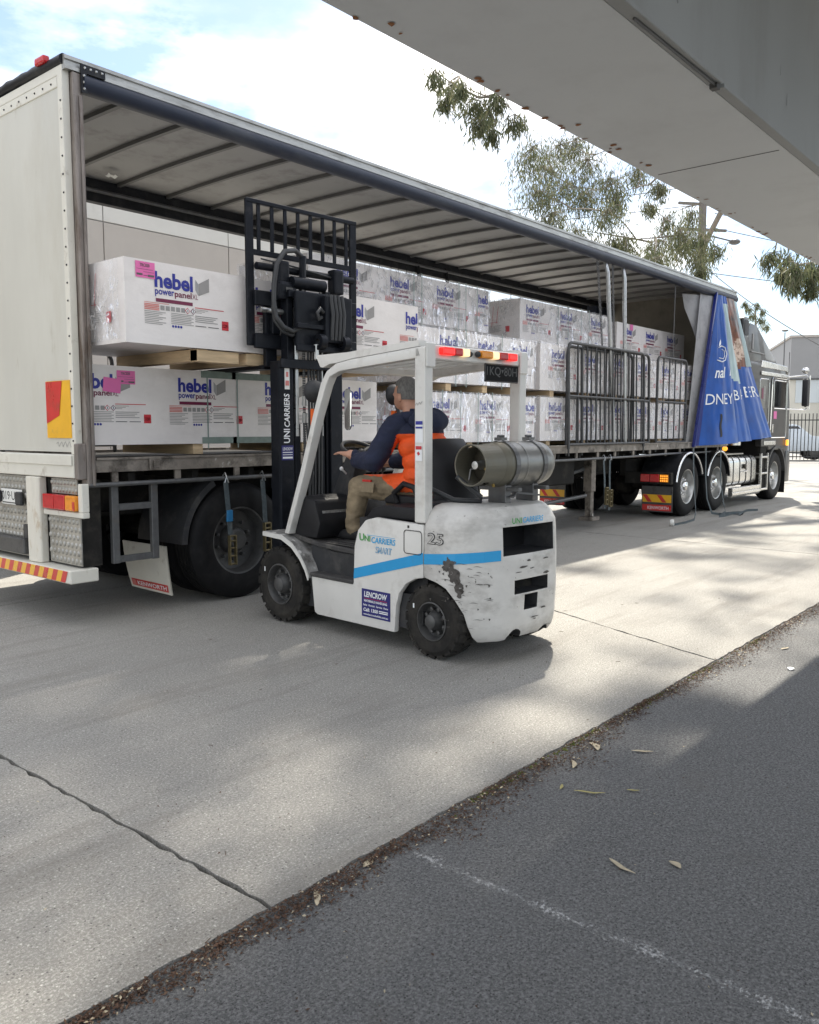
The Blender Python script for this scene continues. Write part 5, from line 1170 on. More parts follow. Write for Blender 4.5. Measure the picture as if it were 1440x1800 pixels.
def scar(pts, r0, seed):
    rs = random.Random(seed); m_ = MB()
    for (d, z, k) in pts:
        n_ = 19; P = [cw_pt(s_at(d), z, .005)]; ph = rs.uniform(0, 6)
        for j in range(n_):
            a = 2*math.pi*j/n_; rr_ = r0*k*(1 + .30*math.sin(3*a+ph) + .18*math.sin(5*a+2*ph) + rs.uniform(-.12,.12)); P.append(cw_pt(s_at(max(0, d+math.cos(a)*rr_)), z+math.sin(a)*rr_*1.25, .005))
        m_.add(P, [(0, j+1, (j+1) % n_+1) for j in range(n_)])
    return m_.build('paint_loss', 'scar', cw)
rs = random.Random(5)
scar([(.20,.64,1.0),(.235,.655,.8),(.225,.61,.7),(.255,.60,.9),(.265,.56,1.1),(.235,.565,.8),(.275,.52,1.0),(.285,.47,.9),(.30,.49,.5),(.18,.625,.5),(.21,.675,.5)], .026, 1)
for k in range(26): scar([(rs.uniform(.05,.50), rs.uniform(.22,.62), rs.uniform(.2,.6))], .011, 20+k)
for k in range(34):   # long thin scratches round the rear corner
    d = rs.uniform(.12,.46); z = rs.uniform(.22,.66); w_ = rs.uniform(.02,.09); h = rs.uniform(.0015,.004)
    MB().grid(lambda u, v: tuple(cw_pt(s_at(min(DC+.2, d+w_*u)), z + h*(v-.5)*math.sin(math.pi*u) + .004*math.sin(u*4), .0045)), 6, 1).build('scratch', 'scar', cw)
def rear_pt(x, z, off=.004): return V(x, -.311-off+.004*0, z)
MB().text('UNI', (-.205,-.319,.902), (1,0,0), (0,.0,1), .10, .038, 0, .02).text('CARRIERS', (-.095,-.3195,.902), (1,0,0), (0,0,1), .22, .038, 1, .02, .12).build('maker_lettering', ['logo_green','logo_sky'], cw)
for k in range(9): 
    x = rs.uniform(-.22,.22); z = rs.choice([rs.uniform(.55,.66), rs.uniform(.2,.42)]); w_ = rs.uniform(.02,.08); h = rs.uniform(.003,.010); P = [V(x,-.317,z)]
    for j in range(9): a = 2*math.pi*j/9; kk = rs.uniform(.5,1.2); P.append(V(x+math.cos(a)*w_*kk, -.317, z+math.sin(a)*h*kk))
    MB().add(P, [(0, j+1, (j+1) % 9+1) for j in range(9)]).build('paint_loss', 'scar', cw)
# overhead guard
gp = [(1.665,.70),(1.46,1.18),(1.30,1.60),(1.20,1.84),(1.13,1.925),(1.02,1.975),(.85,1.995),(.2,2.035)]
for s in (-1, 1):
    mb = MB(); x0, x1 = sorted((s*.53, s*.455)); P = []
    inner = []
    for i, (y, z) in enumerate(gp):
        a = gp[max(0, i-1)]; b = gp[min(len(gp)-1, i+1)]; d = V(b[0]-a[0], b[1]-a[1]).normalized() if False else Vector((b[0]-a[0], b[1]-a[1])).normalized()
        w_ = .065 if i < 3 else (.075 if i < 6 else .07); inner.append((y - d.y*0 - (d.y)*w_ , z + d.x*w_ if True else z))
    inner = [(y - .058 if i < 3 else y - .03 - (.03 if i == 3 else 0), z if i < 3 else z - (.02, .045, .06, .068, .07)[min(4, i-3)]) for i, (y, z) in enumerate(gp)]
    gl = MB().prism(gp + inner[::-1], 'x', x0, x1).build('guard_leg', 'fl_white', fk, bevel=.012, seg=2, smooth=35)
    MB().prism([(1.02,1.976),(1.10,1.972),(1.17,1.95),(1.20,1.955),(1.245,2.03),(1.235,2.042),(.9,2.042),(.6,2.06),(.20,2.075),(.20,2.036),(.85,1.996)], 'x', x0, x1).build('guard_top', 'fl_white', gl)
    rp_ = MB().box(x0, x1, .142, .238, .895, 2.034).build('guard_pillar', 'fl_white', fk, bevel=.012, seg=2)
    if s < 0:
        e = L-.003
        MB().quad((e,.225,1.42),(e,.158,1.42),(e,.158,1.56),(e,.225,1.56)).build('decal', 'print_white', rp_); MB().quad((e-.002,.223,1.535),(e-.002,.160,1.535),(e-.002,.160,1.558),(e-.002,.223,1.558)).build('decal', 'print_blue', rp_); MB().quad((e-.002,.223,1.51),(e-.002,.160,1.51),(e-.002,.160,1.522),(e-.002,.223,1.522)).build('decal', 'print_blue', rp_)
        MB().quad((e,.225,1.30),(e,.165,1.30),(e,.165,1.40),(e,.225,1.40)).build('decal', 'print_white', rp_); MB().quad((e-.002,.222,1.375),(e-.002,.168,1.375),(e-.002,.168,1.397),(e-.002,.222,1.397)).build('decal', 'print_red', rp_); MB().poly([(e-.002,.20,1.335),(e-.002,.182,1.345),(e-.002,.195,1.362),(e-.002,.212,1.352)]).build('decal', 'print_red', rp_)
        tube = [(e, .228, 1.66), (e, .212, 1.675), (e, .205, 1.66), (e, .19, 1.68), (e, .18, 1.665), (e, .165, 1.685)]; MB().tube(tube, .0016, 4).build('scribble', 'print_grey', rp_)
MB().box(-.455, .455, .145, .215, 1.955, 2.05).box(-.53, -.44, .128, .1445, 1.90, 2.06).box(.44, .53, .128, .1445, 1.90, 2.06).build('rear_crossbar', 'fl_white', fk, bevel=.01)
MB().box(-.455, .455, 1.10, 1.16, 1.92, 1.98).build('front_crossbar', 'fl_white', fk, bevel=.01)
M('roof_sheet', (.50,.50,.48), .35, var=.2, vs=5, stretch=(.6,3,1), dirt=(.30,.30,.29), ds=4, dt=(.5,.75), bump=.4, bs=6)
m_ = MATS['roof_sheet']; n_ = m_.node_tree.nodes; tr_n = n_.new('ShaderNodeBsdfTransparent'); mx_n = n_.new('ShaderNodeMixShader'); mx_n.inputs['Fac'].default_value = .68
m_.node_tree.links.new(tr_n.outputs['BSDF'], mx_n.inputs[1]); m_.node_tree.links.new(n_['Principled BSDF'].outputs['BSDF'], mx_n.inputs[2]); m_.node_tree.links.new(mx_n.outputs['Shader'], n_['Material Output'].inputs['Surface'])
sh = MB(); sh.grid(lambda u, v: (-.50+1.0*u, .22+.92*v, 2.052 + .02*(1-v)*.6 - .025*v + .010*math.sin(u*11+v*3)*math.sin(v*7)), 24, 24); sh.build('roof_sheet', 'roof_sheet', fk, smooth=60)
for i in range(6): MB().bar((-.40+.16*i,.21,2.01),(-.40+.16*i,1.11,1.975), .03, .02).build('roof_bar', 'fl_white', fk)
# rear lamps and plate on the crossbar
def lens(x0, x1, mt, nm='rear_lamp', z0=1.985, z1=2.035): return MB().box(x0, x1, .098, .1445, z0, z1).build(nm, mt, fk, bevel=.010, seg=2)
lens(-.40,-.29,'red_lens_lit'); lens(-.285,-.21,'red_lens'); lens(-.205,-.14,'clear_lit'); MB().sphere((-.12,.12,2.005), .02, 8).build('lamp_end_cap', 'fl_dark', fk)
lens(-.02,.10,'amber_lens'); lens(.105,.17,'clear_lit'); lens(.175,.27,'red_lens'); lens(.275,.37,'red_lens_lit'); MB().sphere((-.04,.12,2.01), .022, 8).build('lamp_end_cap', 'fl_dark', fk)
npl = MB().box(.03, .40, .118, .126, 1.83, 1.955).build('number_plate', 'cab_dark', fk, bevel=.006)
MB().tube([(a, .116, b) for a, b in rrect(.035, .395, 1.835, 1.95, .01, 3)] + [(.395-.01, .116, 1.835)], .003, 4).text('1KQ▾80H', (.05,.1155,1.865), (1,0,0), (0,0,1), .33, .07, 0).build('plate_lettering', 'rim_grey', npl)
# seat, wheel, column, levers
MB().prism([(.30,.97),(.36,1.03),(.78,1.04),(.86,1.0),(.84,.965)], 'x', -.23, .23).build('seat_base', 'seat_vinyl', fk, bevel=.03, seg=3, smooth=50)
sb = MB(); 
def sbf(u, v): 
    x = -.22+.44*u; z = 1.02+.41*v; k = (1-abs(2*u-1)**4)*(1-max(0, v-.75)*1.2); return (x*(1-.25*max(0, v-.6)), .30 + .10*v + .05*abs(2*u-1)**2, z if v < 1 else z - .0)
sb.grid(sbf, 16, 12); sb.grid(lambda u, v: tuple(V(sbf(u, v)) + V(0,-.07*(1-abs(2*u-1)**6)*(1-v**8), .012*(1-abs(2*u-1)**4)*v**3)), 16, 12)
sb.build('seat_back', 'seat_vinyl', fk, smooth=60)
MB().tube([(-.235,.46,1.0),(-.25,.52,1.10),(-.25,.62,1.12),(-.25,.72,1.05),(-.235,.70,.98)], .022, 8).tube([(.235,.46,1.0),(.25,.52,1.10),(.25,.62,1.12),(.25,.72,1.05),(.235,.70,.98)], .022, 8).build('hip_rail', 'seat_vinyl', fk, smooth=50)
MB().prism([(1.34,.68),(1.30,.80),(1.36,.97),(1.48,1.0),(1.66,.985),(1.68,.74),(1.60,.68)], 'x', -.47, .40).build('dash_cowl', 'seat_vinyl', fk, bevel=.03, seg=2, smooth=40)
MB().box(-.42, -.12, 1.325, 1.337, .86, .89).build('dash_strip', 'fl_scuffed', fk)
MB().prism([(1.42,.95),(1.62,.985),(1.44,1.30),(1.36,1.33),(1.30,1.28)], 'x', -.09, .05).build('steering_column', 'fl_dark', fk, bevel=.025, seg=2, smooth=40)
swc = V(-.03, 1.31, 1.335); swn = V(0, -.45, .9).normalized(); a1 = V(1,0,0); a2 = swn.cross(a1)
rim_ = [swc + a1*(.165*math.cos(2*math.pi*i/28)) + a2*(.165*math.sin(2*math.pi*i/28)) for i in range(29)]
sw = MB().tube(rim_, .015, 8, cap=False)
for k in range(3): a = 2*math.pi*k/3+.5; sw.bar(swc - swn*.02, swc + a1*(.16*math.cos(a)) + a2*(.16*math.sin(a)), .028, .012)
sw.sphere(swc - swn*.02, .04, 10); sw.build('steering_wheel', 'fl_dark', fk, smooth=50)
for i in range(3): MB().tube([(.14+.05*i,1.45,1.0),(.14+.05*i,1.36,1.18)], .009, 6).sphere((.14+.05*i,1.35,1.19), .02, 8).build('control_lever', 'fl_dark', fk, smooth=50)
MB().tube([(-.12,1.40,1.16),(-.20,1.36,1.20)], .007, 6).sphere((-.205,1.355,1.203), .016, 8).build('direction_lever', 'print_white', fk)
# mirror, head lamps, indicators
MB().prism(rrect(1.02, 1.09, 1.50, 1.80, .03, 4), 'x', -.40, -.385).build('inside_mirror', 'mirror', fk, bevel=.004)
for s in (-1, 1):
    x = s*.42; hl = MB().lathe([(.03,-.08),(.07,-.05),(.085,0),(.085,.03),(.07,.045),(.001,.05)], (x,1.40,1.79), (0,1,0), 20).build('head_lamp', 'fl_dark', fk, smooth=45)
    MB().tube([(x,1.40,1.72),(x,1.34,1.60)], .014, 8).build('lamp_bracket', 'fl_dark', hl)
    MB().prism(rrect(1.385, 1.425, 1.47, 1.66, .012, 3), 'x', x-.03, x+.03).build('front_indicator', 'orange_plastic', fk, bevel=.006)
# mast (outer rails, inner rails raised), lift rams, chains and hoses
for s in (-1, 1):
    x = s*.265
    rl = MB().box(x-.065, x+.065, 1.965, 1.985, .12, 2.06).box(x + s*.045, x + s*.065, 1.9852, 2.10, .12, 2.06).build('mast_rail', 'mast_black', fk, bevel=.004)
    MB().box(s*.20-.028, s*.20+.028, 1.992, 2.085, .60, 2.66).build('inner_rail', 'mast_black', fk, bevel=.004)
    MB().tube([(s*.13,2.03,.2),(s*.13,2.03,1.55)], .042, 14).tube([(s*.13,2.03,1.55),(s*.13,2.03,2.62)], .026, 12).build('lift_ram', 'mast_black', fk, smooth=50)
    MB().tube([(s*.13-.005,2.005,1.45),(s*.13-.005,2.005,2.50)], .021, 12).build('ram_rod', 'galv_bright', fk, smooth=50)
    if s < 0:
        e = 1.962; MB().text('UNI', (-.292,e,1.40), (0,0,1), (-1,0,0), .12, .05, 0, .02).text('CARRIERS', (-.292,e,1.535), (0,0,1), (-1,0,0), .27, .055, 0, .02, .12)
        t_ = MB().text('UNI', (-.238,e,1.395), (0,0,1), (-1,0,0), .115, .062, 0, .02).text('CARRIERS', (-.238,e,1.525), (0,0,1), (-1,0,0), .27, .056, 0, .02, .12); t_.build('mast_lettering', 'print_white', rl)
        dcl = MB().quad((-.325,e,1.255),(-.205,e,1.255),(-.205,e,1.375),(-.325,e,1.375)).build('hire_sign', 'sign_navy', rl)
        MB().text('LENCROW', (-.315,e-.002,1.335), (1,0,0), (0,0,1), .10, .025, 0, .02).quad((-.315,e-.002,1.315),(-.215,e-.002,1.315),(-.215,e-.002,1.322),(-.315,e-.002,1.322)).quad((-.315,e-.002,1.297),(-.215,e-.002,1.297),(-.215,e-.002,1.302),(-.315,e-.002,1.302)).quad((-.315,e-.002,1.268),(-.215,e-.002,1.268),(-.215,e-.002,1.283),(-.315,e-.002,1.283)).build('sign_lettering', 'print_white', dcl)
        MB().quad((-.285,e,1.83),(-.235,e,1.83),(-.235,e,2.0),(-.285,e,2.0)).build('decal', 'plate_white', rl); MB().quad((-.278,e-.002,1.86),(-.242,e-.002,1.86),(-.242,e-.002,1.90),(-.278,e-.002,1.90)).build('decal', 'print_pink', rl); MB().quad((-.272,e-.002,1.93),(-.248,e-.002,1.93),(-.248,e-.002,1.97),(-.272,e-.002,1.97)).build('decal', 'print_pink', rl)
for z0, z1, nm in ((.22,.34,'mast_crossmember'),(2.0,2.075,'mast_crossmember'),(1.02,1.10,'mast_crossmember')): MB().box(-.33, .33, 1.94 if z0 > 1.5 else 2.086, 1.9645 if z0 > 1.5 else 2.11, z0, z1).build(nm, 'mast_black', fk, bevel=.004)
for z in (2.60, 2.30): MB().box(-.235, .30, 1.95, 1.99, z-.03, z+.03).build('inner_crossmember', 'mast_black', fk, bevel=.004)
MB().tube([(-.17,2.01,2.70),(.17,2.01,2.70)], .05, 16).build('chain_pulley', 'mast_black', fk, smooth=50)
for x in (-.03, .0, .03, .07, .10):
    MB().tube([(x,1.985,.5),(x+.005,1.975,1.6),(x,1.985,2.45),(x,2.0,2.62)], .011, 6).build('mast_hose', 'hose', fk, smooth=50)
for x in (-.055, .13):
    m_ = MB(); z = .6
    while z < 2.66: m_.box(x-.013, x+.013, 2.0, 2.008, z, z+.016); z += .020
    m_.build('lift_chain', 'galv', fk)
MB().tube([(-.10,1.96,1.70),(-.10,1.955,1.78)], .013, 8).tube([(-.07,1.96,1.70),(-.07,1.955,1.78)], .013, 8).tube([(-.10,1.96,1.56),(-.10,1.955,1.64)], .013, 8).tube([(-.07,1.96,1.56),(-.07,1.955,1.64)], .013, 8).build('hose_coupling', 'galv_bright', fk)
MB().tube([(-.10,1.955,1.56),(-.09,1.95,1.3),(-.06,1.95,1.05)], .009, 6).tube([(-.07,1.955,1.56),(-.055,1.95,1.3),(-.04,1.95,1.05)], .009, 6).build('mast_hose', 'hose', fk, smooth=50)
# carriage, side shift, backrest, forks
ca = MB().box(-.46, .62, 2.10, 2.14, 2.50, 2.62).box(-.46, .62, 2.10, 2.14, 2.16, 2.28).box(-.30, -.22, 2.095, 2.1395, 2.2805, 2.4995).box(.38, .46, 2.095, 2.1395, 2.2805, 2.4995).build('carriage', 'mast_black', fk, bevel=.006)
MB().box(-.20, .34, 1.905, 1.945, 2.18, 2.62).box(.05, .34, 1.84, 1.904, 2.22, 2.60).build('side_shift_body', 'mast_black', fk, bevel=.012, seg=2)
MB().box(-.22, .37, 1.86, 1.90, 2.32, 2.36).box(-.22, .37, 1.87, 1.90, 2.14, 2.19).build('side_shift_rail', 'mast_black', fk, bevel=.004)
for i in range(4): MB().tube([(.11+.04*i,1.838,2.24),(.115+.04*i,1.825,2.45),(.11+.04*i,1.85,2.61)], .017, 8).build('side_shift_hose', 'hose', fk, smooth=50)
MB().tube([(.02,1.86,2.42),(-.02,1.84,2.40),(-.04,1.84,2.45),(.0,1.85,2.49),(.04,1.86,2.46)], .016, 8).build('side_shift_hose', 'hose', fk, smooth=50)
MB().lathe([(.03,-.03),(.065,-.03),(.065,.03),(.03,.03)], (.0,1.85,2.22), (1,0,0), 18, close=True).lathe([(.03,-.03),(.065,-.03),(.065,.03),(.03,.03)], (.25,1.85,2.22), (1,0,0), 18, close=True).build('hose_pulley', 'mast_black', fk, smooth=40)
MB().tube([(-.02,1.88,2.20),(-.02,1.88,2.08)], .022, 10).build('ram_rod', 'galv_bright', fk)
MB().tube([(-.44,2.06,2.46),(-.14,2.06,2.46)], .022, 10).build('shift_ram_rod', 'galv_bright', fk, smooth=50); MB().tube([(-.14,2.06,2.46),(.3,2.06,2.46)], .045, 12).build('shift_ram', 'mast_black', fk, smooth=50)
bk = MB()
for x in (-.475, .615): bk.box(x-.035, x+.035, 2.135, 2.165, 2.18, 3.31)
bk.box(-.51, .65, 2.13, 2.1655, 3.30, 3.335); bk.build('backrest_frame', 'mast_black', fk, bevel=.005)
MB().box(-.44, .58, 2.138, 2.162, 2.90, 2.945).build('backrest_rail', 'mast_black', fk, bevel=.004)
for i in range(8):
    x = -.385+i*.132; MB().box(x-.016, x+.016, 2.14, 2.158, 2.9455, 3.299).build('backrest_bar', 'mast_black', fk, bevel=.003)
MB().tube([(-.44,2.11,2.81),(.58,2.11,2.81)], .030, 10).build('clamp_shaft', 'mast_black', fk, smooth=50)
for x in (-.22, .36):
    MB().box(x-.055, x+.055, 2.03, 2.13, 2.66, 2.87).build('positioner_block', 'mast_black', fk, bevel=.02, seg=2)
MB().box(-.30, -.12, 1.99, 2.09, 2.55, 2.70).build('valve_block', 'mast_black', fk, bevel=.03, seg=2)
MB().quad((-.24,1.985,2.61),(-.17,1.985,2.61),(-.17,1.985,2.65),(-.24,1.985,2.65)).build('valve_plate', 'rim_grey', fk)
MB().tube([(-.02,2.06,2.62),(-.02,2.05,2.88),(-.015,2.05,2.93)], .03, 8).build('hose_post', 'mast_black', fk)
hp = [V(-.03,2.05,2.93), V(-.12,2.02,2.96), V(-.25,1.99,2.93), V(-.34,1.97,2.82), V(-.37,1.97,2.66), V(-.375,1.97,2.52), V(-.37,1.95,2.40), V(-.32,1.92,2.32), V(-.24,1.91,2.29), V(-.14,1.92,2.33)]
MB().tube(hp, .020, 8).build('feed_hose', 'hose', fk, smooth=60); MB().tube([p + V(.012,.03,-.028) for p in hp[5:]], .017, 8).build('feed_hose', 'hose', fk, smooth=60)
MB().tube([(-.42,2.07,2.86),(-.1,2.07,2.84),(.3,2.07,2.80)], .007, 6).build('feed_hose', 'hose', fk)
for x in (-.28, .44):
    MB().box(x-.055, x+.055, 2.142, 2.185, 2.02, 2.60).box(x-.055, x+.055, 2.186, 3.25, 2.00, 2.034).build('fork', 'mast_black', fk, bevel=.004)
# gas bottle bracket and hose
br_ = MB()
for x in (-.06, .24): MB().box(x-.03, x+.03, -.17, -.02, 1.02, 1.145).box(x-.02, x+.02, -.27, .07, 1.10, 1.125).build('bottle_bracket', 'galv', fk, bevel=.004)
MB().bar((-.06,-.20,1.06),(.24,-.02,1.10), .025, .012).bar((-.06,-.02,1.10),(.24,-.2,1.06), .025, .012).build('bracket_brace', 'galv', fk)
for x in (-.06, .24):
    pl = arc(-.1, 1.275, .158, -150, 150+60, 28); mb = MB()
    P = [(-.1 + .157*math.cos(2*math.pi*i/32), 1.275 + .157*math.sin(2*math.pi*i/32)) for i in range(33)]
    for i in range(32): mb.quad((x-.022,*P[i]),(x+.022,*P[i]),(x+.022,*P[i+1]),(x-.022,*P[i+1]))
    mb.box(x-.03, x+.03, -.13, -.07, 1.432, 1.452).tube([(x-.03,-.1,1.46),(x+.03,-.1,1.46)], .010, 6); mb.build('bottle_strap', 'galv', fk, smooth=40)
MB().tube([(-.36,.02,1.20),(-.28,-.12,1.07),(-.20,-.05,1.03),(-.30,.10,1.04),(-.38,.20,1.10),(-.42,.26,1.13),(-.40,.32,1.12)], .017, 8).build('gas_hose', 'hose', fk, smooth=60)
MB().box(-.38, .38, .19, .32, .90, 1.02).build('radiator_cover', 'fl_dark', fk, bevel=.02, seg=2)

# ---------------- gas bottle, a thing of its own
gb = thing('gas_bottle', (.02, -.10, 1.12), 'olive and steel gas bottle lying across the forklift counterweight', 'gas bottle')
c = (-.36, -.10, 1.275)
MB().lathe([(.001,.16),(.05,.155),(.10,.165),(.135,.20),(.149,.25)], c, (1,0,0), 36).lathe([(.149,.25),(.151,.30)], c, (1,0,0), 36).build('shoulder', 'gas_olive', gb, smooth=50)
MB().lathe([(.151,.30),(.151,.66),(.143,.71),(.115,.755),(.07,.775),(.001,.78)], c, (1,0,0), 36).lathe([(.152,.40),(.1545,.405),(.1545,.415),(.152,.42)], c, (1,0,0), 36).build('cylinder', 'gas_steel', gb, smooth=50)
mb = MB(); n = 40
for i in range(n):      # collar with hand holes
    a0, a1_ = 2*math.pi*i/n, 2*math.pi*(i+1)/n; hole = (6 <= i <= 10) or (26 <= i <= 31)
    for (h0, h1) in ((0, .045), (.045, .10), (.10, .19)):
        if hole and h0 == .045: continue
        r0 = .135 + .012*0; rr_ = lambda h: .131 + .010*(h/.19)
        P = [(c[0]+h, c[1]+math.cos(a)*rr_(h), c[2]+math.sin(a)*rr_(h)) for h in (h0, h1) for a in (a0, a1_)]
        mb.add(P, [(0,1,3,2)])
        P = [(c[0]+h, c[1]+math.cos(a)*(rr_(h)-.004), c[2]+math.sin(a)*(rr_(h)-.004)) for h in (h0, h1) for a in (a0, a1_)]; mb.add(P, [(2,3,1,0)])
mb.tube([(c[0], c[1]+math.cos(2*math.pi*i/36)*.131, c[2]+math.sin(2*math.pi*i/36)*.131) for i in range(37)], .006, 6, cap=False)
mb.build('collar', 'gas_olive', gb, smooth=50)
MB().lathe([(.03,.16),(.03,.10),(.022,.09),(.022,.05),(.001,.05)], c, (1,0,0), 16).lathe([(.026,.055),(.026,.040),(.001,.038)], c, (1,0,0), 16).build('valve', 'galv_bright', gb, smooth=40)
MB().lathe([(.125,.172),(.12,.160),(.10,.150),(.001,.145)], c, (1,0,0), 24).build('collar_backing', 'gas_dark', gb, smooth=40)  # dark disc standing in for the shade inside the hollow collar
MB().tube([(c[0]+.10,c[1]+.03,c[2]-.02),(c[0]+.07,c[1]+.06,c[2]-.03),(c[0]+.06,c[1]+.065,c[2]-.10)], .007, 6).build('gauge_pipe', 'galv', gb)
MB().tube([(c[0]+.11,c[1]-.03,c[2]-.02),(c[0]+.13,c[1]-.06,c[2]-.08),(c[0]+.16,c[1]-.06,c[2]-.14)], .011, 6).build('outlet_elbow', 'brass', gb)

# ---------------- driver: one continuous body
dr = thing('person', (0, .95, .66), 'seated forklift driver in navy and orange jacket, khaki trousers, hand on wheel', 'person')
def capsule(mb, a, b, ra, rb, n=16):
    a, b = V(a), V(b); d = (b-a); Ln = d.length; d.normalize(); prof = []
    for i in range(6): t = math.pi/2*(i/5); prof.append((ra*math.sin(t), -ra*math.cos(t)))
    for i in range(6): t = math.pi/2*(i/5); prof.append((rb*math.cos(t), Ln + rb*math.sin(t)))
    mb.lathe(prof, a, d, n)
bd = MB()
# pelvis, torso (leaning forward), shoulders, neck
bd.sphere((0,.66,1.09), .17, 20, sc=(1.08,.95,.72))
for (y, z, rx, ry, rz) in ((.64,1.18,.185,.145,.12),(.64,1.28,.19,.145,.12),(.67,1.38,.205,.145,.12),(.71,1.48,.215,.135,.10),(.75,1.545,.19,.11,.075)): bd.sphere((0,y,z), 1, 20, sc=(rx,ry,rz))
bd.sphere((-.165,.765,1.535), .082, 16); bd.sphere((.165,.765,1.535), .082, 16)
capsule(bd, (0,.77,1.56), (0,.81,1.68), .068, .062)
bd.sphere((0,.855,1.765), .098, 20, sc=(.80,1.0,1.16)); bd.sphere((0,.895,1.715), .065, 16, sc=(.85,1,1.05))   # skull, jaw
bd.sphere((0,.958,1.735), .016, 10, sc=(.8,1.2,1.5)); 
for s in (-1, 1): bd.sphere((s*.080,.845,1.735), .022, 10, sc=(.45,.9,1.45))
bd.sphere((0,.945,1.685), .018, 10, sc=(1.6,.7,.6)); bd.sphere((0,.945,1.765), .03, 10, sc=(1.8,.4,.5))
# left arm reaches the wheel, right arm to the levers
capsule(bd, (-.185,.775,1.53), (-.285,.90,1.275), .078, .070); capsule(bd, (-.285,.90,1.275), (-.215,1.165,1.272), .070, .050)
capsule(bd, (.185,.775,1.53), (.285,.92,1.28), .078, .068); capsule(bd, (.285,.92,1.28), (.16,1.19,1.25), .068, .046)
for s, hb, fdir in ((-1, V(-.235,1.19,1.315), V(-.10,1,.10)), (1, V(.155,1.225,1.24), V(-.1,1,-.05))):
    f_ = fdir.normalized(); side = V(1,0,0); upv = side.cross(f_).normalized()
    capsule(bd, hb - f_*.03, hb + f_*.02, .032, .036); capsule(bd, hb - side*.024, hb + f_*.06 - side*.027, .025, .019); capsule(bd, hb + side*.024, hb + f_*.06 + side*.027, .025, .019); capsule(bd, hb, hb + f_*.06, .027, .021)
    for i, (dx, ln, sp_) in enumerate(((-.036,.075,-.45),(-.013,.090,-.16),(.013,.086,.12),(.036,.066,.42))):
        b0 = hb + f_*.055 + side*dx; m0 = b0 + (f_ + side*sp_*.6 + upv*.15).normalized()*(ln*.55); e0 = m0 + (f_*.85 + side*sp_*.6 - upv*.40).normalized()*(ln*.55)
        capsule(bd, b0, m0, .0118, .0108, 10); capsule(bd, m0, e0, .0108, .0092, 10)
    t0 = hb - side*s*.0 + side*(-s)*.030; capsule(bd, t0, t0 + f_*.035 + side*(-s)*.03, .0125, .011, 10); capsule(bd, t0 + f_*.035 + side*(-s)*.03, t0 + f_*.065 + side*(-s)*.032 - upv*.012, .011, .009, 10)
# legs
for s in (-1, 1):
    x = s*.105; kx = s*.205
    capsule(bd, (x,.72,1.075), (kx,1.145,1.075), .105, .078); capsule(bd, (kx,1.145,1.065), (kx+s*.0,1.215,.78), .078, .064)
    capsule(bd, (kx,1.19,.705), (kx+s*.015,1.40,.690), .048, .036); capsule(bd, (kx,1.175,.72), (kx,1.215,.80), .05, .055); bd.sphere((kx,1.17,.695), .042, 12)
body = bd.build('body', 'skin', dr)
rm = body.modifiers.new('r', 'REMESH'); rm.mode = 'VOXEL'; rm.voxel_size = .0075; rm.adaptivity = 0
sm_ = body.modifiers.new('s', 'SMOOTH'); sm_.factor = .5; sm_.iterations = 4
dg = bpy.context.evaluated_depsgraph_get(); me = bpy.data.meshes.new_from_object(body.evaluated_get(dg)); body.modifiers.clear(); body.data = me
me.materials.clear()
for mt in ('skin','navy_cloth','orange_cloth','khaki','shoe'): me.materials.append(MATS[mt])
off = Vector(dr.location)
# cloth: puff and folds, leaving skin alone
nrm = [v.normal.copy() for v in me.vertices]
def zone(p):
    x, y, z = p
    if z < .755 and y > 1.12 and z < .735 + .02*math.sin(y*30): return 4
    armL = x < -.155 and y > .80 and z > 1.17 and z < 1.6; armR = x > .145 and y > .80 and z > 1.17 and z < 1.6
    if (x < -.13 or x > .10) and y > 1.165 and z > 1.16: return 0
    if z > 1.60 and (y > .76 or z > 1.655) and not (z < 1.625 and y < .80): return 0
    if z < 1.155 + .0*x and not (z > 1.13 and y < .86 and z > 1.02 + (y-.62)*.22): 
        if not (y < .90 and z > 1.06 + max(0, y-.70)*.45): return 3
    if armL or armR or abs(x) > .222 or (y > .885 and z > 1.17): return 1
    if z > 1.475: return 1
    return 2
zs = []
for v in me.vertices:
    p = v.co + off; zs.append(zone(p))
for v, z_, n_ in zip(me.vertices, zs, nrm):
    p = v.co + off
    if z_ in (1, 2): e = .010 + .007*noise.noise(V(p.x*7, p.y*7, p.z*13)) + .006*abs(noise.noise(V(p.x*9+p.z*6, p.y*10, p.z*26))); v.co += n_*e
    elif z_ == 3: v.co += n_*(.006 + .009*noise.noise(V(p.x*10, p.y*14, p.z*16)) + .005*noise.noise(V(p.x*24, p.y*30, p.z*30)))
from collections import Counter
for poly in me.polygons: poly.material_index = Counter(zs[i] for i in poly.vertices).most_common(1)[0][0]; poly.use_smooth = True
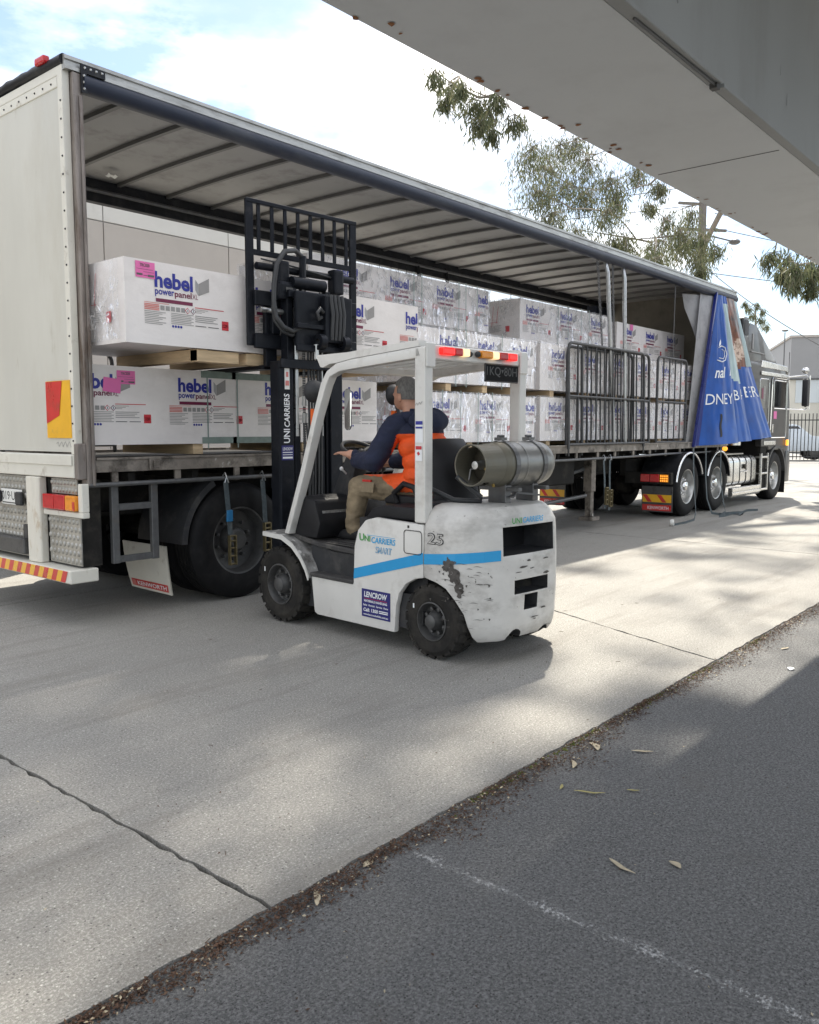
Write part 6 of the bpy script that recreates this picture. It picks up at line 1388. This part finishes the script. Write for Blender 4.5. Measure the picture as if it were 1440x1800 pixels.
# hood, hair, collar, trouser patch
hd = MB()
def hoodf(u, v):   # slumped hood behind the neck
    a = math.pi*(u*1.3-.15); r_ = .125+.035*math.sin(math.pi*v); return (-math.cos(a)*r_*(1.15), .70 - math.sin(a)*.135*(1-.15*v) + .05*(1-v)*0, 1.635 - .115*v + .025*math.sin(math.pi*v) + .012*noise.noise(V(u*7, v*5, 1)))
hd.grid(hoodf, 28, 12); hd.grid(lambda u, v: tuple(V(hoodf(u, 0)) + V(0, .06*v, -.03*v)*1.0 + V(hoodf(u,0)).cross(V(0,0,1))*0), 28, 4)
hd.build('hood', 'navy_cloth', dr, smooth=70)
hf = MB(); hf.grid(lambda u, v: tuple(V(0,.605,1.565) + V(.185*math.cos(2*math.pi*u)*math.sin(math.pi*v), .085*math.sin(2*math.pi*u)*math.sin(math.pi*v), .092*math.cos(math.pi*v))*(1+.14*noise.noise(V(math.cos(2*math.pi*u)*2, math.sin(2*math.pi*u)*2, v*3)))), 32, 16)
hf.build('hood_fold', 'navy_cloth', dr, smooth=80)
hr = MB(); c = V(0,.845,1.775)
def hairf(u, v):
    a = 2*math.pi*u; t = math.pi*(.02 + .62*v); d = V(math.sin(t)*math.sin(a)*.088, -math.sin(t)*math.cos(a)*.112, math.cos(t)*.122)
    k = 1.0; 
    if d.y > .02 and d.z < .055: k = .80
    if abs(d.x) > .06 and d.z < -.01 and d.y > -.02: k = .86
    return tuple(c + d*(k*(1 + .025*noise.noise(d*60))))
hr.grid(hairf, 48, 28); hr.build('hair', 'hair_grey', dr, smooth=80)
MB().box(-.262,-.250,.96,1.05,1.115,1.135).build('trouser_tag', 'marker_red', dr)
mb = MB(); mb.grid(lambda u, v: (-.292+.010*v, .90+.13*u, 1.045+.075*v), 6, 4); mb.build('cargo_pocket', 'khaki', dr)
for o_ in (fk, gb, dr): settle(o_)
# ================================================================ overhead canopy beam (box bulkhead above the loading area)
cp = thing('overhead_canopy', (6.0, 2.0, 3.1), 'pale grey boxed canopy beam overhead with rust spots along its outer edge', 'canopy')
MB().box(-6, 26, 1.60, 2.405, 3.10, 3.112).build('soffit', 'canopy_paint', cp)
MB().box(-6, 26, 2.365, 2.405, 3.1125, 4.2).build('fascia', 'canopy_paint', cp)
MB().box(-6, 26, 1.60, 1.63, 3.1125, 4.6).build('inner_face', 'canopy_shaded', cp)
MB().box(-6, 4.05, 1.535, 1.5985, 3.098, 3.118).build('angle_flange', 'canopy_shaded', cp, bevel=.003); MB().box(4.10, 26, 1.545, 1.5985, 3.098, 3.118).build('angle_flange', 'canopy_shaded', cp, bevel=.003)
MB().tube([(3.2,1.57,3.094),(3.8,1.565,3.092),(4.05,1.56,3.088)], .006, 5).box(4.02,4.06,1.55,1.585,3.075,3.10).build('cable_clip', 'rim_grey', cp)
MB().box(-6, 26, -1.8, 1.5985, 4.605, 4.64).build('roof_deck', 'canopy_shaded', cp)
MB().box(5.2, 5.206, 1.632, 2.36, 3.0975, 3.0995).box(9.2, 9.206, 1.632, 2.36, 3.0975, 3.0995).build('panel_seam', 'rim_grey', cp)
rr = random.Random(11)
for k in range(34):
    x = rr.choice((2.6,3.3,3.75,4.0,4.4,5.0,5.8,6.3,7.4,8.5)) + rr.gauss(0,.12); y = 2.40 - abs(rr.gauss(.03, .05)); a_ = rr.uniform(.010,.036)*(1.4 if 3.6 < x < 4.6 else 1); b_ = rr.uniform(.006,.018)
    P = [(x, y, 3.0965)]
    for j in range(9): t = 2*math.pi*j/9; k_ = rr.uniform(.6,1.25); P.append((x+math.cos(t)*b_*k_*1.3, y+math.sin(t)*a_*k_*.6, 3.0965))
    MB().add(P, [(0, (j+1) % 9+1, j+1) for j in range(9)]).build('rust_spot', 'rust', cp)
for k in range(7):
    x = rr.uniform(2.8,7); z = rr.uniform(3.2,3.9); h = rr.uniform(.03,.09); w_ = rr.uniform(.002,.006)
    MB().quad((x-w_,1.597,z),(x+w_,1.597,z),(x+w_*.4,1.597,z+h),(x-w_*.4,1.597,z+h)).build('stain_mark', 'rim_grey', cp)

# ================================================================ panel-walled building behind the trailer
wb = thing('warehouse', (8, 20, 0), 'pale tilt-panel warehouse wall with taupe lower band behind the trailer', 'building')
WY = 18.6; k = WY/18.0
xs_ = [-12.0 + i*3.62 for i in range(9)]; off_ = (10.51*k) - xs_[6]; xs_ = [x + off_ for x in xs_]
xs_ = [x for x in xs_ if x < 18.6*k]; 
xe = 18.9
for i, x in enumerate(xs_):
    x1_ = min(x + 3.62, xe)
    if x1_ - x < .2: continue
    MB().box(x+.012, x1_-.012, WY, WY+.18, .1, 6.34).build('wall_panel', 'wall_taupe', wb, bevel=.008)
    MB().box(x+.012, x1_-.012, WY+.004, WY+.18, 6.365, 7.75).build('wall_panel', 'wall_pale', wb, bevel=.008)
MB().box(xs_[0], xe-.03, WY+.05, WY+14, 0, 7.7).build('building_core', 'bldg_grey', wb)
MB().box(xs_[0]-.05, xe+.03, WY-.03, WY+.2, 7.755, 7.86).build('parapet_cap', 'rail_alu', wb)

# ================================================================ street end: fence, car, grey building
def at(px_, py_, depth):
    f_ = 1485.; t_ = math.atan(144/1485); h_ = R(40.3)
    fw = V(math.cos(h_)*math.cos(t_), math.sin(h_)*math.cos(t_), -math.sin(t_)); rt_ = V(math.sin(h_), -math.cos(h_), 0); up_ = rt_.cross(fw)
    return V(0,0,1.5) + (fw + rt_*((px_-720)/f_) + up_*((900-py_)/f_))*depth
fa = V(43.2, 12.3, 0); fdv = V(.42, -.91, 0).normalized()
fc = thing('palisade_fence', tuple(fa), 'black steel picket fence across the end of the yard', 'fence')
nP = 62
for i in range(nP):
    p = fa + fdv*(i*.165 - 3.0); MB().box(p.x-.016, p.x+.016, p.y-.016, p.y+.016, .08, 2.24).sphere((p.x,p.y,2.27), .03, 6).build('picket', 'fence_black', fc)
for z in (.22, 1.98): 
    a_ = fa + fdv*-3.1; b_ = fa + fdv*(nP*.165-2.9); MB().bar((a_.x,a_.y,z),(b_.x,b_.y,z), .03, .05).build('fence_rail', 'fence_black', fc)
for i in (0, 14.5, 29, 45): 
    p = fa + fdv*(i*.165-3.05); MB().box(p.x-.05, p.x+.05, p.y-.05, p.y+.05, 0, 2.3).build('fence_post', 'fence_black', fc)
mbx = fa + fdv*3.05
bx_ = thing('meter_box', (mbx.x, mbx.y, 1.25), 'small beige control box mounted on the black fence', 'box')
MB().box(mbx.x-.10, mbx.x+.10, mbx.y-.25, mbx.y+.25, 1.12, 1.55).build('casing', 'bldg_beige', bx_, bevel=.02); MB().box(mbx.x-.11, mbx.x-.1005, mbx.y-.05, mbx.y+.05, 1.2, 1.34).build('keypad', 'ink_black', bx_)
# white suv parked behind the fence, side on
sv = thing('parked_car', (46.6, 11.0, 0), 'white four-wheel-drive wagon parked behind the black fence', 'car')
dirv = fdv; nv = V(-dirv.y*-1, dirv.x*-1, 0)
c0 = V(46.3, 12.9, 0) - fdv*3.2
def car_pt(s_, w_, z): p = c0 + fdv*s_ + V(fdv.y, -fdv.x, 0)*(-w_); return (p.x, p.y, z)
body_ = [(0,.45),(0,1.05),(.25,1.20),(.6,1.74),(.8,1.80),(2.75,1.80),(3.0,1.74),(3.6,1.22),(4.6,1.10),(4.72,.95),(4.72,.45)]
mb = MB(); n = len(body_)
for w_, ins in ((-.9,.0),(-.85,.0),(.85,0.),(.9,0.)): mb.v.extend([car_pt(s_, w_*(.88 if z > 1.25 else 1), z) for s_, z in body_])
for q in range(3):
    for j in range(n): mb.f.append((q*n+j, q*n+(j+1) % n, (q+1)*n+(j+1) % n, (q+1)*n+j)); mb.m.append(0)
mb.f.append(tuple(range(n))); mb.m.append(0); mb.f.append(tuple(range(3*n, 4*n))[::-1]); mb.m.append(0)
mb.build('body', 'car_white', sv, bevel=.04, seg=2, smooth=40)
for s0, s1, t0, t1 in ((.42,1.1,.72,1.1),(1.16,2.1,1.16,2.1),(2.16,3.42,2.16,2.95)):
    for w_ in (-.915, .915): MB().add([car_pt(s0, w_*.955, 1.24), car_pt(s1, w_*.955, 1.24), car_pt(t1, w_*.89, 1.70), car_pt(t0, w_*.89, 1.70)], [(0,1,2,3)]).build('window', 'dark_glass', sv)
for s_ in (.85, 3.75):
    for w_ in (-.86, .86):
        p = V(car_pt(s_, w_, .38)); ax = V(fdv.y, -fdv.x, 0)*(-1 if w_ > 0 else 1)
        wh = MB().lathe([(.001,.02),(.10,.03),(.22,.0),(.24,.03)], p, ax, 20).build('wheel', 'rim_grey', sv); MB().lathe([(.24,.03),(.26,.04),(.36,.03),(.385,.0),(.385,-.2),(.25,-.2)], p, ax, 24).build('tyre', 'rubber_clean', wh)
MB().box(*sorted((car_pt(4.3,-1.0,0)[0], car_pt(4.1,-1.0,0)[0]+.1)), car_pt(4.2,-1.05,0)[1]-.1, car_pt(4.2,-1.05,0)[1]+.1, 1.2, 1.35).build('door_mirror', 'car_white', sv, bevel=.03)
# grey building at the street end
gb2 = thing('grey_building', (64, 14, 0), 'grey flat-roofed commercial building at the street end with pale window band', 'building')
P0 = at(1385, 756, 58); P0.z = 0; D2 = V(.42,-.91,0).normalized(); N2 = V(D2.y, -D2.x, 0)*-1
def slab(s0, s1, d0, d1, z0, z1, name, mat):
    P = [P0 + D2*s_ + N2*d_ for s_, d_ in ((s0,d0),(s1,d0),(s1,d1),(s0,d1))]
    return MB().add([(p.x,p.y,z) for z in (z0, z1) for p in P], [(3,2,1,0),(4,5,6,7),(0,1,5,4),(1,2,6,5),(2,3,7,6),(3,0,4,7)]).build(name, mat, gb2)
slab(0, 30, 0, 15, 5.0, 7.75, 'upper_wall', 'bldg_grey'); slab(-.1, 30.1, -.1, 15, 7.755, 7.9, 'parapet_cap', 'wall_taupe'); slab(0, 30, .12, 15, 0, 4.995, 'lower_wall', 'bldg_beige')
slab(.4, 30, .06, .118, 3.35, 4.9, 'window_band', 'bldg_window'); slab(2.2, 9, -.3, .116, 0, 3.3, 'entrance_block', 'bldg_grey'); slab(-.05, 30, -.06, .05, 4.92, 4.998, 'sill_band', 'rim_grey')
for s_ in (1.9, 3.6, 5.3, 7.0): slab(s_, s_+.07, .02, .059, 3.35, 4.9, 'window_mullion', 'wall_pale')
# light pole, telegraph pole with cross-arms and wires
lp0 = at(1373, 756, 50); lp_ = thing('street_lamp', (lp0.x, lp0.y, 0), 'tall slim grey street lamp beyond the truck cab', 'street lamp')
MB().tube([(lp0.x,lp0.y,0),(lp0.x,lp0.y,7.2)], [.06,.03], 8).build('post', 'galv', lp_); MB().sphere((lp0.x,lp0.y,7.3), .2, 8, sc=(1,1,.35)).build('lamp_head', 'galv', lp_)
tp0 = at(1223, 756, 42); tpz = 15.0
tl = thing('telegraph_pole', (tp0.x, tp0.y, 0), 'weathered timber telegraph pole standing among the gum foliage', 'pole')
MB().tube([(tp0.x,tp0.y,0),(tp0.x,tp0.y,tpz)], [.24,.17], 12).build('pole_shaft', 'pole_wood', tl, smooth=60)
for z in (11.2, 12.4): MB().bar((tp0.x-1.0,tp0.y+.8,z),(tp0.x+1.0,tp0.y-.8,z), .12, .12).build('cross_arm', 'pole_wood', tl)
MB().bar((tp0.x,tp0.y,11.0),(tp0.x+.85,tp0.y-1.1,10.65), .06, .06).sphere((tp0.x+.95,tp0.y-1.25,10.6), .28, 10, sc=(1,1,.5)).build('lamp_arm', 'galv', tl)
def wire(name, a_, b_, sag, label, r_=.014, n_=16):
    a_, b_ = V(a_), V(b_); P = [a_*(1-t) + b_*t - V(0,0,sag*4*t*(1-t)) for t in [i/n_ for i in range(n_+1)]]
    tag(MB().tube(P, r_, 5).build(name, 'wire'), label, 'wire'); 
dst = V(90, -12, 0)
for i, z in enumerate((12.45, 12.0, 11.3)):
    wire('overhead_wire', (tp0.x+.5, tp0.y-.4, z), (95, -8+i, z+2.0-i*.8), .8, ('upper overhead wire running from the pole past the canopy edge', 'middle overhead wire running from the pole past the canopy edge', 'lower overhead wire running from the pole past the canopy edge')[i], .02)
wire('overhead_wire', (tp0.x, tp0.y, 9.2), (70, 2, 9.6), .4, 'overhead wire crossing the cloudy sky above the grey building', .02)
wire('service_wire', (tp0.x, tp0.y, 9.6), tuple(at(1475, 625, 30)), .25, 'service wire falling diagonally past the cab roof', .018)
for i, (z, e_) in enumerate(((13.2,0), (12.3,1.2))): wire('overhead_wire', (tp0.x-.5, tp0.y+.4, z), (12+e_*3, 60, 13+e_), 1.5, ('highest overhead wire seen between load and trailer roof', 'second highest overhead wire seen between load and trailer roof')[i], .02)

# ================================================================ trees
def leaf_clump(mb, c, r_, n_, Lf, rnd, m=0, droop=.75):
    """drooping gum foliage: leaves hang from a few twigs inside the clump"""
    c = V(c); tw = []
    for k in range(max(4, n_//34)):
        d = V(rnd.gauss(0,1), rnd.gauss(0,1), rnd.gauss(0,.7)); d = d.normalized()*r_*rnd.uniform(.2,1.0); tw.append((c + d*.25, c + d + V(0,0,-.25*r_)))
    for k in range(n_):
        a, b = tw[rnd.randrange(len(tw))]; t = rnd.random()**.7
        p = a*(1-t) + b*t + V(rnd.gauss(0,.17), rnd.gauss(0,.17), rnd.gauss(0,.20)-.12*t)*r_*1.25
        d = V(rnd.gauss(0,.5), rnd.gauss(0,.5), -droop - .6*rnd.random()).normalized(); l_ = Lf*rnd.uniform(.6,1.25); w_ = l_*rnd.uniform(.055,.085)
        s_ = d.cross(V(rnd.gauss(0,1), rnd.gauss(0,1), rnd.gauss(0,.4))).normalized()*w_; q = p + d*l_; mid = p + d*(l_*.45) + s_.cross(d)*.15
        b0 = len(mb.v); mb.v.extend([tuple(p), tuple(mid + s_), tuple(q), tuple(mid - s_)]); mb.f.append((b0, b0+1, b0+2, b0+3)); mb.m.append(m)
    return tw
def tree(name, label, base, trunk, clumps, Lf, seed, tr_r=.3, mat='gum_leaf', group=None, limbs=None):
    """clumps: (centre, radius, leaves); each clump hangs from a limb leaving the trunk"""
    rnd = random.Random(seed); t = thing(name, tuple(base), label, 'tree', group)
    wood = MB(); tk_ = [V(p) for p in trunk]; nT = len(tk_)
    wood.tube(tk_, [tr_r*(1-.75*i/(nT-1)) for i in range(nT)], 10); wood.build('trunk', 'bark', t, smooth=60)
    lm = MB(); lf = MB(); forks = [V(p) for p in (limbs or [])] or tk_[nT//2:]
    clumps = sorted(clumps, key=lambda q: min((f_-V(q[0])).length for f_ in forks))
    for (c, r_, n_) in clumps:
        c = V(c); s_ = min(forks, key=lambda f_: (f_-c).length + .3*max(0, f_.z-c.z)); d = (c-s_).length
        mid = (s_+c)/2 + V(rnd.gauss(0,.14)*d, rnd.gauss(0,.14)*d, .08*d + rnd.gauss(0,.10)*d); P = bez(s_, mid, c + V(0,0,.15*r_), 7)
        r0 = min(tr_r*.25, .010*d+.014); lm.tube(P, [r0*(1-.75*i/7) for i in range(8)], 6)
        forks += [P[3], P[5]]
        for a, b in leaf_clump(lf, c, r_, n_, Lf, rnd): lm.tube([c + V(0,0,.15*r_), (a+b)/2 + V(0,0,.1*r_), b], [.012,.008,.004], 4)
    lm.build('limbs', 'bark', t, smooth=60); lf.build('crown', mat, t)
    return t
# the gum seen between canopy and trailer roof: clumps laid out where the foliage shows, at its own spread of distances
rnd = random.Random(21); cl_ = []
spots = [(935,265,34),(960,300,38),(985,262,36),(950,345,30),(1000,335,40),(975,385,26),(1010,405,24),(1040,290,34),(1075,315,30),(1030,340,26),(1065,375,30),(1085,350,22),(1105,420,26),(1075,430,18),(1135,440,28),(1160,425,26),(1150,455,20),(1190,405,26),(1205,430,30),(1225,455,22),(1240,415,24),(1215,380,22),(1255,440,16),(1120,300,24),(1165,330,18),(1175,385,20),(1235,480,14),(1010,250,26),(1140,360,14)]
for (x, y, r_) in spots:
    dpt = 30 + rnd.uniform(-2.5, 3.5); cl_.append((at(x + rnd.uniform(-6,6), y + rnd.uniform(-6,6), dpt), r_*dpt/1485*1.6, int(200 + r_*20)))
tb = at(1228, 756, 46); tb.z = 0
for k in range(46):    # the rest of the crown, behind the canopy and above
    x = rnd.uniform(1080, 1700); y = rnd.uniform(-260, 300); dpt = 31 + rnd.uniform(-4, 5); cl_.append((at(x, y, dpt), rnd.uniform(.6,1.1), 420))
tk1 = [tb, at(1226,640,45), at(1224,520,43), at(1238,430,38), at(1290,330,32), at(1330,200,32), at(1340,60,32)]
fk1 = tk1[3:] + [at(1180,390,31), at(1120,330,30.5), at(1090,260,30.5), at(1230,410,31)]
tree('gum_tree', 'tall gum tree with drooping foliage beyond the truck, above the trailer roof', tb, tk1, cl_, .22, 5, .20, limbs=fk1)
# hanging foliage at the canopy edge: the gum beside it, crown mostly hidden by the canopy
cl_ = []
for (x, y, r_) in [(765,128,20),(790,150,22),(785,175,14),(830,180,24),(858,196,22),(875,170,18),(905,205,18),(845,218,16),(865,232,11),(815,155,16)]:
    dpt = 20 + rnd.uniform(-1.5,1.5); cl_.append((at(x, y, dpt), r_*dpt/1485*1.65, int(70 + r_*10)))
for k in range(40): cl_.append((at(rnd.uniform(800,1500), rnd.uniform(-600,60), 20+rnd.uniform(-3,4)), rnd.uniform(.5,.9), 350))
tb = V(27, 3.2, 0); tk2 = [tb, (26.5,3.6,4), (25.5,4.5,8), (23.5,6.0,11), (21,8,13), (19,9.5,14.5)]
for (x, y, r_) in [(1362,447,16),(1385,462,20),(1405,470,20),(1425,478,20),(1440,465,22),(1400,495,14),(1425,505,12),(1376,480,10),(1455,490,20),(1470,470,22)]:
    dpt = 19 + rnd.uniform(-1,1); cl_.append((at(x, y, dpt), r_*dpt/1485*1.65, int(70 + r_*10)))
tree('gum_tree', 'gum tree whose drooping leaf sprays hang below the canopy edge', tb, tk2, cl_, .24, 6, .36, 'gum_leaf', limbs=[V(p) for p in tk2[2:]] + [V(20,4.5,9.5), V(18,9.5,12), V(17.5,10.5,11)])
# the gum standing behind the trailer's tail; its high crown reaches over the yard and dapples the concrete
cl_ = []; gx = SUN.x/SUN.z; gy = SUN.y/SUN.z
def shade(x, y, r_, n_):   # crown clump whose shade falls near ground point x, y
    z = rnd.uniform(15.0, 18.5); cl_.append(((x + gx*z, y + gy*z, z), r_, n_))
for k in range(90):
    x = rnd.uniform(-1.5, 4.1); y = rnd.uniform(3.0, 5.0); shade(x, y, rnd.uniform(.6,.9), 190)
for k in range(44): shade(rnd.uniform(-.5, 4.4), rnd.uniform(1.05, 1.9), rnd.uniform(.4,.6), 240)
for k in range(30): shade(rnd.uniform(-1.5, 3.6), rnd.uniform(3.7, 4.7), rnd.uniform(.6,.9), 220)
for k in range(34): shade(rnd.uniform(-1.0, 3.3), rnd.uniform(2.0, 3.1), rnd.uniform(.6,.9), 120)
for k in range(20): shade(rnd.uniform(2.9, 4.3), rnd.uniform(2.7, 3.7), rnd.uniform(.5,.8), 210)
for (x, y, n_) in ((7.6,2.6,60),(8.4,2.9,60),(7.0,3.0,45),(9.2,2.5,60),(6.2,2.3,40),(5.2,2.2,50),(8.8,3.4,30),(6.0,1.2,120),(6.8,.9,120),(5.4,.6,130),(7.5,1.5,100),(8.5,1.2,120)): shade(x, y, .6, int(n_*2.2))
tb = V(.8, 10.8, 0)
tk3 = [tb, (1.0,10.8,4), (1.6,10.7,8), (3.0,10.4,11.5), (5.0,10.0,14), (7.2,9.4,16), (9,9,17.5)]
tree('gum_tree', 'gum tree behind the trailer tail with a crown reaching over the yard', tb, tk3, cl_, .22, 8, .30, limbs=[V(p) for p in tk3[2:]] + [V(11,8.5,16.5), V(13,7.8,16.5), V(6,7.5,15.5)])
# small distant tree past the cab
cl_ = []; d0 = 75
for (x, y, r_) in [(1318,540,9),(1330,533,9),(1340,545,9),(1322,552,8),(1338,560,9),(1345,572,8),(1310,530,7)]: cl_.append((at(x, y, d0+rnd.uniform(-2,2)), r_*d0/1485*1.2, 110))
tb = at(1330, 756, d0); tb.z = 0
tree('distant_tree', 'small distant tree showing above the cab roof fairing', tb, [tb, at(1330,650,d0), at(1329,590,d0), at(1328,545,d0)], cl_, .45, 9, .25)
